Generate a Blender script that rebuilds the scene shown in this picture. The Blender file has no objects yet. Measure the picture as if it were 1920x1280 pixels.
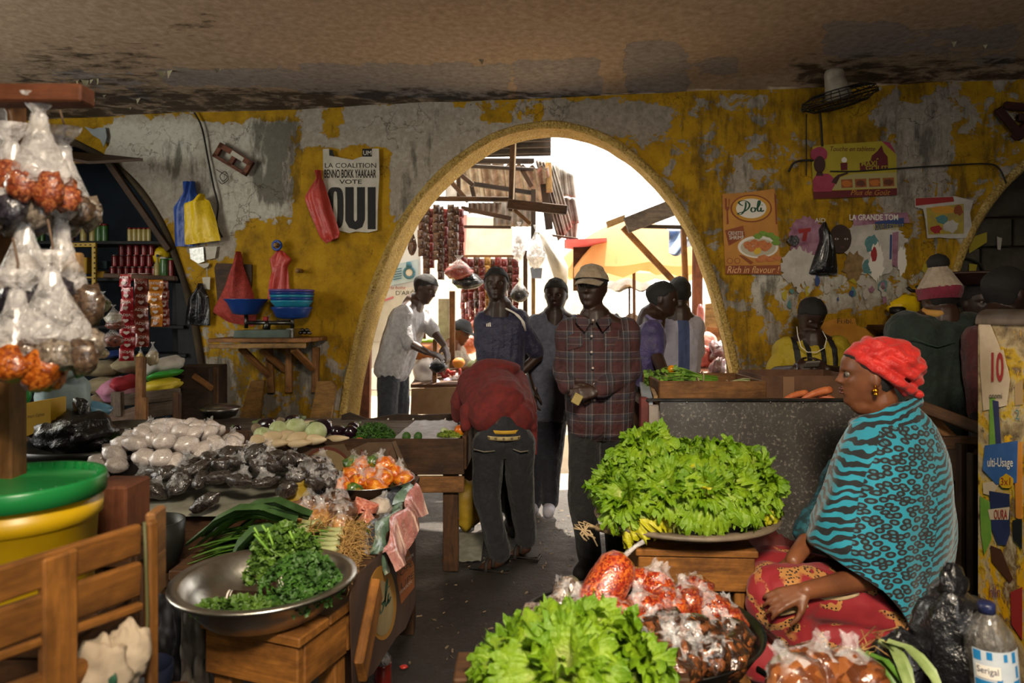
import bpy, math, random
import numpy as np
from mathutils import Vector as V, Matrix, noise, Quaternion, Euler
random.seed(7)
R = math.radians
pi = math.pi
# ------------------------------------------------------------------ camera
F, HZ, CH = 1280.0, 577.0, 1.48          # focal length in pixels, horizon row, eye height
sc = bpy.context.scene
COL = sc.collection
cam = bpy.data.cameras.new('camera'); camo = bpy.data.objects.new('camera', cam); COL.objects.link(camo)
camo.location = (0, 0, CH); camo.rotation_euler = (pi/2, 0, 0)
cam.sensor_width = 36; cam.lens = 24; cam.shift_y = -(640-HZ)/1920.0
cam.clip_start = .05
cam.dof.use_dof = True; cam.dof.focus_distance = 3.3; cam.dof.aperture_fstop = 3.2
sc.camera = camo
# ------------------------------------------------------------------ light
w = bpy.data.worlds.new('sky'); sc.world = w; w.use_nodes = True
bg = w.node_tree.nodes['Background']; bg.inputs[0].default_value = (1.0, .965, .91, 1); bg.inputs[1].default_value = 4.2
def lamp(name, typ, loc, aim, power, col, size=None, sy=None, ang=None, spread=None):
    l = bpy.data.lights.new(name, typ); o = bpy.data.objects.new(name, l); COL.objects.link(o)
    o.location = loc; d = V(aim)-V(loc); o.rotation_euler = d.to_track_quat('-Z', 'Y').to_euler()
    l.energy = power; l.color = col
    if typ == 'AREA':
        l.shape = 'RECTANGLE'; l.size = size; l.size_y = sy or size
        if spread: l.spread = R(spread)
    if ang: l.angle = R(ang)
    return o
lamp('sun', 'SUN', (2.6, 7.4, 8), (1.6, 5.0, 1.0), 22, (1, .9, .76), ang=1.0)
# added key lamp under the closed ceiling; daylight through the doorway in the left wall
lamp('added_key_lamp', 'AREA', (.25, -.5, 2.95), (.35, 2.3, .7), 66, (1, .84, .64), .55, .55, spread=85)  # added to light the foreground; the ceiling has no opening here
lamp('daylight_left_door', 'AREA', (-4.6, 2.6, 2.3), (-.6, 4.1, 2.05), 42, (1, .98, .82), 1.2, 1.6)
sc.view_settings.view_transform = 'Standard'; sc.view_settings.look = 'None'
sc.view_settings.exposure = 0.0; sc.view_settings.gamma = 1.0; sc.view_settings.use_curve_mapping = False
sc.cycles.max_bounces = 8; sc.cycles.transparent_max_bounces = 10; sc.cycles.caustics_reflective = False; sc.cycles.caustics_refractive = False
sc.cycles.sample_clamp_indirect = 4
# ------------------------------------------------------------------ geometry helpers
def P(px, py, Y): return V(((px-960)/F*Y, Y, CH+(HZ-py)/F*Y))
WD = 5.1; WS = -.137                      # the arcade wall: Y = WD + WS*X
WT = V((1, WS, 0)).normalized(); WN = V((WS, -1, 0)).normalized()   # along the wall, out of it to the room
def W(px, py, off=0.0):
    u = (px-960)/F; Y = WD/(1-WS*u)
    return P(px, py, Y)+WN*off
def ease(t): t = max(0., min(1., t)); return t*t*(3-2*t)
def lerp(a, b, t): return a+(b-a)*t
def interp(tab, x):
    if x <= tab[0][0]: return tab[0][1]
    for (a, b), (c, d) in zip(tab, tab[1:]):
        if x <= c: return b+(d-b)*(x-a)/(c-a)
    return tab[-1][1]
def frame(z, xh=(1, 0, 0)):
    z = V(z).normalized(); x = V(xh)-z*V(xh).dot(z)
    if x.length < 1e-4: x = V((0, 1, 0))-z*z.y
    x.normalize(); y = z.cross(x)
    return x, y, z
def axes(x, y, z, o=(0, 0, 0)):
    return Matrix(((x[0], y[0], z[0], o[0]), (x[1], y[1], z[1], o[1]), (x[2], y[2], z[2], o[2]), (0, 0, 0, 1)))
ORD = 'first second third fourth fifth sixth seventh eighth ninth tenth eleventh twelfth thirteenth fourteenth fifteenth sixteenth'.split()
class MB:
    def __init__(s): s.v = []; s.f = []
    def add(s, vs, fs):
        n = len(s.v); s.v += [tuple(v) for v in vs]; s.f += [tuple(i+n for i in f) for f in fs]; return s
    def box(s, c, size, M=None, b=.0):
        x, y, z = [d/2 for d in size]; c = V(c)
        if b <= 0:
            vs = [V((i*x, j*y, k*z)) for i in (-1, 1) for j in (-1, 1) for k in (-1, 1)]
            fs = [(0, 1, 3, 2), (4, 6, 7, 5), (0, 4, 5, 1), (2, 3, 7, 6), (0, 2, 6, 4), (1, 5, 7, 3)]
        else:
            b = min(b, x*.8, y*.8, z*.8); vs = []; ix = {}
            for i in (-1, 1):
                for j in (-1, 1):
                    for k in (-1, 1):
                        for ax in range(3):
                            p = [i*(x-b), j*(y-b), k*(z-b)]; p[ax] = (i*x, j*y, k*z)[ax]
                            ix[i, j, k, ax] = len(vs); vs.append(V(p))
            fs = []
            for ax in range(3):
                o1, o2 = [a for a in range(3) if a != ax]
                for sg in (-1, 1):
                    q = []
                    for (p, r) in ((-1, -1), (1, -1), (1, 1), (-1, 1)):
                        t = [0, 0, 0]; t[ax] = sg; t[o1] = p; t[o2] = r; q.append(ix[t[0], t[1], t[2], ax])
                    fs.append(q if (sg > 0) == (ax != 1) else q[::-1])
            for ax in range(3):
                o1, o2 = [a for a in range(3) if a != ax]
                for p in (-1, 1):
                    for r in (-1, 1):
                        def g(sg, face):
                            t = [0, 0, 0]; t[ax] = sg; t[o1] = p; t[o2] = r; return ix[t[0], t[1], t[2], face]
                        fs.append((g(-1, o1), g(1, o1), g(1, o2), g(-1, o2)))
            for i in (-1, 1):
                for j in (-1, 1):
                    for k in (-1, 1): fs.append([ix[i, j, k, a] for a in range(3)])
        vs = [(M @ v if M else v)+c for v in vs]
        return s.add(vs, fs)
    def grid(s, nu, nv, fn, cu=False, cv=False):
        vs = [fn(i/(nu if cu else nu-1), j/(nv if cv else nv-1)) for i in range(nu) for j in range(nv)]
        fs = []
        for i in range(nu if cu else nu-1):
            for j in range(nv if cv else nv-1):
                a, b = (i+1) % nu, (j+1) % nv
                fs.append((i*nv+j, a*nv+j, a*nv+b, i*nv+b))
        return s.add(vs, fs)
    def tube(s, pts, rad, n=8, cap=True, flat=None):
        pts = [V(p) for p in pts]; m = len(pts)
        if not hasattr(rad, '__len__'): rad = [rad]*m
        vs = []; x = None
        for i, p in enumerate(pts):
            d = (pts[min(i+1, m-1)]-pts[max(i-1, 0)])
            if d.length < 1e-7: d = V((0, 0, 1))
            x, y, z = frame(d, x if x is not None else (1, .31, .12))
            for k in range(n):
                a = 2*pi*k/n; vs.append(p+(x*math.cos(a)+y*math.sin(a)*(flat or 1))*rad[i])
        fs = [(i*n+k, i*n+(k+1) % n, (i+1)*n+(k+1) % n, (i+1)*n+k) for i in range(m-1) for k in range(n)]
        if cap: fs += [tuple(range(n))[::-1], tuple((m-1)*n+k for k in range(n))]
        return s.add(vs, fs)
    def lathe(s, prof, n=28, c=(0, 0, 0), sx=1, sy=1, M=None, wob=0, closed=False):
        c = V(c); vs = []
        for (r, z) in prof:
            for k in range(n):
                a = 2*pi*k/n; rr = r*(1+wob*math.sin(3*a+z*9))
                v = V((rr*math.cos(a)*sx, rr*math.sin(a)*sy, z)); vs.append((M @ v if M else v)+c)
        m = len(prof)
        fs = [(i*n+k, i*n+(k+1) % n, (i+1)*n+(k+1) % n, (i+1)*n+k) for i in range(m-1) for k in range(n)]
        if closed: fs += [((m-1)*n+k, (m-1)*n+(k+1) % n, (k+1) % n, k) for k in range(n)]
        else:
            if prof[0][0] > 1e-6: fs.append(tuple(range(n))[::-1])
            if prof[-1][0] > 1e-6: fs.append(tuple((m-1)*n+k for k in range(n)))
        return s.add(vs, fs)
    def ell(s, c, r, M=None, nu=16, nv=10, nz=0, ns=3, seed=0, fn=None):
        c = V(c); r = V(r) if hasattr(r, '__len__') else V((r, r, r)); vs = []
        for j in range(nv+1):
            t = -pi/2+pi*j/nv
            for i in range(nu):
                a = 2*pi*i/nu; d = V((math.cos(t)*math.cos(a), math.cos(t)*math.sin(a), math.sin(t)))
                k = 1+(nz*noise.noise(d*ns+V((seed*3.7, seed*1.3, 0))) if nz else 0)
                v = V((d.x*r.x, d.y*r.y, d.z*r.z))*k
                if fn: v = fn(v, d)
                vs.append((M @ v if M else v)+c)
        fs = [(j*nu+i, j*nu+(i+1) % nu, (j+1)*nu+(i+1) % nu, (j+1)*nu+i) for j in range(nv) for i in range(nu)]
        return s.add(vs, fs)
    def cap(s, a, b, ra, rb, n=12):
        a = V(a); b = V(b); d = b-a
        if d.length < 1e-5: return s.ell(a, ra, nu=n, nv=8)
        x, y, z = frame(d); vs = []; L = d.length; rings = []
        for t in (-90, -60, -30, 0): rings.append((a+z*ra*math.sin(R(t)), ra*math.cos(R(t))))
        for t in (0, 30, 60, 90): rings.append((b+z*rb*math.sin(R(t)), rb*math.cos(R(t))))
        for p, r in rings:
            r = max(r, 1e-4)
            for k in range(n):
                q = 2*pi*k/n; vs.append(p+(x*math.cos(q)+y*math.sin(q))*r)
        m = len(rings)
        fs = [(i*n+k, i*n+(k+1) % n, (i+1)*n+(k+1) % n, (i+1)*n+k) for i in range(m-1) for k in range(n)]
        fs += [tuple(range(n))[::-1], tuple((m-1)*n+k for k in range(n))]
        return s.add(vs, fs)
    def prism(s, poly, off):
        n = len(poly); off = V(off); vs = [V(p) for p in poly]+[V(p)+off for p in poly]
        fs = [tuple(range(n))[::-1], tuple(range(n, 2*n))]+[(i, (i+1) % n, n+(i+1) % n, n+i) for i in range(n)]
        return s.add(vs, fs)
def ploc(p):
    return p.location if p.type == 'EMPTY' else V((0, 0, 0))
def finish(o, parent):
    COL.objects.link(o)
    if parent is not None:
        o.parent = parent
        if parent.type == 'EMPTY': o.matrix_parent_inverse = Matrix.Translation(-parent.location)
        else: o.matrix_parent_inverse = parent.get('_inv') and Matrix.Identity(4) or Matrix.Translation(-parent.location)
    return o
def mesh_from(mb, name, mat=None, smooth=True, shift=None):
    me = bpy.data.meshes.new(name)
    vs = mb.v
    if shift is not None: vs = [(a-shift[0], b-shift[1], c-shift[2]) for a, b, c in vs]
    me.from_pydata(vs, [], mb.f); me.update()
    if smooth: me.shade_smooth()
    if mat is not None: me.materials.append(mat)
    return me
def obj(name, mb, mat, parent=None, smooth=True, tag=None):
    """one mesh object out of world-space geometry; its origin is moved to the foot of its bounds"""
    a = np.array(mb.v); lo, hi = a.min(0), a.max(0)
    sh = V(((lo[0]+hi[0])/2, (lo[1]+hi[1])/2, lo[2]))
    o = bpy.data.objects.new(name, mesh_from(mb, name, mat, smooth, sh)); o.location = sh
    finish(o, parent)
    if tag: TAG(o, *tag)
    return o
def TAG(o, label, cat=None, group=None, kind=None):
    if label: o['label'] = label
    if cat: o['category'] = cat
    if group: o['group'] = group
    if kind: o['kind'] = kind
    return o
def thing(name, label, cat, loc=(0, 0, 0), group=None):
    o = bpy.data.objects.new(name, None); COL.objects.link(o); o.location = V(loc); o.empty_display_size = .1
    return TAG(o, label, cat, group)
def struct(name, mb, mat, smooth=False, parent=None):
    o = obj(name, mb, mat, parent, smooth)
    if parent is None: o['kind'] = 'structure'
    return o
_bc = {}
def board(name, p0, p1, wd, th, nrm, mat, parent=None, b=.004, tag=None):
    """a plank from p0 to p1 (its axis), wd wide, th thick along nrm; grain runs along its length"""
    p0, p1 = V(p0), V(p1); L = (p1-p0).length
    key = (round(L, 2), round(wd, 3), round(th, 3), mat.name)
    if key not in _bc:
        m = MB(); m.box((0, 0, 0), (round(L, 2), wd, th), None, b)
        k = random.random()*9
        m.v = [(x, y*(1+.04*noise.noise(V((x*5, k, 0)))), z*(1+.10*noise.noise(V((x*4, k+5, 0))))) for x, y, z in m.v]
        _bc[key] = mesh_from(m, name, mat, False)
    o = bpy.data.objects.new(name, _bc[key])
    x = (p1-p0).normalized(); n = V(nrm); n = (n-x*n.dot(x)).normalized(); y = n.cross(x)
    M = axes(x, y, n, (p0+p1)/2)
    COL.objects.link(o)
    o.matrix_basis = M
    if parent is not None:
        o.parent = parent; o.matrix_parent_inverse = Matrix.Translation(-parent.location)
    if tag: TAG(o, *tag)
    return o
def dup(o, loc=None, rot=None, scale=None, label=None, parent=None, mats=None):
    c = o.copy(); COL.objects.link(c)
    if parent is not None: c.parent = parent
    for ch in [x for x in o.children]: dup(ch, parent=c)
    if loc is not None: c.location = loc
    if rot is not None: c.rotation_euler = rot
    if scale is not None: c.scale = scale if hasattr(scale, '__len__') else (scale,)*3
    if label: c['label'] = label
    return c
# flat print: text and shapes mapped onto a quad in space
def text_mesh(s, shear=0, bold=0, extr=0):
    cu = bpy.data.curves.new('t', 'FONT'); cu.body = s; cu.shear = shear; cu.resolution_u = 3
    cu.offset = bold
    o = bpy.data.objects.new('t', cu); COL.objects.link(o)
    dg = bpy.context.evaluated_depsgraph_get(); me = o.evaluated_get(dg).to_mesh()
    vs = [v.co.copy() for v in me.vertices]; fs = [tuple(p.vertices) for p in me.polygons]
    o.evaluated_get(dg).to_mesh_clear(); bpy.data.objects.remove(o); bpy.data.curves.remove(cu)
    return vs, fs
def text_on(name, s, q, mat, parent=None, shear=0, bold=0, lift=0.0, warp=None):
    """text filling the quad q = (bottom-left, bottom-right, top-right, top-left)"""
    vs, fs = text_mesh(s, shear, bold)
    if not vs: return None
    x0 = min(v.x for v in vs); x1 = max(v.x for v in vs); y0 = min(v.y for v in vs); y1 = max(v.y for v in vs)
    q = [V(p) for p in q]; n = (q[1]-q[0]).cross(q[3]-q[0]).normalized()*lift
    out = []
    for v in vs:
        u, t = (v.x-x0)/(x1-x0), (v.y-y0)/(y1-y0)
        if warp: u, t = warp(u, t)
        out.append(q[0].lerp(q[1], u).lerp(q[3].lerp(q[2], u), t)+n)
    m = MB(); m.add(out, fs)
    return obj(name, m, mat, parent, False)
def wtext(name, s, x0, y0, x1, y1, mat, parent, off=.012, **k):
    return text_on(name, s, (W(x0, y1, off), W(x1, y1, off), W(x1, y0, off), W(x0, y0, off)), mat, parent, **k)
def wpoly(name, px, mat, parent=None, off=.004, th=.003, tag=None, smooth=False):
    m = MB(); m.prism([W(x, y, off) for x, y in px], WN*th); return obj(name, m, mat, parent, smooth, tag)
def ellpx(cx, cy, rx, ry, n=28, a0=0, a1=2*pi):
    return [(cx+rx*math.cos(a0+(a1-a0)*k/n), cy+ry*math.sin(a0+(a1-a0)*k/n)) for k in range(n)]
def strokes(name, paths, w, mapf, mat, parent, nrm, th=.002):
    """pen strokes: each path a list of 2-D points, drawn as a flat ribbon through mapf"""
    m = MB()
    for p in paths:
        q = []
        for i in range(len(p)-1):
            a, b, c, d = p[max(i-1, 0)], p[i], p[i+1], p[min(i+2, len(p)-1)]
            for k in range(5):
                t = k/5
                q.append(tuple(.5*((2*b[j])+(c[j]-a[j])*t+(2*a[j]-5*b[j]+4*c[j]-d[j])*t*t+(-a[j]+3*b[j]-3*c[j]+d[j])*t**3) for j in (0, 1)))
        q.append(p[-1]); L = []; Rr = []
        for i, c in enumerate(q):
            e, f = q[max(i-1, 0)], q[min(i+1, len(q)-1)]; dx, dy = f[0]-e[0], f[1]-e[1]; l = math.hypot(dx, dy) or 1
            ww = w*(.55+.45*abs(dy/l))*.5
            L.append(mapf(c[0]-dy/l*ww, c[1]+dx/l*ww)); Rr.append(mapf(c[0]+dy/l*ww, c[1]-dx/l*ww))
        n = len(q); m.add(L+Rr, [(i, i+1, n+i+1, n+i) for i in range(n-1)])
    return obj(name, m, mat, parent, False)
DOLI = [[(.20, .62), (.10, .72), (.05, .86), (.15, .97), (.32, .95), (.44, .75), (.42, .50), (.30, .28), (.16, .18), (.03, .10), (.05, .03), (.16, .06), (.27, .35), (.31, .70), (.30, .88)],
        [(.62, .48), (.54, .50), (.50, .34), (.55, .20), (.63, .24), (.66, .38), (.62, .48), (.70, .46)],
        [(.70, .40), (.80, .66), (.83, .92), (.78, .96), (.75, .70), (.74, .36), (.79, .22), (.86, .34)],
        [(.87, .50), (.86, .32), (.90, .22), (.97, .32)], [(.90, .66), (.905, .70)]]
# ------------------------------------------------------------------ materials
def rgb(h):
    h = h.lstrip('#'); c = [int(h[i:i+2], 16)/255 for i in (0, 2, 4)]
    return tuple((x/12.92 if x <= .04045 else ((x+.055)/1.055)**2.4) for x in c)+(1,)
class NT:
    def __init__(s, name):
        s.m = bpy.data.materials.new(name); s.m.use_nodes = True; s.t = s.m.node_tree; s.b = s.t.nodes['Principled BSDF']; s.out = s.t.nodes['Material Output']
    def n(s, typ, **k):
        x = s.t.nodes.new(typ)
        for a, v in k.items():
            if a[0] == 'i' and a[1:].isdigit(): s.set(x.inputs[int(a[1:])], v)
            elif hasattr(x, a): setattr(x, a, v)
            else: s.set(x.inputs[a], v)
        return x
    def set(s, inp, v):
        if isinstance(v, bpy.types.NodeSocket): s.t.links.new(v, inp)
        else: inp.default_value = v
    def coord(s, kind='Object', scale=(1, 1, 1), rot=(0, 0, 0)):
        c = s.n('ShaderNodeTexCoord'); mp = s.n('ShaderNodeMapping', i0=c.outputs[kind], i3=scale, i2=rot); return mp.outputs[0]
    def noise(s, vec, scale, detail=4, rough=.55, dist=0):
        x = s.n('ShaderNodeTexNoise', Scale=scale, Detail=detail, Roughness=rough, Distortion=dist); s.set(x.inputs['Vector'], vec); return x.outputs[0]
    def vor(s, vec, scale, feature='F1', out=0, rnd=1):
        x = s.n('ShaderNodeTexVoronoi', feature=feature, Scale=scale); s.set(x.inputs['Vector'], vec); s.set(x.inputs['Randomness'], rnd); return x.outputs[out]
    def ramp(s, fac, stops, interp='LINEAR'):
        x = s.n('ShaderNodeValToRGB'); s.set(x.inputs[0], fac); e = x.color_ramp; e.interpolation = interp
        while len(e.elements) < len(stops): e.elements.new(.5)
        for q, (p, c) in zip(e.elements, stops):
            q.position = p; q.color = c if hasattr(c, '__len__') else (c, c, c, 1)
        return x.outputs[0]
    def mix(s, fac, a, b, typ='MIX'):
        x = s.n('ShaderNodeMix', data_type='RGBA', blend_type=typ); s.set(x.inputs[0], fac); s.set(x.inputs[6], a); s.set(x.inputs[7], b); return x.outputs[2]
    def math(s, op, a, b=0., c=None, clamp=False):
        x = s.n('ShaderNodeMath', operation=op, use_clamp=clamp); s.set(x.inputs[0], a); s.set(x.inputs[1], b)
        if c is not None: s.set(x.inputs[2], c)
        return x.outputs[0]
    def attr(s, name, out=2): return s.n('ShaderNodeAttribute', attribute_name=name).outputs[out]
    def bump(s, h, st=.4, d=.01):
        x = s.n('ShaderNodeBump', Strength=st, Distance=d); s.set(x.inputs['Height'], h); s.t.links.new(x.outputs[0], s.b.inputs['Normal'])
    def bs(s, **k):
        for a, v in k.items(): s.set(s.b.inputs[a.replace('_', ' ')], v)
        return s
_mc = {}
def mat(name, c1, c2=None, sc_=8, rough=.7, metal=0, bump=0, bsc=None, stretch=(1, 1, 1), coat=0, rnd=0, spec=.5, sss=0, sheen=0, emit=0, trans=0, lo=.35, hi=.65, bd=.01):
    if name in _mc: return _mc[name]
    t = NT(name); c1 = rgb(c1); c2 = rgb(c2) if c2 else None
    v = t.coord('Object', stretch)
    col = c1
    if c2: col = t.ramp(t.noise(v, sc_, 5, .6), [(lo, c1), (hi, c2)])
    if rnd:
        oi = t.n('ShaderNodeObjectInfo'); x = t.n('ShaderNodeHueSaturation'); t.set(x.inputs['Color'], col)
        t.set(x.inputs['Value'], t.math('MULTIPLY_ADD', oi.outputs['Random'], 2*rnd, 1-rnd)); col = x.outputs[0]
    t.bs(Base_Color=col, Roughness=rough, Metallic=metal, Coat_Weight=coat, Coat_Roughness=.12)
    t.set(t.b.inputs['Specular IOR Level'], spec)
    if sss: t.bs(Subsurface_Weight=sss, Subsurface_Radius=(.02, .008, .004), Subsurface_Scale=.5)
    if sheen: t.bs(Sheen_Weight=sheen)
    if emit: t.set(t.b.inputs['Emission Color'], c1); t.bs(Emission_Strength=emit)
    if trans: t.bs(Transmission_Weight=trans)
    if bump: t.bump(t.noise(v, bsc or sc_*2.5, 5, .6), bump, bd)
    _mc[name] = t.m; return t.m
def wood(name, c1, c2, rough=.65, rnd=.2, spec=.3):
    if name in _mc: return _mc[name]
    t = NT(name); v = t.coord('Object', (1.2, 14, 14))
    oi = t.n('ShaderNodeObjectInfo'); off = t.n('ShaderNodeVectorMath', operation='MULTIPLY_ADD'); t.set(off.inputs[0], v); off.inputs[1].default_value = (1, 1, 1)
    cx = t.n('ShaderNodeCombineXYZ'); t.set(cx.inputs[0], t.math('MULTIPLY', oi.outputs['Random'], 40)); t.set(off.inputs[2], cx.outputs[0])
    g = t.noise(off.outputs[0], 3.2, 9, .72, .8); d = t.noise(t.coord('Object', (1, 1.5, 1.5)), 6, 4, .7)
    col = t.ramp(g, [(.3, rgb(c1)), (.72, rgb(c2))])
    col = t.mix(t.math('MULTIPLY', t.ramp(d, [(.40, 0.), (.68, 1.)]), .75), col, tuple(x*.25 for x in rgb(c1)[:3])+(1,))
    x = t.n('ShaderNodeHueSaturation'); t.set(x.inputs['Color'], col); t.set(x.inputs['Value'], t.math('MULTIPLY_ADD', oi.outputs['Random'], 2*rnd, 1-rnd))
    t.bs(Base_Color=x.outputs[0], Roughness=rough); t.set(t.b.inputs['Specular IOR Level'], spec)
    t.bump(g, .35, .004); _mc[name] = t.m; return t.m
def plastic_film(name, tint='#e8e8ea', alpha=.22, rough=.1):
    """thin clear bag film: mostly see-through with bright glints"""
    if name in _mc: return _mc[name]
    t = NT(name); v = t.coord('Object')
    tr = t.n('ShaderNodeBsdfTransparent'); mx = t.n('ShaderNodeMixShader')
    t.bs(Base_Color=rgb(tint), Roughness=rough, Coat_Weight=.6); t.set(t.b.inputs['Specular IOR Level'], .9)
    t.bump(t.noise(v, 38, 3, .6, 1.5), .9, .01)
    fac = t.ramp(t.noise(v, 30, 3, .6, 1.0), [(.35, alpha*.45), (.65, min(1, alpha*1.6))])
    t.set(mx.inputs[0], fac); t.t.links.new(tr.outputs[0], mx.inputs[1]); t.t.links.new(t.b.outputs[0], mx.inputs[2]); t.t.links.new(mx.outputs[0], t.out.inputs[0])
    _mc[name] = t.m; return t.m
def grains(name, c1, c2, c3, sc_=120, coat=.9, rough=.5, bump=.8, gloss=.10):
    """loose contents seen through a tight shiny bag"""
    if name in _mc: return _mc[name]
    t = NT(name); v = t.coord('Object'); cells = t.n('ShaderNodeTexVoronoi', Scale=sc_); t.set(cells.inputs['Vector'], v)
    sep = t.n('ShaderNodeSeparateColor'); t.set(sep.inputs[0], cells.outputs[1])
    col = t.ramp(sep.outputs[0], [(.0, rgb(c1)), (.5, rgb(c2)), (1, rgb(c3))])
    t.bs(Base_Color=col, Roughness=rough, Coat_Weight=coat, Coat_Roughness=gloss)
    t.bump(t.math('SUBTRACT', 1., cells.outputs[0]), bump*.6, 1/sc_*.4)
    x = t.n('ShaderNodeBump', Strength=.85, Distance=.012); t.set(x.inputs['Height'], t.noise(v, 24, 3, .6, 1.2)); t.t.links.new(x.outputs[0], t.b.inputs['Coat Normal'])
    _mc[name] = t.m; return t.m
# shared ones
WOOD_D = wood('wood_dark', '#2e1d10', '#5a3c22'); WOOD_M = wood('wood_mid', '#5b3a1c', '#93673a'); WOOD_O = wood('wood_orange', '#553312', '#946026')
WOOD_G = wood('wood_grey', '#3e342b', '#6b5d50'); WOOD_R = wood('wood_red', '#5a2f1c', '#7f4c30'); WOOD_P = wood('wood_pale', '#7a5a34', '#b4905a')
STEEL = mat('steel', '#8c8a86', '#b9b6b0', 14, .28, 1, .15); STEEL_D = mat('steel_dark', '#3a3936', '#6a6864', 10, .38, 1, .2)
ALU = mat('aluminium', '#a8a49a', '#d0ccc2', 9, .33, 1, .12)
BLACKBAG = mat('black_bag_plastic', '#0b0b0c', '#16161a', 9, .3, 0, .9, 16, coat=.4, bd=.02)
REDBAG = mat('red_bag_plastic', '#a8322a', '#bf4034', 6, .42, 0, .6, 14, bd=.02)
BLUEBAG = mat('blue_bag_plastic', '#173a86', '#1e4aa0', 6, .42, 0, .6, 14, bd=.02)
YELBAG = mat('yellow_bag_plastic', '#d8b400', '#e8c60c', 6, .42, 0, .6, 14, bd=.02)
FILM = plastic_film('clear_film'); FILMW = plastic_film('milky_film', '#e4e0de', .4, .16)
SKIN_D = mat('skin_deep', '#2f1d15', '#3d271b', 9, .46, 0, .08, 60, spec=.5)
SKIN_M = mat('skin_brown', '#5f3822', '#7a4a2e', 7, .44, 0, .06, 70, spec=.5)
SKIN_V = mat('skin_very_deep', '#25170f', '#35221a', 9, .48, 0, .06, 60, spec=.45)
HAIR = mat('hair_black', '#0a0807', '#15100d', 60, .8, 0, .7, 160, bd=.004)
EYEW = mat('eye_white', '#5c534a', rough=.3); EYED = mat('eye_dark', '#120a06', rough=.12)
BLACK = mat('black_print', '#161413', rough=.8); PAPER = mat('paper_white', '#a8a294', '#c4beb0', 9, .8); WHITE_P = mat('white_print', '#d8d2c6', rough=.8)
RED_P = mat('red_print', '#8e1f1c', rough=.75); GREEN_P = mat('green_print', '#1d4a33', rough=.75)
# ------------------------------------------------------------------ the room shell
CZ = 3.07
def spts(px, py):                       # a pixel on the wall -> (distance along the wall, height)
    p = W(px, py); return (p-V((0, WD, 0))).dot(WT), p.z
def WP(s, z, d=0.): return V((0, WD, 0))+WT*s+V((0, 0, z))-WN*d      # d goes into the wall
def smooth_curve(pts, n=6):
    q = []
    for i in range(len(pts)-1):
        a, b, c, d = pts[max(i-1, 0)], pts[i], pts[i+1], pts[min(i+2, len(pts)-1)]
        for k in range(n):
            t = k/n
            q.append(tuple(.5*((2*b[j])+(c[j]-a[j])*t+(2*a[j]-5*b[j]+4*c[j]-d[j])*t*t+(-a[j]+3*b[j]-3*c[j]+d[j])*t**3) for j in (0, 1)))
    return q+[pts[-1]]
def foot(p, z=0.): return (p[0], z)
A_L = [spts(*p) for p in [(-330, 640), (-300, 520), (-230, 400), (-120, 305), (10, 258), (100, 257), (170, 282), (240, 332), (295, 405), (335, 500), (362, 600), (382, 720)]]
A_C = [spts(*p) for p in [(638, 800), (650, 720), (676, 610), (706, 520), (760, 405), (830, 322), (920, 258), (1010, 234), (1085, 240), (1160, 272), (1230, 332), (1285, 405), (1325, 490), (1356, 590), (1380, 690), (1395, 780)]]
A_R = [spts(*p) for p in [(1762, 640), (1790, 520), (1830, 420), (1890, 338), (1990, 262), (2110, 235), (2230, 262), (2320, 350), (2380, 480), (2410, 640)]]
arches = []
for A in (A_L, A_C, A_R):
    q = smooth_curve(A, 5); q = [(q[0][0]-.03, 0.)]+q+[(q[-1][0]+.03, 0.)]; arches.append(q)
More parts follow.
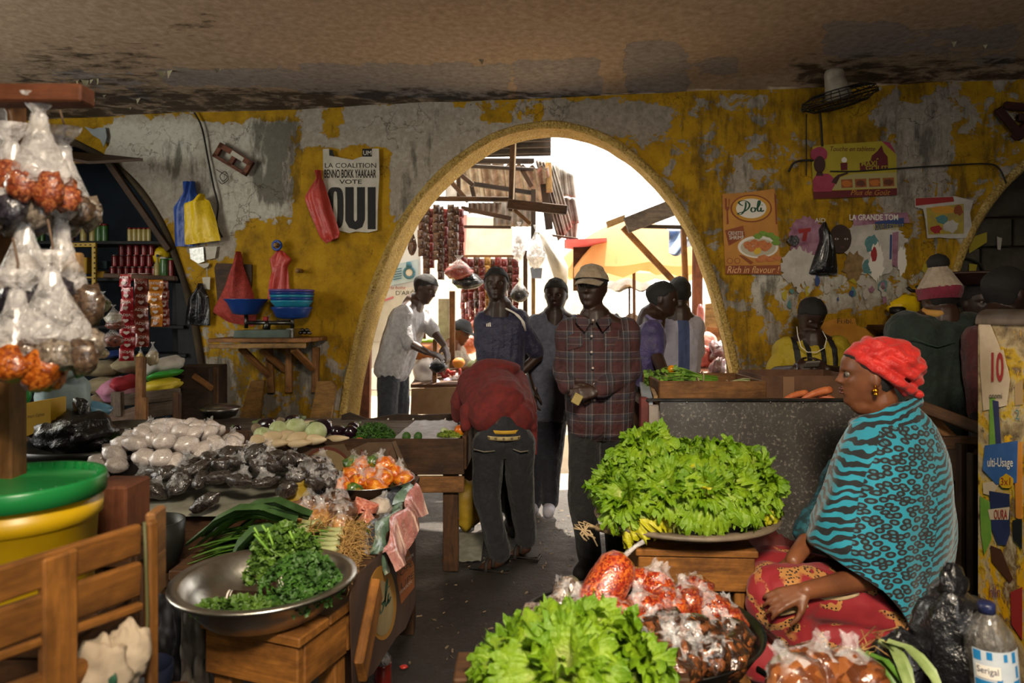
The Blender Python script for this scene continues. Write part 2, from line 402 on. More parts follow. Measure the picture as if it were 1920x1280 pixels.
# --- the wall face: columns of quads that follow the arches, so that the three openings are real holes
cols = []                                # (s, z_bottom)
s0, s1 = -5.6, 5.2
cur = s0
def span(a, b): n = max(1, int((b-a)/.06)); return [(a+(b-a)*k/n, 0.) for k in range(n+1)]
segs = []
for q in arches:
    segs.append(span(cur, q[0][0])); segs.append(q); cur = q[-1][0]
segs.append(span(cur, s1))
NR = 64
def yel(px, py):
    """how much of the yellow wash is left at a place on the wall (0 bare plaster .. 1 yellow), and how grey-dark the bare plaster is"""
    y = .62; d = .3; pale = .5
    def inb(x0, y0, x1, y1, f=30):
        return ease((px-x0+f)/(2*f))*ease((x1+f-px)/(2*f))*ease((py-y0+f)/(2*f))*ease((y1+f-py)/(2*f))
    y = lerp(y, .05, inb(200, 225, 545, 400, 18)); pale = lerp(pale, .95, inb(190, 225, 370, 300, 20)); pale = lerp(pale, .8, inb(380, 225, 540, 430, 30))
    y = lerp(y, .12, inb(330, 330, 460, 430, 22)); y = lerp(y, .15, inb(350, 440, 440, 480, 14))
    y = lerp(y, .95, inb(-300, 215, 185, 330, 12)); y = lerp(y, .9, inb(360, 200, 560, 222, 9))
    y = lerp(y, .05, inb(560, 195, 840, 268, 16)); y = lerp(y, .75, inb(600, 200, 640, 262, 12)); pale = lerp(pale, .55, inb(560, 190, 1010, 330, 30))
    y = lerp(y, 1., inb(553, 280, 728, 640, 7)); y = lerp(y, .08, inb(735, 240, 900, 400, 14)); d = lerp(d, .55, inb(735, 260, 800, 520, 12))
    y = lerp(y, .95, inb(450, 440, 690, 560, 18)); d = lerp(d, .95, inb(470, 220, 560, 380, 16)); d = lerp(d, .8, inb(300, 260, 345, 330, 18)); d = lerp(d, .7, inb(350, 290, 390, 400, 14))
    y = lerp(y, .05, inb(815, 190, 1260, 250, 18)); pale = lerp(pale, .35, inb(1030, 160, 1290, 300, 30)); y = lerp(y, .5, inb(850, 170, 1020, 232, 10))
    y = lerp(y, .62, inb(1250, 170, 1530, 400, 30)); y = lerp(y, .3, inb(1375, 270, 1420, 380, 16)); y = lerp(y, .25, inb(1640, 180, 1790, 400, 34)); y = lerp(y, .7, inb(1500, 170, 1640, 470, 24)); d = lerp(d, .6, inb(1620, 160, 1900, 330, 40))
    y = lerp(y, .45, inb(1340, 520, 1800, 590, 26)); pale = lerp(pale, .8, inb(1400, 480, 1800, 570, 22))
    y = lerp(y, .55, inb(1350, 590, 1480, 720, 24)); y = lerp(y, .85, inb(1540, 590, 1640, 720, 18))
    d = lerp(d, max(d, .58), inb(1270, 150, 1900, 780, 50))
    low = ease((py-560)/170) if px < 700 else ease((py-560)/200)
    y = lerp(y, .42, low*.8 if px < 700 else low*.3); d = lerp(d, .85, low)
    return y, d, pale
m = MB(); att = []
def back_px(p): return 960+p.x/p.y*F, HZ-(p.z-CH)/p.y*F
for sg in segs:
    n0 = len(m.v)
    for (s, zb) in sg:
        for k in range(NR+1):
            z = zb+(CZ+.03-zb)*k/NR; p = WP(s, z); px, py = back_px(p)
            h = .012*noise.noise(V((s*2.2, z*2.2, 3)))+.004*noise.noise(V((s*9, z*9, 1)))
            m.v.append(tuple(p+WN*(h-.017)*min(1, (z-zb)*8))); att.append(yel(px, py))
    for i in range(len(sg)-1):
        for k in range(NR):
            a = n0+i*(NR+1)+k; m.f.append((a, a+NR+1, a+NR+2, a+1))
def wallmat():
    t = NT('peeling_yellow_wall'); v = t.coord('Object')
    my, md, mp = t.attr('yel'), t.attr('dark'), t.attr('pale')
    n1 = t.noise(v, 5.5, 9, .66, .35); n2 = t.noise(v, 26, 6, .65); n3 = t.noise(t.coord('Object', (6, 6, 1.5)), 2.2, 8, .68)
    f = t.math('ADD', my, t.math('MULTIPLY', t.math('SUBTRACT', n1, .5), 1.9))
    f = t.math('ADD', f, t.math('MULTIPLY', t.math('SUBTRACT', n2, .5), .35))
    mask = t.ramp(f, [(.47, 0.), (.52, 1.)])
    plaster = t.ramp(t.math('ADD', mp, t.math('MULTIPLY', t.math('SUBTRACT', n2, .5), .9)), [(.1, rgb('#6e6558')), (.55, rgb('#9a9184')), (.95, rgb('#bdbbae'))])
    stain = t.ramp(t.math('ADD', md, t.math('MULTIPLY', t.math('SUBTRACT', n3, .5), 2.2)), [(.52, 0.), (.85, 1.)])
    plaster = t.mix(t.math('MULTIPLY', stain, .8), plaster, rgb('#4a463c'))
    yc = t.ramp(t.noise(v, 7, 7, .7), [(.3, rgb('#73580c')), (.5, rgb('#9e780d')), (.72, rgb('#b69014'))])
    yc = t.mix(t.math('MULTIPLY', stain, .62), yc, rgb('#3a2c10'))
    col = t.mix(mask, plaster, yc)
    cr = t.n('ShaderNodeTexVoronoi', feature='DISTANCE_TO_EDGE', Scale=2.6); wv = t.n('ShaderNodeVectorMath', operation='ADD'); t.set(wv.inputs[0], v)
    nz = t.n('ShaderNodeTexNoise', Scale=6, Detail=6); t.set(nz.inputs['Vector'], v); sv = t.n('ShaderNodeVectorMath', operation='SCALE'); t.set(sv.inputs[0], nz.outputs[1]); sv.inputs['Scale'].default_value = .5; t.set(wv.inputs[1], sv.outputs[0]); t.set(cr.inputs['Vector'], wv.outputs[0])
    crack = t.math('MULTIPLY', t.ramp(cr.outputs[0], [(.0, 1.), (.012, 0.)]), t.ramp(t.noise(v, 1.7, 3), [(.45, 0.), (.6, 1.)]))
    spots = t.ramp(t.noise(v, 60, 3, .6), [(.66, 0.), (.72, 1.)])
    col = t.mix(t.math('MULTIPLY', t.math('MAXIMUM', crack, spots), .75), col, rgb('#241d12'))
    t.bs(Base_Color=col, Roughness=.82); t.set(t.b.inputs['Specular IOR Level'], .25)
    h = t.math('ADD', t.math('MULTIPLY', mask, .5), t.math('MULTIPLY', n2, .6)); h = t.math('SUBTRACT', h, t.math('MULTIPLY', crack, .6))
    t.bump(h, .55, .008); return t.m
WALLM = wallmat()
wall = struct('wall_back', m, WALLM, True)
for nm, k in (('yel', 0), ('dark', 1), ('pale', 2)):
    a = wall.data.attributes.new(nm, 'FLOAT', 'POINT'); a.data.foreach_set('value', [x[k] for x in att])
# --- the rough inner faces of the arches
def rendermat():
    t = NT('rough_cast_render'); v = t.coord('Object')
    c = t.ramp(t.noise(v, 9, 6, .7), [(.3, rgb('#6f5a2a')), (.5, rgb('#9c7d2c')), (.7, rgb('#b8a066'))]); d = t.ramp(t.vor(v, 55), [(.1, rgb('#5b4520')), (.5, rgb('#c2a766'))])
    t.bs(Base_Color=t.mix(.4, c, d), Roughness=.9); t.bump(t.vor(v, 60), 1., .012); return t.m
RENDER = rendermat()
TH = .4
for q, nm in zip(arches, ('trim_1', 'trim_2', 'trim_3')):
    m = MB(); n = len(q); NJ = 8
    for (s, z) in q:
        for j in range(NJ+1):
            d = -.004+TH*j/NJ; rr = .012*noise.noise(V((s*7, z*7, j*.9)))
            m.v.append(tuple(WP(s+rr, z+rr*.5, d)))
    for i in range(n-1):
        for j in range(NJ):
            a = i*(NJ+1)+j; m.f.append((a, a+1, a+NJ+2, a+NJ+1))
    # a raised roll along the front edge
    m.tube([WP(s, z, .012) for s, z in q], [.03+.005*noise.noise(V((s*5, z*5, 0))) for s, z in q], 8)
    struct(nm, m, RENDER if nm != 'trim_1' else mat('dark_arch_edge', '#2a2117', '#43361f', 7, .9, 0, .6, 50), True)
# back of the wall (outside)
m = MB()
for sg in segs:
    for (a, za), (b, zb) in zip(sg, sg[1:]):
        m.add([WP(a, za, TH), WP(b, zb, TH), WP(b, CZ+.5, TH), WP(a, CZ+.5, TH)], [(0, 1, 2, 3)])
struct('wall_outside', m, mat('outside_plaster', '#8d8371', '#a59a84', 4, .9))
# --- blockwork closing the right-hand arch
BLK = mat('concrete_block', '#332f27', '#4b463b', 5, .9, 0, .6, 40, rnd=.15)
mb = MB(); mb.box(WP(4.6, 1.45, .36), (3.2, .1, 2.9), axes(WT, -WN, V((0, 0, 1))).to_3x3().to_4x4())
bw = struct('wall_blocked_arch', mb, mat('mortar', '#28241d', '#39342a', 9, .95))
bm = None
for r in range(9):
    for c in range(8):
        s = 3.15+c*.42+(.21 if r % 2 else 0); z = .45+r*.21
        if s > 5.6: continue
        if bm is None:
            k = MB(); k.box((0, 0, 0), (.405, .1, .195), None, .008); bm = mesh_from(k, 'concrete_block', BLK, False)
        o = bpy.data.objects.new('concrete_block', bm); COL.objects.link(o)
        o.matrix_basis = axes(WT, -WN, V((0, 0, 1)), WP(s, z+.1, .30)); o.parent = bw; o.matrix_parent_inverse = Matrix.Translation(-bw.location)
# --- ceiling
m = MB(); att = []
nx, ny = 130, 70; fy0, fy1 = -2.6, 5.95
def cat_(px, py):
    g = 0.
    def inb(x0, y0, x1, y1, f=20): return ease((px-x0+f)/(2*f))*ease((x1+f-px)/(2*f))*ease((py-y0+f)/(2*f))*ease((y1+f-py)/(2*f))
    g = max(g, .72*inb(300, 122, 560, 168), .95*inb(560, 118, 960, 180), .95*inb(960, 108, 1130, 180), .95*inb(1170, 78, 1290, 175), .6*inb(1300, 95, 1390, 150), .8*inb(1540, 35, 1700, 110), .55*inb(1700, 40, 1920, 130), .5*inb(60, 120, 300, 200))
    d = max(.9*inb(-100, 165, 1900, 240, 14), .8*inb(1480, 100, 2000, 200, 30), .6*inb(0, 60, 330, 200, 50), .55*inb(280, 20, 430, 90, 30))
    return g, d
for i in range(nx+1):
    for j in range(ny+1):
        x = -5.8+11.6*i/nx; t = j/ny; y = fy0+(fy1-fy0)*(t**.6)
        y = min(y, WD+WS*x+.02); z = CZ+.016*noise.noise(V((x*.9, y*.9, 2)))+.006*noise.noise(V((x*4, y*4, 5)))
        px, py = (960+x/y*F, HZ-(z-CH)/y*F) if y > .5 else (0, -9999)
        edge = ease(1-(WD+WS*x-y)/.30); z -= .03*edge*edge
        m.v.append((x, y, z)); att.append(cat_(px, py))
for i in range(nx):
    for j in range(ny):
        a = i*(ny+1)+j; m.f.append((a, a+1, a+ny+2, a+ny+1))
def ceilmat():
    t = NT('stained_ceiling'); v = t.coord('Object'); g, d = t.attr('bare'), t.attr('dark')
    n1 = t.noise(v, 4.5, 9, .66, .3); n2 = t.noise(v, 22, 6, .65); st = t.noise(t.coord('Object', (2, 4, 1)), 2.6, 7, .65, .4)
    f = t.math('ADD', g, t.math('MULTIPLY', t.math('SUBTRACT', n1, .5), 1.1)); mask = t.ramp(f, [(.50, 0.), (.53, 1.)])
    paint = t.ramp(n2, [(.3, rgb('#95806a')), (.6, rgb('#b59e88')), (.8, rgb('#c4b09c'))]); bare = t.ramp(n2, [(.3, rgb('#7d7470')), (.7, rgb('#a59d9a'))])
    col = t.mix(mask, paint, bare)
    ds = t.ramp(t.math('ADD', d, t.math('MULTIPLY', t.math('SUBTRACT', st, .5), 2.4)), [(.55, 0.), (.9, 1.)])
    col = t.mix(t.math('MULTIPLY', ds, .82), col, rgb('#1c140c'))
    t.bs(Base_Color=col, Roughness=.85); t.set(t.b.inputs['Specular IOR Level'], .2)
    t.bump(t.math('ADD', t.math('MULTIPLY', mask, -.6), t.math('MULTIPLY', n2, .5)), .5, .008); return t.m
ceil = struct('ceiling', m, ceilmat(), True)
for nm, k in (('bare', 0), ('dark', 1)):
    a = ceil.data.attributes.new(nm, 'FLOAT', 'POINT'); a.data.foreach_set('value', [x[k] for x in att])
# roof slab over it keeps the sky out
m = MB(); m.add([(-6.2, -3, CZ+.25), (6.2, -3, CZ+.25), (6.2, WD+WS*6.2+TH, CZ+.25), (-6.2, WD-WS*6.2+TH, CZ+.25)], [(0, 1, 2, 3)])
struct('ceiling_slab', m, BLK)
# loose flakes of paint hanging from the ceiling
FLK = mat('paint_flake', '#8a8266', '#a59c80', 12, .8)
for (px, py, s) in [(143, 150, 13), (165, 149, 15), (182, 146, 12), (176, 184, 8), (310, 133, 17), (410, 128, 8), (500, 192, 5), (522, 177, 6), (196, 178, 4), (255, 186, 10), (243, 199, 7), (905, 112, 8), (1790, 78, 9), (1843, 85, 8)]:
    Y = (CZ-CH)*F/(HZ-py); p = P(px, py, Y); r = s*Y/F; k = MB()
    k.grid(5, 4, lambda u, v_: p+V(((u-.5)*2*r*(1-.6*v_), .3*r*math.sin(u*4), -.002-1.3*r*v_*(.5+.5*math.sin(u*5+px))+.25*r)))
    o = obj('paint_flake', k, FLK, ceil)
# --- floor inside and the street outside
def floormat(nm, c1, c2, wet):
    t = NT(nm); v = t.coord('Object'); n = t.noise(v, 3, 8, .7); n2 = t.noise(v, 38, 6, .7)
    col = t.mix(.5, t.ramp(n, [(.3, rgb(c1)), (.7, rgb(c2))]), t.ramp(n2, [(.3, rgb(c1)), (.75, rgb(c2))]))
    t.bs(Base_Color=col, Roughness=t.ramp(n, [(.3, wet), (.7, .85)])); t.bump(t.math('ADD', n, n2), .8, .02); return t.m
def gr(y0, y1, n): m = MB(); m.grid(120, n, lambda u, v_: (lambda x, y: V((x, y, .012*noise.noise(V((x*5, y*5, 0)))-.012)))(-6+12*u, y0+(y1-y0)*v_)); return m
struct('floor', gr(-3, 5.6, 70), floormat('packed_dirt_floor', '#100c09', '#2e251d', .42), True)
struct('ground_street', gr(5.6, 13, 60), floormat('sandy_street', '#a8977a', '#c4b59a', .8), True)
# --- side and rear walls with the two daylit doorways
PL = mat('old_wall', '#6d5a28', '#8d8166', 3, .9)
def panel(m, a, b, z0, z1): m.add([(a[0], a[1], z0), (b[0], b[1], z0), (b[0], b[1], z1), (a[0], a[1], z1)], [(0, 1, 2, 3)])
m = MB(); panel(m, (-5.2, -2.6), (-5.2, 1.9), 0, CZ+.3); panel(m, (-5.2, 1.9), (-5.2, 3.3), 2.95, CZ+.3); panel(m, (-5.2, 3.3), (-5.2, 6.3), 0, CZ+.3); struct('wall_left', m, PL)
m = MB(); panel(m, (4.9, -2.6), (4.9, 4.9), 0, CZ+.3); struct('wall_right', m, PL)
m = MB(); panel(m, (-5.2, -2.6), (.8, -2.6), 0, CZ+.3); panel(m, (.8, -2.6), (2.3, -2.6), 2.95, CZ+.3); panel(m, (2.3, -2.6), (4.9, -2.6), 0, CZ+.3); struct('wall_front', m, PL)
# --- the shop behind the left arch: a dark alcove
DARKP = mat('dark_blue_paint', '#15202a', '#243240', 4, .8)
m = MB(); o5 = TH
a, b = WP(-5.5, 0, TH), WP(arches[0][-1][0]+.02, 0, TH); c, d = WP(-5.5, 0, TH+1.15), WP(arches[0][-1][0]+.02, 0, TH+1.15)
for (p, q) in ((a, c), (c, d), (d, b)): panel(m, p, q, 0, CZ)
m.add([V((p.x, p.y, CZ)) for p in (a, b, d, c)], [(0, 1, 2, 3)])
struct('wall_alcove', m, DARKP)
# ------------------------------------------------------------------ the street beyond the arch
def pbeam(name, a, b, wpx, th, mat_, parent=None, tag=None, nrm=(0, -1, 0)):
    Y = (a[2]+b[2])/2; return board(name, P(*a), P(*b), wpx*Y/F, th, nrm, mat_, parent, .004, tag)
def pquad(name, pts, mat_, parent=None, th=.01, tag=None, off=None):
    m = MB(); q = [P(*p) for p in pts]; n = (q[1]-q[0]).cross(q[2]-q[0]).normalized()
    m.prism(q, n*th); return obj(name, m, mat_, parent, False, tag)
def corrugated(name, a, b, c, d, waves, amp, mat_, parent, crumple=0, tag=None):
    """sheet over the corners a,b (one edge) and d,c (the other); the ridges run from a-b to d-c"""
    a, b, c, d = [V(x) for x in (a, b, c, d)]; n = (b-a).cross(d-a).normalized()
    m = MB(); N = waves*6
    def fn(u, v_):
        p = a.lerp(b, u).lerp(d.lerp(c, u), v_); k = amp*math.sin(u*waves*2*pi)
        if crumple: k += crumple*noise.noise(p*3.5)+crumple*.5*noise.noise(p*9)
        return p+n*k
    m.grid(N+1, 9, fn); o = obj(name, m, mat_, parent, True, tag); md = o.modifiers.new('s', 'SOLIDIFY'); md.thickness = .002
    return o
RUST = mat('rusty_sheet', '#4c3a2c', '#8a8078', 5, .55, .5, .3, rnd=.2); SHEETL = mat('worn_zinc_sheet', '#6e6860', '#a39a8e', 6, .5, .5, .3, rnd=.2)
WOOD_B = wood('wood_blackened', '#1e1510', '#43301f')
shed = thing('market_shed', 'timber market shed with rusty corrugated roof beyond the arch', 'shed', P(930, 900, 6.9))
pbeam('roof_beam', (855, 302, 6.1), (1000, 302, 6.3), 9, .06, WOOD_B, shed)
pbeam('roof_beam', (845, 309, 6.5), (1000, 318, 6.6), 6, .05, WOOD_B, shed)
pbeam('cross_beam', (780, 372, 6.0), (958, 374, 6.0), 8, .06, WOOD_D, shed)
pbeam('hanging_post', (963, 236, 5.9), (959, 396, 5.9), 12, .07, WOOD_D, shed)
pbeam('sun_edge_strip', (968, 236, 5.86), (962, 396, 5.86), 2.6, .02, mat('painted_sun_edge', '#c9b9a0', '#dccdb8', 8, .6), shed)  # pale strip: sunlight along the post's edge put into the colour
pbeam('plank', (952, 382, 5.8), (1064, 394, 5.7), 17, .05, WOOD_D, shed)
pbeam('brace', (964, 393, 5.85), (995, 420, 5.85), 7, .04, WOOD_M, shed)
pbeam('truss', (848, 314, 6.7), (888, 348, 6.7), 8, .05, WOOD_D, shed)
pbeam('truss', (836, 330, 6.7), (878, 378, 6.7), 8, .05, WOOD_D, shed)
pbeam('truss', (860, 315, 6.8), (860, 372, 6.8), 7, .05, WOOD_D, shed)
pbeam('truss', (888, 345, 6.9), (1000, 362, 6.9), 8, .05, WOOD_B, shed)
pbeam('truss', (884, 348, 6.8), (890, 374, 6.8), 8, .05, WOOD_B, shed)
pbeam('truss', (865, 390, 6.8), (958, 410, 6.8), 8, .05, WOOD_D, shed)
pbeam('truss', (820, 344, 6.6), (820, 375, 6.6), 6, .05, WOOD_D, shed)
pbeam('truss', (975, 312, 6.6), (997, 350, 6.6), 8, .05, WOOD_D, shed)
pbeam('rail', (867, 425, 7.0), (958, 426, 7.0), 5, .04, WOOD_D, shed)
pbeam('rail', (866, 480, 7.0), (975, 480, 7.0), 4, .03, WOOD_M, shed)
pbeam('post', (1000, 355, 6.9), (1000, 450, 6.9), 9, .06, WOOD_B, shed)
pbeam('post', (1020, 345, 7.2), (1030, 430, 7.2), 14, .06, WOOD_B, shed)
pbeam('post', (1028, 305, 7.1), (1030, 360, 7.1), 11, .05, WOOD_P, shed)
pbeam('rail', (1005, 437, 7.0), (1084, 448, 7.0), 4, .03, WOOD_D, shed)
pbeam('post', (848, 545, 6.3), (848, 690, 6.3), 10, .06, WOOD_M, shed)
pbeam('post', (985, 470, 6.9), (985, 640, 6.9), 8, .06, WOOD_D, shed)
pbeam('post', (1000, 500, 6.6), (1000, 640, 6.6), 7, .06, WOOD_P, shed)
# roof sheets: a near dark one overhead and a run of lapped ones falling away behind
corrugated('roof_sheet', P(862, 296, 6.1), P(862, 250, 5.75), P(1033, 246, 5.75), P(1033, 292, 6.1), 4, .018, mat('dark_sheet', '#2a2624', '#4e4844', 6, .6, .4, .2), shed)
for k in range(4):
    x0 = 850+k*42
    corrugated('roof_sheet', P(x0, 302+k*3, 6.9), P(x0+52, 302+k*4, 6.85), P(x0+62, 372+k*4, 7.9), P(x0+8, 366+k*4, 7.9), 3, .02, RUST if k % 2 else SHEETL, shed, .02)
for k, (pts, mm) in enumerate([([(1003, 300, 7.4), (1022, 304, 7.4), (1060, 440, 7.4), (1046, 452, 7.4)], RUST), ([(1022, 298, 7.5), (1040, 310, 7.5), (1073, 425, 7.5), (1058, 440, 7.5)], SHEETL),
                            ([(1036, 305, 7.6), (1075, 330, 7.6), (1080, 372, 7.6), (1042, 365, 7.6)], SHEETL), ([(1042, 368, 7.65), (1078, 372, 7.65), (1086, 420, 7.65), (1052, 415, 7.65)], RUST), ([(1050, 412, 7.7), (1084, 412, 7.7), (1080, 450, 7.7), (1062, 452, 7.7)], SHEETL)]):
    corrugated('wall_sheet', *[P(*p) for p in pts], 3, .02, mm, shed, .035)
for (x0, y0, x1, y1, Y, mm) in [(835, 340, 1000, 374, 8.2, SHEETL), (878, 380, 940, 400, 7.6, RUST), (925, 365, 998, 425, 8.0, SHEETL)]:
    corrugated('wall_sheet', P(x0, y0, Y), P(x1, y0, Y), P(x1, y1, Y), P(x0, y1, Y), 6, .015, mm, shed, .02)
# pale sheet and cloth on the far side of the shed
DRAPEW = mat('sunlit_cloth', '#d8cabb', '#e8ded2', 5, .9)
pquad('back_cloth', [(868, 405, 8.6), (960, 410, 8.6), (962, 478, 8.6), (868, 478, 8.6)], DRAPEW, shed, .004)
pquad('back_cloth', [(868, 402, 8.5), (876, 402, 8.5), (872, 478, 8.5), (860, 478, 8.5)], mat('pink_cloth', '#c98f86', rough=.9), shed, .004)
# --- signboard on the left of the opening
sb = thing('signboard', 'white advertising board with a bottle outline beside the arch', 'sign', P(755, 690, 6.6))
Y = 6.6
pquad('board', [(690, 395, Y), (786, 395, Y), (792, 600, Y), (800, 690, Y), (690, 690, Y)], mat('sign_white', '#cfd3d6', '#e2e4e4', 3, .7), sb, .02)
pquad('lower_panel', [(690, 540, Y-.03), (786, 538, Y-.03), (790, 640, Y-.03), (690, 640, Y-.03)], mat('sign_paper', '#b8b4ae', '#d0ccc6', 5, .8), sb, .01)
pquad('torn_edge', [(770, 606, Y-.045), (796, 602, Y-.045), (800, 650, Y-.045), (786, 634, Y-.045), (776, 642, Y-.045)], mat('maroon_panel', '#4a1c16', '#5e2a20', 6, .8), sb, .01)
pquad('bottle_panel', [(734, 497, Y-.03), (784, 486, Y-.03), (783, 525, Y-.03), (733, 535, Y-.03)], mat('sign_pale_blue', '#a9c0cc', '#c2d2da', 6, .7), sb, .006)
TEAL = mat('teal_print', '#3e6f82', rough=.7)
m = MB(); m.tube([P(767+9.5*math.cos(a), 511+10*math.sin(a), Y-.045) for a in [2*pi*k/20 for k in range(21)]], .012, 6); m.tube([P(767, 500, Y-.045), P(766, 491, Y-.045)], [.03, .02], 8); obj('bottle_outline', m, TEAL, sb)
m = MB(); m.ell(P(767, 511, Y-.04), (.036, .006, .036)); obj('bottle_label', m, WHITE_P, sb)
for k in range(5): pquad('text_line', [(737, 506+k*4.5-1, Y-.045), (753, 503+k*4.5-1, Y-.045), (753, 505+k*4.5-1, Y-.045), (737, 508+k*4.5-1, Y-.045)], TEAL, sb, .002)
def ptext(name, s, x0, y0, x1, y1, Y_, mat_, parent, **k):
    return text_on(name, s, (P(x0, y1, Y_), P(x1, y1, Y_), P(x1, y0, Y_), P(x0, y0, Y_)), mat_, parent, **k)
ptext('lettering', "D'ARÔME", 742, 543, 795, 553, Y-.06, BLACK, sb)
ptext('lettering', 'Ma boîte', 728, 536, 760, 542, Y-.06, RED_P, sb, shear=.2)
pquad('red_stripe', [(718, 562, Y-.045), (738, 555, Y-.045), (738, 559, Y-.045), (718, 566, Y-.045)], mat('pink_print', '#c0707a', rough=.8), sb, .002)
# dark door post standing behind the left foot of the arch
pbeam('door_post', (684, 560, 5.75), (680, 860, 5.75), 26, .08, WOOD_R, None, ('dark red timber post standing behind the left foot of the arch', 'post'))
# --- hanging strips of sachets
def sachet_mesh(mat_, w_=.055, h=.07, d=.010):
    m = MB()
    def fn(u, v_):
        e = (math.sin(pi*u)*math.sin(pi*min(1, max(0, v_))))**.5
        return V(((u-.5)*w_, -d*e+.0025*math.sin(u*25)*(1 if v_ < .06 or v_ > .94 else .2), -h*v_))
    m.grid(7, 7, fn); m.grid(7, 7, lambda u, v_: (lambda q: V((q.x, -q.y+.001, q.z)))(fn(1-u, v_))); return mesh_from(m, 'sachet', mat_, True)
FOILR = mat('foil_dark_red', '#4a1210', '#7a2018', 30, .25, .35, .5, 60, coat=.6, rnd=.35); FOILB = mat('foil_brown', '#2c1a12', '#5c3a22', 30, .25, .35, .5, 60, coat=.6, rnd=.35)
FOILY = mat('foil_ochre', '#7a5518', '#a87a28', 30, .28, .35, .5, 60, coat=.6, rnd=.3)
SM = {k: sachet_mesh(mm) for k, mm in (('r', FOILR), ('b', FOILB), ('y', FOILY))}
def strip(x, y0, y1, Y, kind, wpx, label, group, name='sachet_strip', sway=0):
    t = thing(name, label, 'sachets', P(x, y1, Y), group); n = max(2, int((y1-y0)/(wpx*1.15))); h = (y1-y0)*Y/F/n; s = wpx*Y/F/.055
    top = P(x, y0, Y)
    for k in range(n):
        o = bpy.data.objects.new('sachet', SM[kind]); COL.objects.link(o); o.parent = t; o.matrix_parent_inverse = Matrix.Translation(-t.location)
        o.location = top+V((sway*k*h*.1+.004*math.sin(k*2+x), .01*math.sin(k*1.7+x), -h*k)); o.scale = (s, 1.5, h/.07*1.02); o.rotation_euler = (0, 0, .5*math.sin(x*3+k*.4))
    return t
g = 'sachet strips hanging in the market shed'
for k in range(9):
    strip(790+k*9.2, 383+(k % 3)*4, 480+((k*37) % 52), 6.15+.06*(k % 3), 'bbr'[k % 3], 13, ORD[k]+' strip of shiny sachets from the left end of the market shed', g)
for k in range(10):
    strip(872+k*10.5, 482+(k % 2)*3, 565+((k*29) % 45), 6.75+.05*(k % 3), 'rrbryb'[k % 6], 12.5, ORD[k]+' strip from the left on the low rail of the shed', g)
for k in range(4):
    strip(868+k*9, 545, 600+((k*29) % 20), 7.1, 'r', 9, ORD[k]+' dark red strip from the left hanging low at the back of the shed', g)
# --- hanging bags outdoors
def hbag(name, label, x, y0, y1, Y, wpx, mat_, film=FILMW, group='bags hanging in the market shed', seed=0):
    s = Y/F; top = P(x, y0, Y); bot = P(x, y1, Y); h = (y1-y0)*s; wd = wpx*s/2
    t = thing(name, label, 'bag', bot, group)
    m = MB(); m.ell(bot+V((0, 0, h*.3)), (wd, wd*.7, h*.32), None, 14, 9, .25, 2.2, seed); obj('contents', m, mat_, t)
    m = MB(); m.lathe([(wd*.93, -.02*h), (wd*.6, .16*h), (.22*wd, .32*h), (.1*wd, .4*h), (.35*wd, .52*h)], 14, bot+V((0, 0, h*.46)), 1, .7, None, .12); obj('bag_neck', m, film, t)
    return t
hbag('hanging_bag', 'bag of red chilli flakes hanging beside the white sweater man', 860, 478, 524, 5.9, 52, grains('red_flakes', '#5a1a12', '#8a2c1e', '#a84a34', 160))
hbag('hanging_bag', 'tied black plastic bag hanging below the bag of red chilli flakes', 878, 500, 542, 5.95, 56, BLACKBAG, BLACKBAG)
hbag('hanging_bag', 'black plastic bag hanging left of the cap man', 974, 520, 566, 6.3, 34, BLACKBAG)
hbag('hanging_bag', 'clear bag of white twine hanging from the shed rail', 1005, 420, 502, 6.5, 34, plastic_film('milky2', '#e8e4e0', .8, .3))
hbag('hanging_bag', 'pale clear bag hanging from the shed brace', 973, 415, 488, 6.4, 24, plastic_film('milky2', '#e8e4e0', .8, .3))
hbag('hanging_bag', 'small bag of black goods low behind the table post', 822, 660, 698, 5.6, 34, BLACKBAG)
hbag('hanging_bag', 'dark bag hanging in front of the signboard edge', 773, 425, 478, 6.2, 17, FOILB, FOILB)
pquad('blue_pouch', [(994, 502, 6.5), (1017, 502, 6.5), (1015, 522, 6.5), (997, 521, 6.5)], mat('slate_blue_plastic', '#5a6478', '#747e90', 9, .4), None, .03, ('small slate blue pouch hanging under the clear bag of twine', 'pouch'))
# sagging sack and pink awning
def cloth(name, fn, mat_, tag, nu=14, nv=14, parent=None, th=.004):
    m = MB(); m.grid(nu, nv, fn); o = obj(name, m, mat_, parent, True, tag); md = o.modifiers.new('s', 'SOLIDIFY'); md.thickness = th; return o
SACK = mat('pale_sack', '#a8a294', '#c2bcae', 6, .8, 0, .5, 20)
def sackf(u, v_):
    x = lerp(1010, 1040, v_)+u*lerp(22, 45, v_)*(1 if v_ < .6 else 1-.5*(v_-.6)/.4); y = lerp(435, 522, v_)+u*12*math.sin(v_*2); return P(x, y, 6.6-.25*math.sin(pi*u)*math.sin(pi*v_))
cloth('hanging_sack', sackf, SACK, ('sagging off-white sack slung from the shed roof above the crowd', 'sack'))
def pinkf(u, v_): return P(1058+u*80, 449-u*3+v_*lerp(16, 10, u)+6*math.sin(pi*u)*v_, 6.9+.9*v_)
cloth('pink_awning', pinkf, mat('pink_awning', '#c24a58', '#d66a74', 8, .8), ('thin pink cloth awning at the corner of the shed', 'awning'))
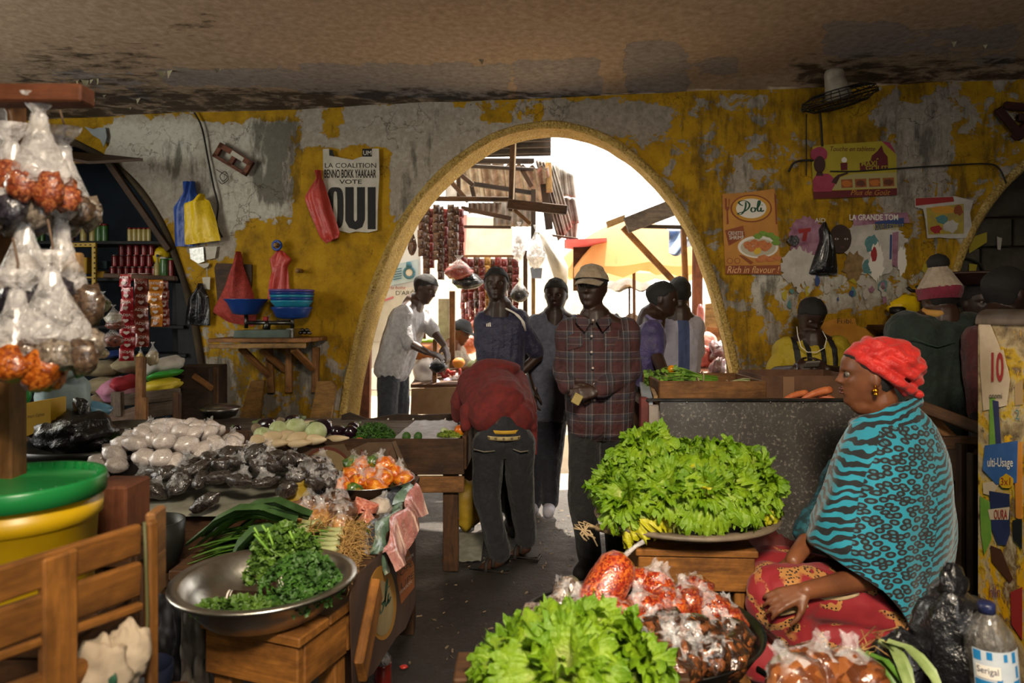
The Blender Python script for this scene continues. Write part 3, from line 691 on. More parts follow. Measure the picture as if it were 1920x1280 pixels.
# --- umbrella
um = thing('market_umbrella', 'large cream market umbrella glowing in the sunlight', 'umbrella', P(1190, 700, 8.0))
UMB = NT('umbrella_canvas'); UMB.bs(Base_Color=rgb('#cfa878'), Roughness=.9)
tl = UMB.n('ShaderNodeBsdfTranslucent'); tl.inputs[0].default_value = rgb('#e2b078'); mx = UMB.n('ShaderNodeMixShader', i0=.6); UMB.t.links.new(UMB.b.outputs[0], mx.inputs[1]); UMB.t.links.new(tl.outputs[0], mx.inputs[2]); UMB.t.links.new(mx.outputs[0], UMB.out.inputs[0]); UMB = UMB.m
apex = P(1188, 412, 8.0); rad = .93
def umb(u, v_):
    a = u*2*pi; sag = 1-.10*v_*abs(math.sin(4*a)); r = rad*v_*sag
    return apex+V((r*math.cos(a), r*math.sin(a)*.95, -.05*v_-.50*v_*v_-.04*v_*abs(math.sin(4*a))))
m = MB(); m.grid(65, 9, umb); 
def val(u, v_):
    p = umb(u, 1.); return p+V((0, 0, -.10*v_*(1+.25*math.sin(u*2*pi*16))))
m.grid(65, 3, val); obj('canopy', m, UMB, um)
for k in range(8):
    m = MB(); a = pi/8+k*pi/4; e = umb(a/(2*pi) % 1, .96)-V((0, 0, .02)); h = apex-V((0, 0, .42)); m.tube([h, h.lerp(e, .55)+V((0, 0, .05)), umb(a/(2*pi) % 1, .62)-V((0, 0, .02))], .006, 5); m.tube([apex-V((0, 0, .03)), umb(a/(2*pi) % 1, .5)-V((0, 0, .015)), e], .006, 5); obj('rib', m, WOOD_D, um)
m = MB(); m.tube([apex, P(1190, 700, 8.0)], .02, 8); obj('pole', m, WOOD_D, um)
GRC = mat('grey_canvas', '#5a5a58', '#77766f', 5, .9)
um2 = thing('market_umbrella', 'small grey canvas umbrella below the cream one', 'umbrella', P(1175, 700, 9.2))
ap2 = P(1180, 505, 9.2)
m = MB(); m.grid(41, 6, lambda u, v_: ap2+V((.42*v_*math.cos(u*2*pi), .42*v_*math.sin(u*2*pi), -.02-.25*v_*v_-.03*v_*math.sin(u*2*pi*8)))); obj('canopy', m, GRC, um2)
m = MB(); m.tube([ap2, P(1180, 700, 9.2)], .015, 8); obj('pole', m, WOOD_D, um2)
# --- right-hand stall frame
rs = thing('stall_frame', 'timber stall frame with a grey plank roof edge right of the umbrella', 'stall', P(1290, 800, 6.4))
pquad('roof_plank', [(1170, 408, 6.2), (1262, 372, 6.2), (1276, 400, 6.2), (1180, 436, 6.2)], WOOD_G, rs, .05)
pquad('roof_plank', [(1137, 415, 6.4), (1172, 402, 6.4), (1172, 414, 6.4), (1140, 427, 6.4)], WOOD_P, rs, .05)
pbeam('diagonal_brace', (1168, 426, 6.5), (1262, 526, 6.5), 11, .05, WOOD_O, rs)
pbeam('rail', (1195, 424, 6.3), (1290, 426, 6.3), 7, .05, WOOD_B, rs)
pbeam('post', (1280, 400, 6.4), (1290, 640, 6.4), 9, .06, WOOD_O, rs)
pbeam('post', (1308, 440, 6.3), (1306, 720, 6.3), 17, .07, WOOD_R, rs)
pbeam('post', (1367, 570, 5.5), (1372, 760, 5.5), 13, .07, WOOD_D, rs)
pquad('backdrop_board', [(1075, 463, 7.6), (1135, 458, 7.6), (1135, 545, 7.6), (1075, 545, 7.6)], WOOD_D, rs, .03)
BLT = mat('blue_tarp', '#51698e', '#8fa0b8', 6, .6, 0, .4)
cloth('blue_tarp', lambda u, v_: P(1254+u*44, 432+v_*42+8*math.sin(u*5)*v_-u*6*v_, 6.7+.2*math.sin(u*3+v_*4)), BLT, ('bunched blue and grey tarpaulin under the stall roof', 'tarpaulin'))
# meat stall
ms = thing('meat_counter', 'pale table with butchered meat just inside the right of the arch', 'table', P(1330, 860, 6.2))
pquad('top', [(1285, 708, 5.9), (1375, 708, 5.7), (1362, 662, 6.6), (1290, 662, 6.7)], mat('pink_counter', '#a8745e', '#c08a72', 5, .6), ms, .04)
pquad('back_crate', [(1320, 640, 6.9), (1352, 640, 6.9), (1354, 566, 6.9), (1322, 570, 6.9)], WOOD_P, ms, .03)
pquad('crate_box', [(1318, 632, 6.7), (1345, 632, 6.7), (1345, 614, 6.7), (1320, 612, 6.7)], WOOD_M, ms, .1)
for x in (1300, 1355): pbeam('leg', (x, 710, 6.0), (x, 890, 6.0), 12, .06, WOOD_D, ms)
MEAT = mat('raw_meat', '#7a2a26', '#b05a50', 16, .35, 0, .5, 30, coat=.3); MEATD = mat('dark_meat', '#2e1210', '#54221c', 14, .4, 0, .6, 26, coat=.3); FATM = mat('meat_fat', '#b07a70', '#d0a498', 12, .4, 0, .4)
def meat(label, x, y, Y, rx, ry, mm, seed):
    m = MB(); s = Y/F; m.ell(P(x, y, Y), (rx*s, ry*s*.9, ry*s), Matrix.Rotation(seed, 4, 'Y'), 20, 12, .45, 1.8, seed); m.v = [tuple(V(v)+V((0, 0, .02*noise.noise(V(v)*14)))) for v in m.v]
    obj('meat_joint', m, mm, None, True, (label, 'meat', 'meat on the counter'))
meat('large marbled pink meat joint lying on the counter', 1322, 668, 6.0, 22, 19, MEAT, 2)
meat('dark rib joint standing on the meat counter', 1346, 664, 5.9, 17, 24, MEATD, 3)
meat('blackish meat slab at the front of the meat counter', 1345, 694, 5.7, 24, 14, MEATD, 5)
meat('pale fatty cut at the top of the meat pile', 1330, 642, 6.3, 20, 15, FATM, 7)
m = MB(); m.tube([P(1312+2*math.sin(k*.8), 570+k*9, 6.1) for k in range(11)], [.012, .03, .034, .036, .04, .036, .034, .03, .028, .022, .01], 10); obj('hanging_offal', m, MEAT, None, True, ('long dark red strip of meat hanging from the stall post', 'meat'))
m = MB(); m.ell(P(1301, 672, 6.0), (.05, .05, .045), None, 12, 8, .3, 3, 1); obj('knotted_bag', m, mat('bright_blue_plastic', '#1550a8', '#2a6ac8', 8, .35), None, True, ('small bright blue knotted bag on the meat counter', 'bag'))
# --- vegetable table just outside, left
vt = thing('street_table', 'cardboard-fronted street table crowded with goods left of the crowd', 'table', P(825, 880, 5.75))
pquad('front_panel', [(770, 776, 5.62), (885, 776, 5.62), (885, 724, 5.62), (772, 728, 5.62)], mat('cardboard', '#6b4f34', '#86684a', 5, .85), vt, .02)
pquad('top', [(770, 727, 5.65), (890, 727, 5.65), (985, 688, 6.7), (800, 690, 6.7)], WOOD_D, vt, .03)
for x in (778, 878): pbeam('leg', (x, 740, 5.68), (x, 905, 5.68), 10, .05, WOOD_D, vt)
pbeam('post', (816, 635, 5.75), (815, 725, 5.75), 8, .05, WOOD_M, vt)
def clump(name, label, cat, x, y, Y, rx, ry, mm, n, seed, group=None, jag=.3):
    m = MB(); rnd = random.Random(seed); s = Y/F
    for k in range(n): m.ell(P(x+rnd.uniform(-rx, rx), y+rnd.uniform(-ry, ry)*.6, Y+rnd.uniform(-.06, .06)), (rnd.uniform(.3, .5)*ry*s*1.3,)*3, None, 8, 6, jag, 2.5, k)
    obj(name, m, mm, None, True, (label, cat, group))
def veg(name, label, cat, x, y, Y, r, mm, seed=0, sx=1., group=None, nz=.1, ns=2.):
    m = MB(); s = Y/F; m.ell(P(x, y, Y), (r*s*sx, r*s, r*s), Matrix.Rotation(seed, 4, 'Y'), 14, 9, nz, ns, seed); return obj(name, m, mm, None, True, (label, cat, group))
GARL = mat('garlic_net', '#8a7fa8', '#cfc4d4', 30, .5, 0, .4)
for i, (x, y) in enumerate([(806, 735), (818, 729), (832, 738), (845, 744), (826, 747), (838, 727)]): veg('net_bag', ORD[i]+' lilac net bag of garlic at the front of the street table', 'bag', x, y-8, 5.75+.02*i, 9, GARL, i, 1.3, 'garlic bags on the street table', .25, 4)
for i, (x, y) in enumerate([(850, 716), (862, 720), (872, 716), (856, 708)]): veg('white_bag', ORD[i]+' small white bag of onions on the street table', 'bag', x, y, 5.9+.02*i, 9, FILMW, i, 1.2, 'white bags on the street table', .25, 4)
REDV = mat('red_vegetable', '#8a1a1a', '#b03a2c', 12, .35); ORV = mat('orange_bag', '#c0502a', '#e08a5a', 12, .4, 0, .4, coat=.5); PALEG = mat('pale_green_vegetable', '#8fa070', '#c2c8a0', 9, .5)
for i in range(9): veg('chilli', ORD[i]+' red chilli from the left in the heap on the street table', 'chilli', 824+i*4+(i % 3)*3, 698+(i*7) % 14, 5.95, 3.2, REDV, i, 2.4, 'red chillies on the street table')
for i in range(5): veg('turnip', ORD[i]+' pale green turnip from the left on the street table', 'turnip', 886+i*13, 684-(i % 2)*5, 6.3, 9, PALEG, i, 1.1, 'turnips on the street table')
for i, (x, y, r) in enumerate([(880, 648, 15), (897, 640, 12), (868, 660, 11), (905, 625, 12), (890, 612, 10)]): veg('orange_bag', ORD[i]+' orange plastic bag in the heap behind the capped stallholder', 'bag', x, y, 6.9, r, ORV, i, 1.2, 'orange bags on the back stall', .3, 3)
veg('spice_tub', 'small red and yellow cardboard box at the table post', 'box', 860, 680, 5.9, 10, mat('red_yellow_box', '#a82a1c', '#d8a018', 2, .6), 0, 1.2)
m = MB(); s = 6.0/F; m.lathe([(.13, 0), (.16, .13), (.165, .13), (.15, .02), (0, .02)], 24, P(790, 672, 6.0)); obj('basket', m, mat('brown_plastic_tub', '#8a4a18', '#a8601e', 7, .4), None, True, ('brown plastic tub on the street table behind the white sweater man', 'tub'))
t = thing('yellow_tub', 'yellow plastic tub with a lime green lid on the street table', 'tub', P(796, 668, 6.4))
m = MB(); m.lathe([(.15, 0), (.18, .14), (.185, .14), (.16, .0)], 24, P(796, 668, 6.4)); obj('tub', m, mat('yellow_plastic', '#d8a010', '#e8b818', 5, .35), t)
m = MB(); m.lathe([(0, .165), (.19, .16), (.192, .14), (.185, .138)], 24, P(796, 668, 6.4)); obj('lid', m, mat('lime_plastic', '#7aa820', '#98c030', 5, .35), t)
m = MB(); m.ell(P(797, 700, 5.9), (.11, .09, .14), None, 18, 12, .3, 2.5, 4); obj('white_sack', m, mat('white_sack', '#b9b4b0', '#d2cec8', 6, .6, 0, .5, 14), None, True, ('slumped white plastic sack beside the white sweater man', 'sack'))
pquad('notice_board', [(822, 560, 6.6), (842, 560, 6.6), (842, 650, 6.6), (822, 650, 6.6)], mat('peeling_board', '#8a8270', '#b0a890', 12, .8), None, .02, ('peeling pale notice board between two timber posts', 'board'))
# far sunlit blocks of the street
m = MB(); m.box((-1.5, 12.5, 1.2), (7, .3, 2.4)); m.box((4.6, 11.5, .8), (3, .3, 1.6)); obj('street_wall', m, mat('sunlit_plaster', '#c8bca8', '#ddd2c0', 3, .9), None, False, ('pale sunlit wall at the far side of the street', 'wall'))
fs = thing('far_stall', 'timber stall bench across the sunlit street', 'stall', (1.3, 9.5, 0))
board('top', (-.3, 9.5, 1.1), (2.9, 9.5, 1.1), .9, .06, (0, 0, 1), WOOD_M, fs)
for x in (-.2, 1.2, 2.75): board('leg', (x, 9.5, 0), (x, 9.5, 1.07), .08, .08, (0, -1, 0), WOOD_M, fs)
for i, (x, c1, lb) in enumerate([(1035, '#6a3a2a', 'rust brown'), (1150, '#38404a', 'slate grey'), (1186, '#6b5a48', 'khaki'), (1222, '#3a3a44', 'charcoal')]):
    m = MB(); p = P(x, 577, 9.5); p.z = 1.13+.13; m.ell(p, (.13, .12, .14), None, 16, 10, .3, 3, i); obj('goods_bundle', m, mat('goods%d' % i, c1, rough=.8), None, True, (lb+' bundle of goods on the stall bench across the street', 'bundle', 'goods across the street'))
# ------------------------------------------------------------------ left-hand wall: shop alcove, hung bags, shelf with scale
def wbox(name, x0, y0, x1, y1, mat_, parent, off=0., th=.04, b=.003):
    """a board lying against the wall, given by its outline in the picture; th = how far it stands out"""
    m = MB(); q = [W(x0, y1, off), W(x1, y1, off), W(x1, y0, off), W(x0, y0, off)]; m.prism(q, WN*th); return obj(name, m, mat_, parent, False)
AY = 6.05                                  # depth of the alcove shelves
sh = thing('shop_shelving', 'dark shelving inside the shop behind the left arch', 'shelving', P(200, 860, AY))
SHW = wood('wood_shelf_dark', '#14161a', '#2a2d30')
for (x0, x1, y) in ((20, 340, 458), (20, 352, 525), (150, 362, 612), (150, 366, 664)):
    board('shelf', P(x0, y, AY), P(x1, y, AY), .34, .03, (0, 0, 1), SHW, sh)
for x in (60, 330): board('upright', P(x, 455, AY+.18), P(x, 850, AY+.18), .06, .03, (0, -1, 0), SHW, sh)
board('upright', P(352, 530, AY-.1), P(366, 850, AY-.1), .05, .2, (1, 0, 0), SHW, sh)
# rows of tins and jars
def lath_obj(name, prof, base, mat_, tag=None, parent=None, n=14): m = MB(); m.lathe(prof, n, base); return obj(name, m, mat_, parent, True, tag)
TIN = mat('red_tin', '#5a0f12', '#8a1a1c', 22, .3, .2, coat=.4); TINL = mat('tin_lid', '#8a8a86', rough=.3, metal=.9); JARY = mat('pale_mustard', '#a89650', '#c4b478', 14, .35, coat=.4); JARG = mat('green_jar', '#2c5a2c', '#4f7a3a', 14, .35, coat=.4)
def on_shelf(name, x, yb, Y, r, h, mm, label, grp, cat, lidm=None, neck=False):
    t = lath_obj(name, [(r*.95, 0), (r, .006), (r, h*.62 if neck else h-.008), (r*.35, h*.8), (r*.33, h)] if neck else [(r*.95, 0), (r, .006), (r, h-.008), (r*.94, h)], P(x, yb, Y), mm, (label, cat, grp))
    if lidm: lath_obj('lid', [(r*(.42 if neck else .97), 0), (r*(.42 if neck else .97), h*.1), (0, h*.1)], P(x, yb, Y)+V((0, 0, h)), lidm, None, t)
    return t
k = 0
for (yb, xs) in ((525, range(212, 292, 13)), (503, range(216, 286, 13)), (482, range(229, 290, 14))):
    for x in xs:
        t = on_shelf('food_tin', x, yb-3, AY-.05, .027, .095, TIN, ORD[(x-205)//13]+' red tin from the left in the %s row of the stack' % {525: 'bottom', 503: 'middle', 482: 'top'}[yb], 'red tins on the shop shelf', 'tin', TINL); k += 1
for i, x in enumerate((244, 253, 262, 271, 280)): on_shelf('sauce_jar', x, 455, AY, .022, .12, JARY, ORD[i]+' small pale jar from the left on the top shop shelf', 'jars on the top shop shelf', 'jar', TIN)
for i, x in enumerate((128, 136)): on_shelf('sauce_bottle', x, 455, AY, .022, .15, mat('brown_sauce', '#3a1a12', '#5a2c1a', 9, .3, coat=.4), ORD[i]+' dark brown sauce bottle on the top shop shelf', 'brown bottles', 'bottle', TIN)
for i, x in enumerate((157, 174)): on_shelf('mayonnaise_bottle', x, 455, AY, .028, .2, JARY, ORD[i]+' pale yellow bottle with a blue cap on the top shop shelf', 'yellow bottles', 'bottle', BLUEBAG, True)
for i, x in enumerate((186, 197)): on_shelf('green_jar', x, 455, AY, .03, .15, JARG, ORD[i]+' green and pale labelled jar beside the yellow bottles', 'green jars', 'jar', TIN)
for i, x in enumerate((60, 70, 80)): on_shelf('green_bottle', x, 455, AY, .02, .14, JARG, ORD[i]+' dark green bottle behind the hanging bags', 'green bottles', 'bottle', TIN, True)
on_shelf('mustard_bottle', 295, 522, AY-.08, .026, .19, JARY, 'pale bottle with a dark cap at the right end of the red tins', None, 'bottle', BLUEBAG, True)
on_shelf('food_tub', 309, 522, AY-.08, .04, .17, JARG, 'green and cream food tub beside the pale bottle', None, 'tub', PAPER)
on_shelf('label_tin', 322, 522, AY-.08, .028, .16, TIN, 'red and green tin at the end of the shop shelf', None, 'tin', JARG)
for i, x in enumerate((252, 273)): on_shelf('margarine_tub', x, 526, AY-.22, .05, .055, TIN, ORD[i]+' small red tub with a white lid above the sachet strips', 'red tubs', 'tub', PAPER)
m = MB(); m.ell(P(300, 478, AY), (.10, .06, .08), None, 16, 10, .3, 3, 3); obj('yellow_packet', m, YELBAG, None, True, ('crumpled yellow packet leaning on the red tins', 'packet'))
m = MB(); m.box(P(192, 497, AY+.02), (.12, .08, .07), None, .004); m2 = obj('carton', m, mat('grey_blue_carton', '#3e5058', rough=.8), None, False, ('small grey blue carton on the shop shelf', 'carton'))
m = MB(); m.box(P(190, 515, AY-.02), (.10, .08, .06), None, .004); obj('carton', m, mat('ochre_carton', '#a87f14', rough=.8), None, False, ('small ochre carton under the grey blue one', 'carton'))
# yellow slotted steel frame
YS = mat('yellow_slotted_steel', '#a8860e', '#bf9a14', 10, .5)
fr = thing('slotted_frame', 'yellow slotted steel rack frame in the shop', 'frame', P(150, 566, 5.75))
for a, b in (((112, 459), (181, 459)), ((177, 455), (177, 567)), ((120, 566), (181, 566)), ((120, 520), (177, 520))): pbeam('slotted_bar', (a[0], a[1], 5.75), (b[0], b[1], 5.75), 8 if b[1] != 520 else 3, .025, YS, fr)
HOLE = mat('hole_dark', '#141208', rough=.9)
for k in range(11): m = MB(); m.box(P(177, 464+k*9.6, 5.735), (.008, .004, .014)); obj('slot', m, HOLE, fr, False)
for k in range(6): m = MB(); m.box(P(124+k*9, 459, 5.735), (.014, .004, .008)); obj('slot', m, HOLE, fr, False)
m = MB(); m.box(P(152, 498, 5.9), (.16, .1, .14), None, .005); obj('yellow_carton', m, mat('yellow_red_carton', '#b8981a', '#a8801a', 3, .7), None, False, ('yellow carton inside the slotted steel frame', 'carton'))
m = MB(); m.lathe([(.085, 0), (.10, .14), (.107, .14), (.107, .16), (.09, .16)], 20, P(163, 612, 5.4)); obj('white_bucket', m, mat('white_bucket', '#7e807c', '#9a9a94', 5, .4), None, True, ('small white bucket half hidden behind hanging bags', 'bucket'))
# awning board over the arch
aw = thing('awning_board', 'brown plywood awning board jutting from the left arch', 'awning', W(250, 335, .2))
m = MB(); m.prism([W(120, 297, .03), W(208, 296, .03), W(350, 328, .52), W(262, 334, .55), W(110, 305, .5)], V((0, 0, .02))); obj('board', m, WOOD_D, aw, False)
board('edge_batten', W(110, 303, .02), W(205, 301, .02), .05, .03, WN, WOOD_P, aw)
board('support', W(210, 305, .05), W(322, 470, .03), .05, .03, WN, WOOD_D, aw)
# --- bags hung flat on the wall
def wbag(name, label, pts, mat_, off=.02, fat=.05, handle=None, n=9, group='plastic bags hung on the wall', seed=0):
    """a limp carrier bag hung on a nail: outline given as left and right edges from top to bottom"""
    L = [p[0] for p in pts]; m = MB(); ys = [p[2] for p in pts]
    N = 22
    def edge(t):
        f = t*(len(pts)-1); i = min(int(f), len(pts)-2); g_ = f-i; a, b = pts[i], pts[i+1]
        return [lerp(a[j], b[j], g_) for j in range(4)]
    def fn(u, v_):
        xl, xr, yl, yr = edge(v_); x = lerp(xl, xr, u); y = lerp(yl, yr, u)
        b = fat*math.sin(pi*u)**.7*math.sin(pi*min(1, v_*.8+.15)); wr = .010*math.sin(u*16+v_*6+seed)*(1-.5*v_)+.02*noise.noise(V((u*4, v_*3, seed+.5)))
        return W(x, y, off+b+wr)
    m.grid(15, N, fn); m.grid(15, N, lambda u, v_: W(*[(lambda e: (lerp(e[0], e[1], 1-u), lerp(e[2], e[3], 1-u)))(edge(v_))][0], off-.004))
    return obj(name, m, mat_, None, True, (label, 'bag', group))
wbag('carrier_bag', 'blue plastic carrier bag hanging behind the yellow one', [(347, 368, 341, 341), (346, 370, 362, 362), (327, 382, 390, 378), (329, 375, 415, 400), (331, 368, 462, 462)], BLUEBAG, .02, .04, seed=1)
wbag('carrier_bag', 'bright yellow plastic carrier bag on the left wall', [(383, 390, 366, 366), (370, 394, 378, 376), (353, 400, 384, 378), (354, 412, 420, 412), (358, 421, 460, 452)], YELBAG, .06, .04, seed=2)
MESH = mat('red_mesh_bag', '#8a2620', '#ad3a2e', 40, .6, 0, .8, 90)
wbag('mesh_bag', 'baggy red mesh bag hanging at the left of the scale shelf', [(448, 454, 472, 472), (442, 460, 500, 500), (432, 468, 525, 522), (416, 478, 556, 552), (402, 484, 584, 592), (432, 478, 604, 612)], MESH, .02, .09, seed=3)
wbag('carrier_bag', 'twisted red carrier bag hanging from the blue ringed peg', [(522, 532, 470, 470), (507, 549, 486, 486), (513, 541, 508, 500), (508, 543, 530, 530), (503, 548, 560, 562)], REDBAG, .02, .035, seed=4)
wbag('carrier_bag', 'folded red carrier bag hanging over the corner of the vote poster', [(592, 606, 321, 320), (597, 606, 336, 336), (575, 612, 372, 350), (588, 626, 410, 395), (603, 640, 446, 436), (614, 638, 457, 446)], REDBAG, .03, .04, seed=5)
wbag('carrier_bag', 'limp black plastic bag hanging at the edge of the left arch', [(376, 382, 531, 531), (368, 388, 545, 545), (356, 394, 560, 558), (352, 396, 585, 585), (350, 396, 608, 610)], BLACKBAG, .02, .05, seed=6)
# pegs and nails
def peg(label, x, y, mm, ring=None):
    t = thing('wall_peg', label, 'peg', W(x, y, .03)); m = MB(); c = W(x, y, .0); m.tube([c, c+WN*.075, c+WN*.085], [.016, .019, .014], 12); obj('knob', m, mm, t)
    if ring:
        m = MB(); m.tube([c+WN*.05+(WT*math.cos(a)+V((0, 0, math.sin(a))))*.034 for a in [2*pi*k/16 for k in range(17)]], .011, 6); obj('ring', m, ring, t)
peg('wooden wall peg with a blue plastic ring', 525, 461, WOOD_P, BLUEBAG); peg('bare wooden wall peg right of the red bags', 566, 508, WOOD_P)
# small red wooden fitting nailed askew
wf = thing('wall_fitting', 'small red wooden fitting nailed askew on the bare plaster', 'fitting', W(440, 330, .02))
def rot(px, py, a, cx=441, cy=299): c, s = math.cos(a), math.sin(a); return cx+px*c-py*s, cy+px*s+py*c
for (x0, y0, x1, y1) in ((-36, -14, 36, -4), (-36, 10, 36, 16), (-36, -14, -28, 16), (28, -14, 36, 16), (-4, -10, 4, 14)):
    wpoly('slat', [rot(x, y, R(31)) for x, y in ((x0, y0), (x1, y0), (x1, y1), (x0, y1))], WOOD_R, wf, .006, .03)
wpoly('paper_scrap', [rot(x, y, R(31)) for x, y in ((-8, -13), (18, -12), (18, -4), (-8, -4))], PAPER, wf, .037, .002)
# cables
CABLE = mat('black_cable', '#17130f', rough=.7)
def cable(label, pts, r=.006, off=.012):
    m = MB(); q = smooth_curve([(a, b) for a, b in pts], 5); m.tube([W(x, y, off) for x, y in q], r, 6); obj('wall_cable', m, CABLE, None, True, (label, 'cable'))
cable('dark cable running down the bare plaster on the left', [(366, 212), (380, 240), (392, 300), (402, 350), (410, 385), (408, 420), (418, 445)], .007)
m = MB(); q = [(407, 318), (418, 325), (428, 332), (420, 340), (414, 330), (424, 322), (430, 336), (418, 345), (411, 338)]; m.tube([W(x, y, .012) for x, y in smooth_curve(q, 4)], .003, 5); obj('wire_tangle', m, CABLE, None, True, ('little tangle of thin wire under the red wooden fitting', 'wire'))
# papers stuck on the wall
for lb, pts, mm in (('silvery foil wrapper stuck on the wall under the bags', [(356, 466), (382, 463), (384, 490), (372, 494), (358, 485)], mat('foil_paper', '#7a7a78', '#a5a5a2', 40, .35, .6)),
                    ('torn white paper stuck beside the foil wrapper', [(386, 462), (408, 462), (404, 484), (388, 487)], PAPER), ('small white paper slip above the black bag', [(380, 520), (395, 519), (394, 543), (383, 541)], PAPER),
                    ('torn white scrap under the foil wrapper', [(370, 495), (393, 493), (392, 499), (384, 503)], PAPER)):
    wpoly('wall_paper', pts, mm, None, .004, .003, (lb, 'paper', 'papers stuck on the left wall'))
pl = [(60, 0)]
wpoly('torn_paper', [(161, 238), (178, 243), (187, 240), (200, 240), (203, 258), (197, 276), (190, 262), (176, 254)], mat('blue_grey_flake', '#7c8488', '#959c9e', 9, .8), None, .01, .006, ('torn blue grey flake of paint curling off above the left arch', 'paint flake'))
wbox_o = wpoly('backing_board', [(404, 502), (408, 493), (474, 496), (474, 528), (470, 568), (410, 566)], WOOD_D, None, .003, .014, ('brown board fixed behind the red mesh bag', 'board'))
# --- wall shelf with the two-pan scale
ws = thing('wall_shelf', 'rough timber wall shelf on plank brackets holding the scale', 'shelf', W(525, 735, .2))
for k, (o0, x0, x1) in enumerate(((.06, 438, 614), (.19, 440, 612), (.32, 441, 611))): board('top_plank', W(x0, 634, o0), W(x1, 634, o0), .125, .03, (0, 0, 1), WOOD_M, ws)
board('front_rail', W(442, 644, .37), W(612, 643, .37), .035, .025, WN, WOOD_P, ws)
for x0, x1 in ((508, 512), (546, 545), (596, 594)): board('upright', W(x0, 650, .03), W(x1, 735, .03), .055, .03, WN, WOOD_M, ws)
for (a, b, o) in (((478, 648), (512, 708), .1), ((512, 652), (540, 700), .06), ((585, 650), (600, 690), .2)): board('brace', W(*a, o+.12), W(*b, o-.08), .05, .03, WN, WOOD_M, ws)
scl = thing('pan_scale', 'old two-pan shop scale with blue plastic bowls on the wall shelf', 'scale', W(525, 631, .2))
BL = mat('blue_plastic', '#12306e', '#1c4490', 6, .32); TQ = mat('turquoise_plastic', '#1a7a9a', '#2a8aa8', 6, .32); PUR = mat('purple_plastic', '#4a3a7a', '#5a4890', 6, .32); GRM = mat('green_grey_metal', '#2e3a30', '#46524a', 9, .5, .4)
m = MB(); m.prism([W(472, 630, .10), W(572, 630, .10), W(572, 616, .10), W(474, 617, .10)], WN*.17); obj('base', m, GRM, scl, False)
m = MB(); m.prism([W(566, 630, .11), W(578, 630, .11), W(578, 614, .11), W(566, 614, .11)], WN*.15); obj('base_end', m, STEEL, scl, False)
m = MB(); m.tube([W(484, 604, .18), W(568, 604, .18)], .016, 8); m.tube([W(520, 616, .18), W(524, 602, .18)], [.03, .022], 8); obj('beam', m, STEEL_D, scl)
for x in (484, 568): m = MB(); m.tube([W(x, 614, .18), W(x, 590, .18)], .014, 8); obj('pan_post', m, STEEL_D, scl)
m = MB(); c = W(484, 590, .18); m.lathe([(.05, 0), (.10, .012), (.135, .09), (.158, .115), (.162, .122), (.15, .12), (.128, .09), (.095, .022), (0, .015)], 28, c); obj('left_bowl', m, BL, scl)
c = W(567, 597, .18)
for k, (mm, z) in enumerate(((BL, 0), (TQ, .055), (BL, .075), (TQ, .095), (BL, .115), (PUR, .135))):
    m = MB(); r = .152+.003*k
    m.lathe([(.06, .0), (.115, .012), (.138, .06), (r-.005, .075), (r, .082), (r-.004, .092), (.13, .07), (.1, .025), (0, .02)] if k == 0 else [(.10, .01), (.138, .055), (r-.006, .07), (r, .076), (r-.004, .086), (.132, .068), (.1, .028), (0, .024)], 28, c+V((0, 0, z))); obj('stacked_bowl', m, mm, scl)
m = MB(); m.box(W(556, 554, .18), (.15, .05, .012), None, .003); obj('tape_reel', m, mat('yellowed_plastic', '#6a6030', '#8a8048', 9, .4), None, False, ('yellowed strip lying across the stacked blue bowls', 'strip'))
m = MB(); 
for k in range(5): m.ell(W(585+k*4, 622-(k % 2)*5, .2), (.018, .018, .014), None, 10, 7, .2)
obj('scale_weights', m, STEEL_D, scl); m = MB(); m.box(W(517, 597, .16), (.035, .03, .035), None, .004); obj('red_block', m, RED_P, scl, False)
# boards leaning against the foot of the wall
for lb, pts in (('short brown board leaning at the left of the wall foot', [(478, 713), (503, 711), (507, 778), (471, 776)]), ('short brown board leaning beside the arch foot', [(602, 713), (627, 712), (637, 722), (637, 782), (599, 782)])):
    m = MB(); m.prism([W(x, y, .03+.12*(y-710)/70) for x, y in pts], WN*.03); obj('leaning_board', m, wood('wood_chipboard', '#6a4c24', '#96713c'), None, False, (lb, 'board', 'boards at the wall foot'))
# ------------------------------------------------------------------ posters and right-hand wall
def fan_poly(cx, cy, rx, ry, seed, n=22, j=.2):
    r = random.Random(seed); return [(cx+rx*math.cos(2*pi*k/n)*(1+r.uniform(-j, j)), cy+ry*math.sin(2*pi*k/n)*(1+r.uniform(-j, j))) for k in range(n)]
# vote poster
vp = thing('vote_poster', 'torn black and white vote poster on the yellow wall', 'poster', W(658, 437, .004))
wpoly('sheet', [(606, 280), (617, 279), (622, 292), (640, 296), (662, 300), (672, 296), (680, 294), (682, 279), (711, 279), (712, 330), (709, 380), (708, 432), (690, 436), (668, 434), (655, 437), (640, 433), (612, 432), (609, 380), (607, 330)], PAPER, vp, .004, .003)
wpoly('print_block', [(680, 279), (698, 279), (698, 294), (680, 294)], BLACK, vp, .0075, .001); wtext('lettering', 'UM', 682, 283, 697, 291, WHITE_P, vp, .010)
wpoly('print_block', [(618, 281), (624, 282), (628, 294), (618, 292)], BLACK, vp, .0075, .001)
wtext('lettering', 'LA COALITION', 610, 306, 706, 315, BLACK, vp, .009)
wtext('lettering', 'BENNO BOKK YAAKAAR', 609, 318, 706, 334, BLACK, vp, .009, bold=.02)
wtext('lettering', 'VOTE', 637, 337, 679, 345, BLACK, vp, .009, bold=.01)
m = MB()
def slab(pts): m.prism([W(x, y, .0075) for x, y in pts], WN*.001)
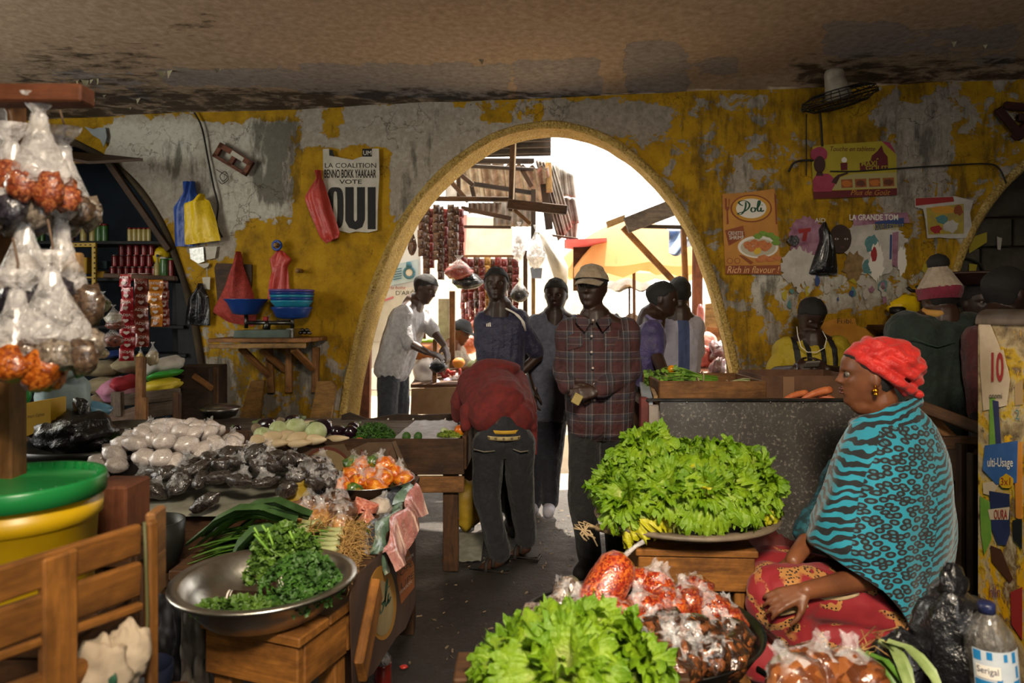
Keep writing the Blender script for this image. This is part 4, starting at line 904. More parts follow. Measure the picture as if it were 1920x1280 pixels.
def oval(x0, x1, y0, y1, t):            # heavy condensed O drawn as a ring
    n = 24; O = []; I = []
    for k in range(n):
        a = 2*pi*k/n; c, s = math.cos(a), math.sin(a); sx = abs(c)**.55*(1 if c > 0 else -1); sy = abs(s)**.55*(1 if s > 0 else -1)
        O.append(W((x0+x1)/2+(x1-x0)/2*sx, (y0+y1)/2+(y1-y0)/2*sy, .008)); I.append(W((x0+x1)/2+((x1-x0)/2-t)*sx*.8, (y0+y1)/2+((y1-y0)/2-8)*sy, .008))
    m.add(O+I, [(k, (k+1) % n, n+(k+1) % n, n+k) for k in range(n)])
oval(614, 645, 351, 429, 11)
slab([(648, 351), (664, 351), (664, 412), (667, 416), (670, 412), (670, 351), (685, 351), (685, 412), (680, 426), (668, 431), (655, 427), (648, 414)]); slab([(690, 351), (705, 351), (705, 430), (690, 430)])
obj('lettering', m, BLACK, vp, False)
# Doli poster
dp = thing('soup_poster', 'orange food poster with an oval Doli emblem and a plate of shrimp', 'poster', W(1410, 513, .004))
ORA = mat('poster_orange', '#a8702c', '#bd8436', 5, .75); OBR = mat('poster_brown', '#7a3a1a', '#8a4a24', 8, .75); GOLD = mat('poster_gold', '#b8821e', '#c8942a', 6, .7)
wpoly('sheet', [(1354, 364), (1400, 361), (1452, 354), (1458, 425), (1464, 515), (1420, 514), (1360, 514), (1356, 440)], ORA, dp, .004, .003)
wpoly('emblem_rim', ellpx(1408, 391, 39, 26), OBR, dp, .0075, .001); wpoly('emblem_rim', ellpx(1408, 391, 36, 23.5), GOLD, dp, .009, .001); wpoly('emblem_rim', ellpx(1408, 391, 28.5, 18.5), WHITE_P, dp, .0105, .001)
strokes('lettering', DOLI, .07, lambda u, v_: W(1382+u*51, 403-v_*27, .0125), GREEN_P, dp, WN)
wpoly('fork', [(1359, 372), (1362, 372), (1362.5, 388), (1366, 388), (1366, 373), (1368, 373), (1367, 391), (1364.5, 396), (1366, 420), (1362, 421), (1362, 396), (1359, 391)], OBR, dp, .0075, .001)
wpoly('knife', [(1451, 362), (1455, 366), (1457, 420), (1454, 421)], OBR, dp, .0075, .001)
wpoly('flag', [(1359, 432), (1393, 423), (1397, 444), (1366, 461)], OBR, dp, .0075, .001)
wtext('lettering', 'CREVETTE', 1365, 434, 1393, 441, WHITE_P, dp, .010); wtext('lettering', 'SHRIMP', 1367, 442, 1394, 449, WHITE_P, dp, .010)
wpoly('plate', ellpx(1421, 463, 38, 21), WHITE_P, dp, .0075, .001); wpoly('plate_rim', ellpx(1421, 464, 33, 17), mat('plate_grey', '#b0a890', rough=.7), dp, .009, .001)
for i, (x, y, rx, ry) in enumerate([(1402, 460, 8, 7), (1414, 455, 9, 6), (1428, 456, 9, 6), (1440, 460, 7, 6), (1421, 464, 10, 5), (1408, 467, 7, 5), (1434, 466, 8, 5)]): wpoly('shrimp', fan_poly(x, y, rx, ry, i, 14), mat('shrimp_print', '#a85a2a', '#c47a44', 40, .7), dp, .0105+.0003*i, .001)
for i, (x, y) in enumerate([(1420, 443), (1430, 438), (1442, 441), (1452, 447), (1455, 455)]): wpoly('lettuce_leaf', fan_poly(x, y, 8, 5, i+20, 14), mat('leaf_print', '#5a7a24', '#7a9a34', 30, .7), dp, .0095+.0003*i, .001)
wpoly('lemon', [(1412, 472), (1416, 466), (1423, 464), (1427, 468), (1424, 476), (1415, 477)], mat('lemon_print', '#c8a428', rough=.7), dp, .0125, .001)
wpoly('wooden_board', [(1384, 478), (1392, 479), (1412, 492), (1407, 496)], OBR, dp, .0125, .001)
for i, (x, y) in enumerate([(1430, 483), (1443, 486), (1456, 484), (1425, 487)]): wpoly('shrimp', fan_poly(x, y, 9, 5, i+40, 14), mat('shrimp_print', '#a85a2a'), dp, .0125+.0003*i, .001)
for x in (1368, 1382): wpoly('seal', ellpx(x, 489, 5.5, 5.5, 16), OBR, dp, .0075, .001); wpoly('seal_centre', ellpx(x, 489, 4.3, 4.3, 16), ORA, dp, .009, .001)
wpoly('foot_band', [(1360, 498), (1463, 497), (1464, 515), (1420, 514), (1360, 514)], OBR, dp, .0075, .001)
wtext('lettering', 'Rich in flavour !', 1363, 499, 1461, 512, mat('pale_orange_print', '#d8a870', rough=.7), dp, .010, shear=.3)
# Maxi Gout poster
mp = thing('stock_cube_poster', 'yellow stock cube poster with a woman in pink under the fan', 'poster', W(1600, 375, .004))
YP = mat('poster_yellow', '#9a8a1a', '#aa9a24', 5, .75); PKP = mat('poster_pink', '#8a2a44', '#a03a54', 9, .75); SKP = mat('poster_skin', '#3a1c14', rough=.75); MRP = mat('poster_maroon', '#5a1218', rough=.75)
wpoly('sheet', [(1523, 275), (1545, 272), (1652, 265), (1680, 290), (1681, 366), (1600, 370), (1525, 373), (1522, 320)], YP, mp, .004, .003)
wpoly('foot_band', [(1524, 359), (1681, 353), (1681, 366), (1600, 370), (1525, 373)], MRP, mp, .0075, .001)
wpoly('corner', [(1652, 265), (1668, 268), (1679, 288), (1676, 286)], PKP, mp, .0075, .001)
wpoly('pale_panel', [(1560, 356), (1572, 334), (1600, 326), (1680, 324), (1681, 352)], mat('poster_cream', '#a09560', rough=.75), mp, .0075, .001)
wpoly('pink_figure', [(1524, 360), (1523, 338), (1530, 328), (1542, 326), (1553, 326), (1562, 334), (1565, 346), (1558, 359)], PKP, mp, .0085, .001)
wpoly('pink_figure', fan_poly(1535, 290, 16, 14, 3, 18, .06), PKP, mp, .0085, .001)
wpoly('figure_skin', ellpx(1536, 309, 11, 16, 20), SKP, mp, .0095, .001); wpoly('figure_skin', [(1531, 322), (1541, 322), (1543, 330), (1529, 330)], SKP, mp, .0095, .001)
wpoly('figure_skin', [(1558, 342), (1563, 334), (1570, 328), (1588, 323), (1590, 326), (1574, 332), (1567, 346)], SKP, mp, .0095, .001)
wpoly('cube_print', [(1575, 306), (1588, 305), (1588, 319), (1576, 320)], MRP, mp, .0085, .001); wpoly('cube_hat', fan_poly(1582, 300, 5, 5, 5, 12, .15), WHITE_P, mp, .0085, .001)
wpoly('flame', [(1630, 306), (1634, 292), (1644, 284), (1652, 273), (1656, 286), (1663, 294), (1664, 312), (1650, 306), (1645, 296), (1638, 304)], MRP, mp, .0085, .001)
wpoly('word_panel', [(1611, 306), (1662, 296), (1664, 318), (1612, 322)], MRP, mp, .009, .001)
wtext('lettering', 'MAXI', 1614, 302, 1643, 312, YP, mp, .011, bold=.02); wtext('lettering', 'GOUT', 1622, 311, 1663, 320, YP, mp, .011, bold=.02)
wtext('lettering', 'Touche en tablette', 1556, 275, 1640, 284, MRP, mp, .010, shear=.3); wtext('lettering', 'Plus de Goût', 1594, 356, 1668, 366, mat('gold_print', '#b07a24', rough=.7), mp, .010, shear=.35)
for k in range(4):
    x = 1576+k*26; wpoly('dish_print', [(x, 337-k), (x+21, 336-k), (x+22, 352-k), (x+1, 353-k)], mat('dish_frame', '#8a4a1c', rough=.7), mp, .009, .001); wpoly('dish_food', fan_poly(x+11, 345-k, 9, 6, k, 14), mat('dish_food%d' % (k % 2), ('#b0641c', '#5a2c14')[k % 2], rough=.7), mp, .0105, .001)
# torn poster band
tp = thing('torn_posters', 'band of torn layered posters with a printed face and pink headlines', 'poster', W(1590, 545, .004))
PKL = mat('pink_sheet', '#7a4a5e', '#a0788a', 14, .8); WTP = mat('torn_white', '#a09a90', '#bfb9ae', 8, .85); TEALP = mat('torn_teal', '#3e6a6a', '#5a8484', 9, .8); BLP = mat('torn_blue', '#2e4270', rough=.8)
wpoly('sheet', fan_poly(1512, 445, 34, 38, 1, 64, .12), PKL, tp, .003, .002); wpoly('sheet', fan_poly(1500, 500, 36, 34, 2, 70, .2), WTP, tp, .0032, .002); wpoly('sheet', fan_poly(1640, 460, 58, 52, 3, 80, .13), WTP, tp, .0034, .002); wpoly('sheet', [(1598, 404), (1700, 398), (1706, 418), (1640, 420), (1600, 424)], PKL, tp, .0055, .001)
wtext('lettering', 'LA GRANDE TOM', 1592, 402, 1683, 413, WHITE_P, tp, .008, bold=.02); wtext('lettering', 'AID', 1527, 409, 1547, 417, WHITE_P, tp, .008); wtext('lettering', 'NOUVELLE FORMULE', 1636, 420, 1692, 431, YP, tp, .012)
wpoly('sheet', [(1640, 416), (1694, 408), (1694, 424), (1640, 432)], BLP, tp, .0065, .001)
wpoly('sheet', fan_poly(1634, 458, 13, 18, 7, 16, .2), TEALP, tp, .0058, .001); wpoly('sheet', fan_poly(1643, 490, 14, 34, 8, 44, .2), WHITE_P, tp, .0062, .001); wpoly('sheet', [(1673, 436), (1684, 434), (1682, 500), (1672, 498)], PKL, tp, .0062, .001); wpoly('sheet', [(1668, 440), (1672, 440), (1671, 486), (1667, 486)], BLP, tp, .0064, .001); wpoly('sheet', fan_poly(1638, 478, 6, 14, 9, 12, .2), RED_P, tp, .0068, .001); wpoly('sheet', fan_poly(1690, 488, 9, 26, 10, 40, .22), WHITE_P, tp, .006, .001)
wpoly('sheet', fan_poly(1600, 500, 20, 26, 31, 20, .25), mat('torn_tan', '#6a5230', '#8a7048', 20, .85), tp, .0052, .001)
wpoly('logo', [(1496, 430), (1520, 427), (1519, 434), (1514, 435), (1511, 452), (1503, 452), (1506, 436), (1498, 438)], RED_P, tp, .0068, .001)
# printed portrait on it
wpoly('portrait', ellpx(1575, 448, 21, 27, 26), mat('portrait_skin', '#2c1c14', '#3a261a', 9, .75), tp, .0066, .001)
for x in (1568, 1586): wpoly('portrait_eye', ellpx(x, 448, 3.4, 1.8, 12), WHITE_P, tp, .008, .0005); wpoly('portrait_eye', ellpx(x, 448, 1.6, 1.7, 10), BLACK, tp, .009, .0005)
wpoly('portrait_mouth', ellpx(1579, 463, 5, 2.2, 12), mat('portrait_lip', '#4a2420', rough=.7), tp, .008, .0005)
for i in range(60):
    r = random.Random(i+100); x = r.uniform(1470, 1790); y = r.uniform(480, 585)
    if x > 1700 and y < 500: continue
    s = r.uniform(3, 10); wpoly('paper_shred', fan_poly(x, y, s*r.uniform(.5, 1), s*r.uniform(.6, 1.6), i, 9, .4), (WTP, PKL, WTP, BLP, YP, WTP, TEALP)[i % 7], tp, .0035+.0004*(i % 5), .001)
# right small poster
rp = thing('torn_snack_poster', 'peeling yellow and white food poster at the right of the torn band', 'poster', W(1768, 470, .004))
wpoly('sheet', [(1714, 372), (1790, 368), (1824, 376), (1818, 400), (1824, 440), (1812, 446), (1780, 447), (1760, 445), (1738, 447), (1734, 410), (1730, 392), (1715, 388)], WTP, rp, .004, .002)
wpoly('print', [(1716, 372), (1786, 369), (1788, 378), (1716, 386)], RED_P, rp, .0065, .001); wpoly('print', [(1736, 390), (1806, 382), (1806, 438), (1740, 440)], mat('snack_yellow', '#a8922a', '#8a7a40', 20, .8), rp, .0066, .001)
for i, (x, y, rx, ry, mm) in enumerate([(1770, 394, 24, 7, GOLD), (1796, 394, 9, 10, OBR), (1754, 430, 10, 8, RED_P), (1782, 424, 14, 12, WTP), (1765, 412, 12, 8, TEALP)]): wpoly('print', fan_poly(x, y, rx, ry, i, 14, .25), mm, rp, .008+.0004*i, .001)
# the limp black bag hung over the torn posters
wbag('carrier_bag', 'limp black plastic bag hanging over the printed face poster', [(1541, 1548, 417, 417), (1534, 1553, 432, 430), (1536, 1558, 450, 448), (1527, 1566, 476, 470), (1515, 1570, 512, 510), (1520, 1566, 515, 516)], BLACKBAG, .02, .05, seed=9)
wpoly('bag_stub', fan_poly(1486, 452, 11, 10, 4, 16, .2), BLACKBAG, None, .008, .03, ('small black knotted plastic stub nailed on the torn posters', 'plastic stub'))
cable('cable running along the right wall to the right arch', [(1478, 322), (1488, 306), (1510, 301), (1524, 302)], .008, .016)
cable('long cable sagging across the stock cube poster', [(1555, 322), (1600, 322), (1660, 318), (1720, 314), (1790, 310), (1850, 308), (1872, 318), (1884, 345)], .0055, .016)
cable('thin vertical wire below the fan', [(1511, 215), (1511, 260), (1511, 330)], .004, .012); cable('cable dropping from the fan to the poster', [(1536, 205), (1539, 240), (1541, 275)], .007, .014)
# --- ceiling fan in a wire cage, hung near the wall
YF = 4.55; fn_ = thing('cage_fan', 'dusty white fan with a dark wire cage hung from the ceiling', 'fan', P(1565, 205, YF))
DW = mat('dirty_white_plastic', '#8a8070', '#a89e8c', 9, .5); CAGE = mat('cage_wire', '#1c1712', rough=.5, metal=.3)
top = P(1564, 112, YF); top.z = CZ-.01
m = MB(); m.lathe([(.055, 0), (.062, -.02), (.058, -.10), (.04, -.14), (.045, -.19), (.02, -.2)], 16, top); obj('mount', m, DW, fn_)
tilt = Matrix.Rotation(R(-14), 4, 'Y') @ Matrix.Rotation(R(6), 4, 'X'); cc = P(1574, 190, YF)
m = MB(); m.lathe([(.03, .17), (.06, .15), (.075, .09), (.08, .03), (.05, .01)], 16, cc, 1, 1, tilt); obj('motor', m, DW, fn_)
m = MB()
for r_, z in ((.235, 0.), (.225, .045), (.17, .068), (.17, -.03), (.1, -.04), (.235, .02)): m.tube([cc+tilt @ V((r_*math.cos(a), r_*math.sin(a), z)) for a in [2*pi*k/28 for k in range(29)]], .004, 5)
for k in range(28):
    a = 2*pi*k/28; d = lambda r_, z: cc+tilt @ V((r_*math.cos(a), r_*math.sin(a), z)); m.tube([d(.06, .075), d(.17, .068), d(.225, .045), d(.236, .01), d(.17, -.03), d(.05, -.045)], .0025, 4)
obj('cage', m, CAGE, fn_)
for k in range(3):
    a0 = k*2*pi/3+.4; m = MB(); m.grid(5, 7, lambda u, v_: cc+tilt @ V(((.03+.17*v_)*math.cos(a0+(u-.5)*.9*(.5+.6*v_)), (.03+.17*v_)*math.sin(a0+(u-.5)*.9*(.5+.6*v_)), .01+.02*(u-.5)))); o = obj('blade', m, mat('blade_brown', '#2a1e16', '#3a2a20', 9, .5), fn_)
# things fixed high on the right wall
wf2 = thing('wall_fitting', 'dark red wooden fitting high on the right wall above the arch', 'fitting', W(1905, 240, .02))
for a, b in (((1866, 206), (1912, 262)), ((1878, 200), (1920, 204)), ((1905, 222), (1960, 226)), ((1895, 262), (1925, 232))): board('slat', W(*a, .03), W(*b, .03), .05, .03, WN, wood('wood_dark_red', '#2c100c', '#45201a'), wf2)
# --- objects inside the blocked arch
wpoly('yellow_paint_patch', [(1850, 440), (1885, 428), (1885, 448), (1850, 470)], YP, None, -.23, .004, ('patch of yellow painted paper on the concrete blocks', 'paper')); wpoly('yellow_paint_patch', [(1850, 490), (1866, 492), (1860, 520), (1850, 525)], YP, None, -.23, .004, ('lower strip of yellow painted paper on the concrete blocks', 'paper'))
wpoly('white_patch', [(1905, 437), (1915, 440), (1912, 463), (1906, 462)], PAPER, None, -.23, .004, ('small white paper scrap on the concrete blocks', 'paper'))
m = MB(); q = smooth_curve([(1806, 486), (1826, 480), (1850, 483), (1868, 492), (1876, 508)], 5); m.tube([W(x, y, -.2) for x, y in q], .008, 6); obj('block_cable', m, CABLE, None, True, ('thin cable looping over the concrete blocks', 'cable'))
# --- the orange painted board behind the phone man
ob = thing('painted_board', 'orange painted chipped board leaning on the wall behind the phone man', 'board', W(1590, 720, .03))
wpoly('board', [(1535, 606), (1560, 598), (1600, 596), (1603, 610), (1640, 622), (1644, 720), (1535, 720)], mat('orange_paint', '#9a6414', '#b8801c', 7, .75, 0, .3), ob, .012, .02)
wtext('lettering', 'Fi:ibi.', 1567, 597, 1596, 606, BLACK, ob, .0335)
# --- workbench with scale against the wall at the right
wb = thing('corner_table', 'dark timber corner table carrying a black scale against the right wall', 'table', W(1660, 740, .25))
board('top', W(1620, 612, .2), W(1700, 612, .2), .3, .03, (0, 0, 1), WOOD_D, wb); board('front_rail', W(1643, 606, .36), W(1700, 605, .36), .06, .03, WN, WOOD_M, wb)
for x in (1648, 1695): board('leg', W(x, 614, .3), W(x, 760, .3), .06, .05, WN, WOOD_D, wb)
s2 = thing('balance_scale', 'black metal balance scale with an empty forked pan holder', 'scale', W(1700, 604, .2))
BM = mat('black_metal', '#151413', '#24221f', 9, .45, .5)
m = MB(); m.prism([W(1652, 607, .14), W(1738, 607, .14), W(1738, 594, .14), W(1655, 595, .14)], WN*.16); obj('base', m, BM, s2, False)
m = MB(); c = W(1660, 588, .2); m.lathe([(.045, 0), (.05, .01), (.05, .04), (.03, .05)], 14, c); obj('weight_stack', m, BM, s2)
for x, y in ((1678, 596), (1688, 598)): m = MB(); m.lathe([(.03, 0), (.032, .02), (.012, .035)], 12, W(x, y, .24)); obj('weight', m, BM, s2)
m = MB(); m.tube([W(1707, 594, .2), W(1707, 556, .2)], .02, 8); m.tube([W(1678, 540, .2), W(1684, 546, .2), W(1707, 549, .2), W(1724, 547, .2), W(1727, 538, .2)], .012, 6); m.tube([W(1686, 538, .26), W(1692, 545, .26), W(1707, 547, .26)], .01, 6); obj('pan_holder', m, BM, s2)
m = MB(); m.ell(W(1690, 580, .1), (.13, .05, .09), None, 18, 12, .35, 2.5, 4); obj('yellow_bag', m, YELBAG, None, True, ('crumpled bright yellow bag behind the balance scale', 'bag'))
m = MB(); m.lathe([(0, 0), (.18, .01), (.26, .07), (.27, .075), (.26, .085), (.17, .02), (0, .015)], 26, P(1832, 537, 4.2)); obj('brown_basin', m, mat('brown_basin', '#2e1a14', '#452a20', 6, .45), None, True, ('upturned brown basin behind the beanie man', 'basin'))
# ------------------------------------------------------------------ counter on the right, refrigerator
YC = 3.5
ct = thing('market_counter', 'market counter faced with a grey speckled laminate panel', 'counter', P(1400, 1000, YC+.4))
def speck():
    t = NT('grey_speckled_laminate'); v = t.coord('Object'); sp = t.ramp(t.noise(v, 62, 3, .8), [(.55, 0.), (.68, 1.)]); b = t.ramp(t.noise(v, 4, 4), [(.3, rgb('#3c3a37')), (.7, rgb('#565350'))])
    dk = t.ramp(t.vor(v, 7), [(.015, 1.), (.03, 0.)])
    t.bs(Base_Color=t.mix(dk, t.mix(sp, b, rgb('#8f8880')), rgb('#141210')), Roughness=.34); t.bump(t.noise(v, 120, 3), .1, .002); return t.m
LAM = speck()
zt = P(0, 749, YC).z; xl = P(1236, 0, YC).x; xr = P(1655, 0, YC).x
m = MB(); m.box(((xl+xr)/2, YC, zt/2+.03), (xr-xl, .025, zt-.06), None, .003); obj('front_panel', m, LAM, ct, False)
m = MB(); m.box(((xl+xr)/2-.03, YC-.004, zt), (xr-xl+.08, .045, .014), None, .004); obj('edge_strip', m, mat('dark_edge_metal', '#2a2826', '#4a4846', 8, .3, .7), ct, False)
m = MB(); m.box((xl-.03, YC-.005, zt/2), (.05, .03, zt-.05), None, .004); obj('corner_post', m, mat('pale_metal_trim', '#8a8078', '#a89c90', 8, .45, .3), ct, False)
m = MB(); m.box((xl-.075, YC+.02, zt/2+.01), (.04, .06, zt), None, .004); obj('corner_post', m, mat('red_brown_paint', '#4a1812', '#6a2a20', 8, .5), ct, False)
m = MB(); q = [P(1199, 716, YC+.55), P(1216, 716, YC+.55), P(1224, 748, YC), P(1206, 749, YC)]; m.prism(q, V((0, 0, -.03))); obj('side_rail', m, mat('white_metal_rail', '#8f959c', '#b0b6bc', 6, .35, .3), ct, False)
m = MB(); q = [P(1216, 718, YC+.5), P(1222, 718, YC+.5), P(1233, 742, YC+.02), P(1226, 743, YC+.02)]; m.prism(q, V((0, 0, -.03))); obj('side_rail', m, WOOD_P, ct, False)
board('counter_top', (xl-.05, YC+.33, zt-.05), (xr, YC+.33, zt-.05), .62, .025, (0, 0, 1), WOOD_D, ct)
for x in (xl, xl+.8, xr-.1): board('rear_leg', (x, YC+.58, 0), (x, YC+.58, zt-.06), .06, .06, (0, -1, 0), WOOD_D, ct)
for k, x in enumerate((1288, 1363, 1445, 1506, 1533)): m = MB(); m.ell(P(x, 754, YC-.018), (.005, .004, .005), None, 8, 6); obj('screw', m, STEEL, ct)
# shallow wooden trays standing on the counter
def tray(label, x0, x1, Y0, Y1, z, h, mm=WOOD_M):
    t = thing('wooden_tray', label, 'tray', ((x0+x1)/2, (Y0+Y1)/2, z))
    board('side', (x0, Y0, z+h/2), (x1, Y0, z+h/2), h, .016, (0, -1, 0), mm, t); board('side', (x0, Y1, z+h/2), (x1, Y1, z+h/2), h, .016, (0, -1, 0), mm, t)
    board('end', (x0+.01, Y0+.012, z+h/2), (x0+.01, Y1-.012, z+h/2), h, .016, (1, 0, 0), mm, t); board('end', (x1-.01, Y0+.012, z+h/2), (x1-.01, Y1-.012, z+h/2), h, .016, (1, 0, 0), mm, t)
    board('base', (x0, (Y0+Y1)/2, z+.008), (x1, (Y0+Y1)/2, z+.008), Y1-Y0, .012, (0, 0, 1), mm, t); return t
zc = zt-.035
tray('long shallow wooden tray of herbs standing on the counter', P(1232, 0, 3.68).x, P(1432, 0, 3.68).x, 3.64, 4.1, zc, .115)
# cardboard box
cb = thing('cardboard_box', 'open brown cardboard box in front of the man with the phone', 'box', P(1515, 755, 3.75)); CBM = mat('brown_card', '#4a3222', '#6b4a32', 6, .85)
x0, x1 = P(1430, 0, 3.72).x, P(1606, 0, 3.72).x
for (a, b) in (((x0, 3.72), (x1, 3.72)), ((x0, 4.1), (x1, 4.1)), ((x0, 3.72), (x0, 4.1)), ((x1, 3.72), (x1, 4.1))):
    m = MB(); d = V((b[0]-a[0], b[1]-a[1], 0)).normalized(); nn = V((d.y, -d.x, 0)); m.prism([V((a[0], a[1], zc)), V((b[0], b[1], zc)), V((b[0], b[1], zc+.135)), V((a[0], a[1], zc+.135))], nn*-.008); obj('panel', m, CBM, cb, False)
m = MB(); p = [P(1468, 752, 3.715), P(1489, 752, 3.715), P(1489, 706, 3.715), P(1468, 706, 3.715)]; m.prism(p, V((0, -.002, 0))); obj('tape', m, mat('card_tape', '#7a5a40', rough=.5), cb, False)
# carrots beside it
CAR = mat('carrot_orange', '#b0562c', '#cf7a48', 18, .5, 0, .3, 40); ROOT = mat('root_pale', '#a89878', rough=.8)
def carrot(label, a, b, r, grp='carrots on the counter', bend=.01):
    a, b = V(a), V(b); m = MB(); m.tube([a.lerp(b, t)+V((0, 0, bend*math.sin(pi*t))) for t in (0, .05, .2, .4, .6, .8, .93, 1)], [r*.5, r*.95, r, r*.92, r*.8, r*.6, r*.35, .001], 10)
    o = obj('carrot', m, CAR, None, True, (label, 'carrot', grp)); m = MB(); m.tube([b, b+(b-a)*.12+V((0, -.01, .02)), b+(b-a)*.2], [.002, .0015, .0006], 4); obj('root_tip', m, ROOT, o); return o
carrot('long carrot lying uppermost on the counter edge', P(1560, 730, 3.56), P(1500, 750, 3.56), .021); carrot('carrot lying at the left end of the pile on the counter', P(1515, 736, 3.62), P(1464, 752, 3.6), .018); carrot('short carrot at the right end of the pile on the counter', P(1536, 746, 3.6), P(1572, 752, 3.55), .017)
# herb bunches in the tray
HERB = mat('herb_green', '#2f4a14', '#5f8028', 16, .6, rnd=.25); HERBP = mat('herb_pale', '#7f8a58', '#a9ac7c', 14, .6); HERBL = mat('herb_light', '#4f7a20', '#7fa538', 14, .55, rnd=.2)
def stalks(name, label, cat, a, b, spread, n, mm, seed, grp=None, r=.004, tie=True, leaf=0, droop=.02, parent=None):
    rr = random.Random(seed); a, b = V(a), V(b); d = b-a; x, y, z = frame(d); t = thing(name, label, cat, (a+b)/2-V((0, 0, spread)), grp)
    m = MB()
    for k in range(n):
        q, e = rr.uniform(-1, 1), rr.uniform(-.6, .8); o0 = x*q*spread*.35+y*e*spread*.35; o1 = x*(q+rr.uniform(-.3, .3))*spread+y*(e+rr.uniform(-.3, .3))*spread
        p = [a+o0, a.lerp(b, .35)+o0*.7+V((0, 0, droop*.6)), a.lerp(b, .7)+o1*.7+V((0, 0, droop)), b+o1*1.1+d*rr.uniform(-.1, .12)]; m.tube(p, [r, r, r*.8, r*.3], 5)
    obj('stems', m, mm, t); t2 = t
    if leaf:
        m = MB()
        for k in range(leaf):
            c = b+(x*rr.uniform(-1, 1)+y*rr.uniform(-.7, .9))*spread*1.2-d*rr.uniform(-.1, .45); s = rr.uniform(.5, 1.2)*.014; e = Euler((rr.uniform(0, 6), rr.uniform(0, 6), 0)).to_matrix(); m.add([c+e @ V(v)*s for v in ((-1, 0, 0), (-.4, .8, .3), (.5, .9, 0), (1, 0, .3), (.4, -.8, 0), (-.5, -.7, .2))], [(0, 1, 2, 3), (0, 3, 4, 5)])
        obj('leaves', m, HERBL, t)['kind'] = 'stuff'
    if tie:
        m = MB(); c = a.lerp(b, .3); m.tube([c+(x*math.cos(q)+y*math.sin(q))*spread*.62+V((0, 0, droop*.5)) for q in [2*pi*k/12 for k in range(13)]], .004, 5); obj('tie', m, ROOT, t)
    return t
gz = zc+.11
stalks('herb_bunch', 'leafy bunch of fresh mint at the left end of the counter tray', 'herbs', P(1262, 712, 3.95), P(1215, 716, 3.95), .05, 30, HERB, 1, 'herb bunches on the counter', .003, True, 150)
stalks('herb_bunch', 'large tied bunch of green spring onions in the counter tray', 'herbs', P(1345, 712, 3.95), P(1250, 708, 3.95), .055, 60, HERBL, 2, 'herb bunches on the counter', .004, True, 60)
stalks('herb_bunch', 'second bunch of green herbs lying in front of the spring onions', 'herbs', P(1335, 722, 3.82), P(1245, 722, 3.82), .05, 50, HERB, 3, 'herb bunches on the counter', .004, True, 60)
stalks('herb_bunch', 'pale tied leek bunch at the right of the counter tray', 'herbs', P(1338, 722, 3.85), P(1420, 722, 3.85), .03, 26, HERBP, 4, 'herb bunches on the counter', .005)
veg('pepper', 'small orange pepper on top of the herb tray', 'pepper', 1259, 692, 3.98, 8, mat('orange_pepper', '#d8820c', '#e8a018', 9, .3), 0)
# --- old refrigerator at the right edge
XFR = 1.70; rf = thing('refrigerator', 'old refrigerator covered in torn stickers at the right edge', 'refrigerator', (2.0, 2.1, 0))
fx0 = XFR; fx1 = fx0+.62; fz1 = CH-.004; fy0, fy1 = 1.72, 2.49
def frmat():
    t = NT('stickered_enamel'); v = t.coord('Object'); a = t.noise(v, 7, 6, .65, .4); b = t.noise(t.coord('Object', (1, 1, .5)), 11, 5, .6, .5); c = t.noise(v, 40, 5, .7)
    col = t.ramp(a, [(.3, rgb('#3a2c1c')), (.42, rgb('#8f7a54')), (.5, rgb('#b8a67e')), (.56, rgb('#c4a014')), (.62, rgb('#6a5232')), (.75, rgb('#c9bc9a'))])
    col = t.mix(t.ramp(b, [(.6, 0.), (.62, 1.)]), col, rgb('#d0a010')); col = t.mix(t.math('MULTIPLY', t.ramp(c, [(.58, 0.), (.66, 1.)]), .7), col, rgb('#2a1c12'))
    t.bs(Base_Color=col, Roughness=.5); t.bump(t.math('ADD', a, c), .5, .006); return t.m
FRM = frmat()
m = MB(); prof = []
def rbox(m, x0, x1, y0, y1, z0, z1, r, n=6):
    # upright box with rounded top edges
    sec = [(x0, z0)]+[(x0+r-r*math.cos(a), z1-r+r*math.sin(a)) for a in [pi/2*k/n for k in range(n+1)]]+[(x1-r+r*math.sin(a), z1-r+r*math.cos(a)) for a in [pi/2*k/n for k in range(n+1)]]+[(x1, z0)]
    N = len(sec); ys = [y0+r*(1-math.cos(a)) for a in [pi/2*k/3 for k in range(4)]]; ins = [r*(1-math.sin(a)) for a in [pi/2*k/3 for k in range(4)]]
    rows = [(ys[k], ins[k]*.5) for k in range(4)]+[(y1, 0)]; cx, cz = (x0+x1)/2, (z0+z1)/2
    vs = [V((cx+(x-cx)*(1-2*i/(x1-x0)), y, z if z <= z0 else z-i*1.0)) for y, i in rows for x, z in sec]
    m.add(vs, [(j*N+i, j*N+(i+1) % N, (j+1)*N+(i+1) % N, (j+1)*N+i) for j in range(len(rows)-1) for i in range(N)]+[tuple(range(N))[::-1], tuple((len(rows)-1)*N+i for i in range(N))])
rbox(m, fx0, fx1, fy0, fy1, .02, fz1-.045, .02); obj('cabinet', m, FRM, rf, False)
m = MB(); rbox(m, fx0-.006, fx1+.004, fy0-.012, fy1+.006, fz1-.055, fz1, .045); obj('top_lid', m, mat('worn_enamel_lid', '#5a4a38', '#8a8078', 12, .3, .2, .3), rf, True)
def FQ(x, y): return P(x, y, XFR*F/(x-960))+V((-.003, 0, 0))
def fpoly(nm, pts, mm, k=0):
    m = MB(); m.prism([FQ(x, y)+V((-.0008*k, 0, 0)) for x, y in pts], V((-.0008, 0, 0))); obj(nm, m, mm, rf, False)
def ftext(s, x0, y0, x1, y1, mm, k=3, **kw):
    text_on('lettering', s, tuple(FQ(x, y)+V((-.0008*k-.001, 0, 0)) for x, y in ((x0, y1), (x1, y1), (x1, y0), (x0, y0))), mm, rf, **kw)
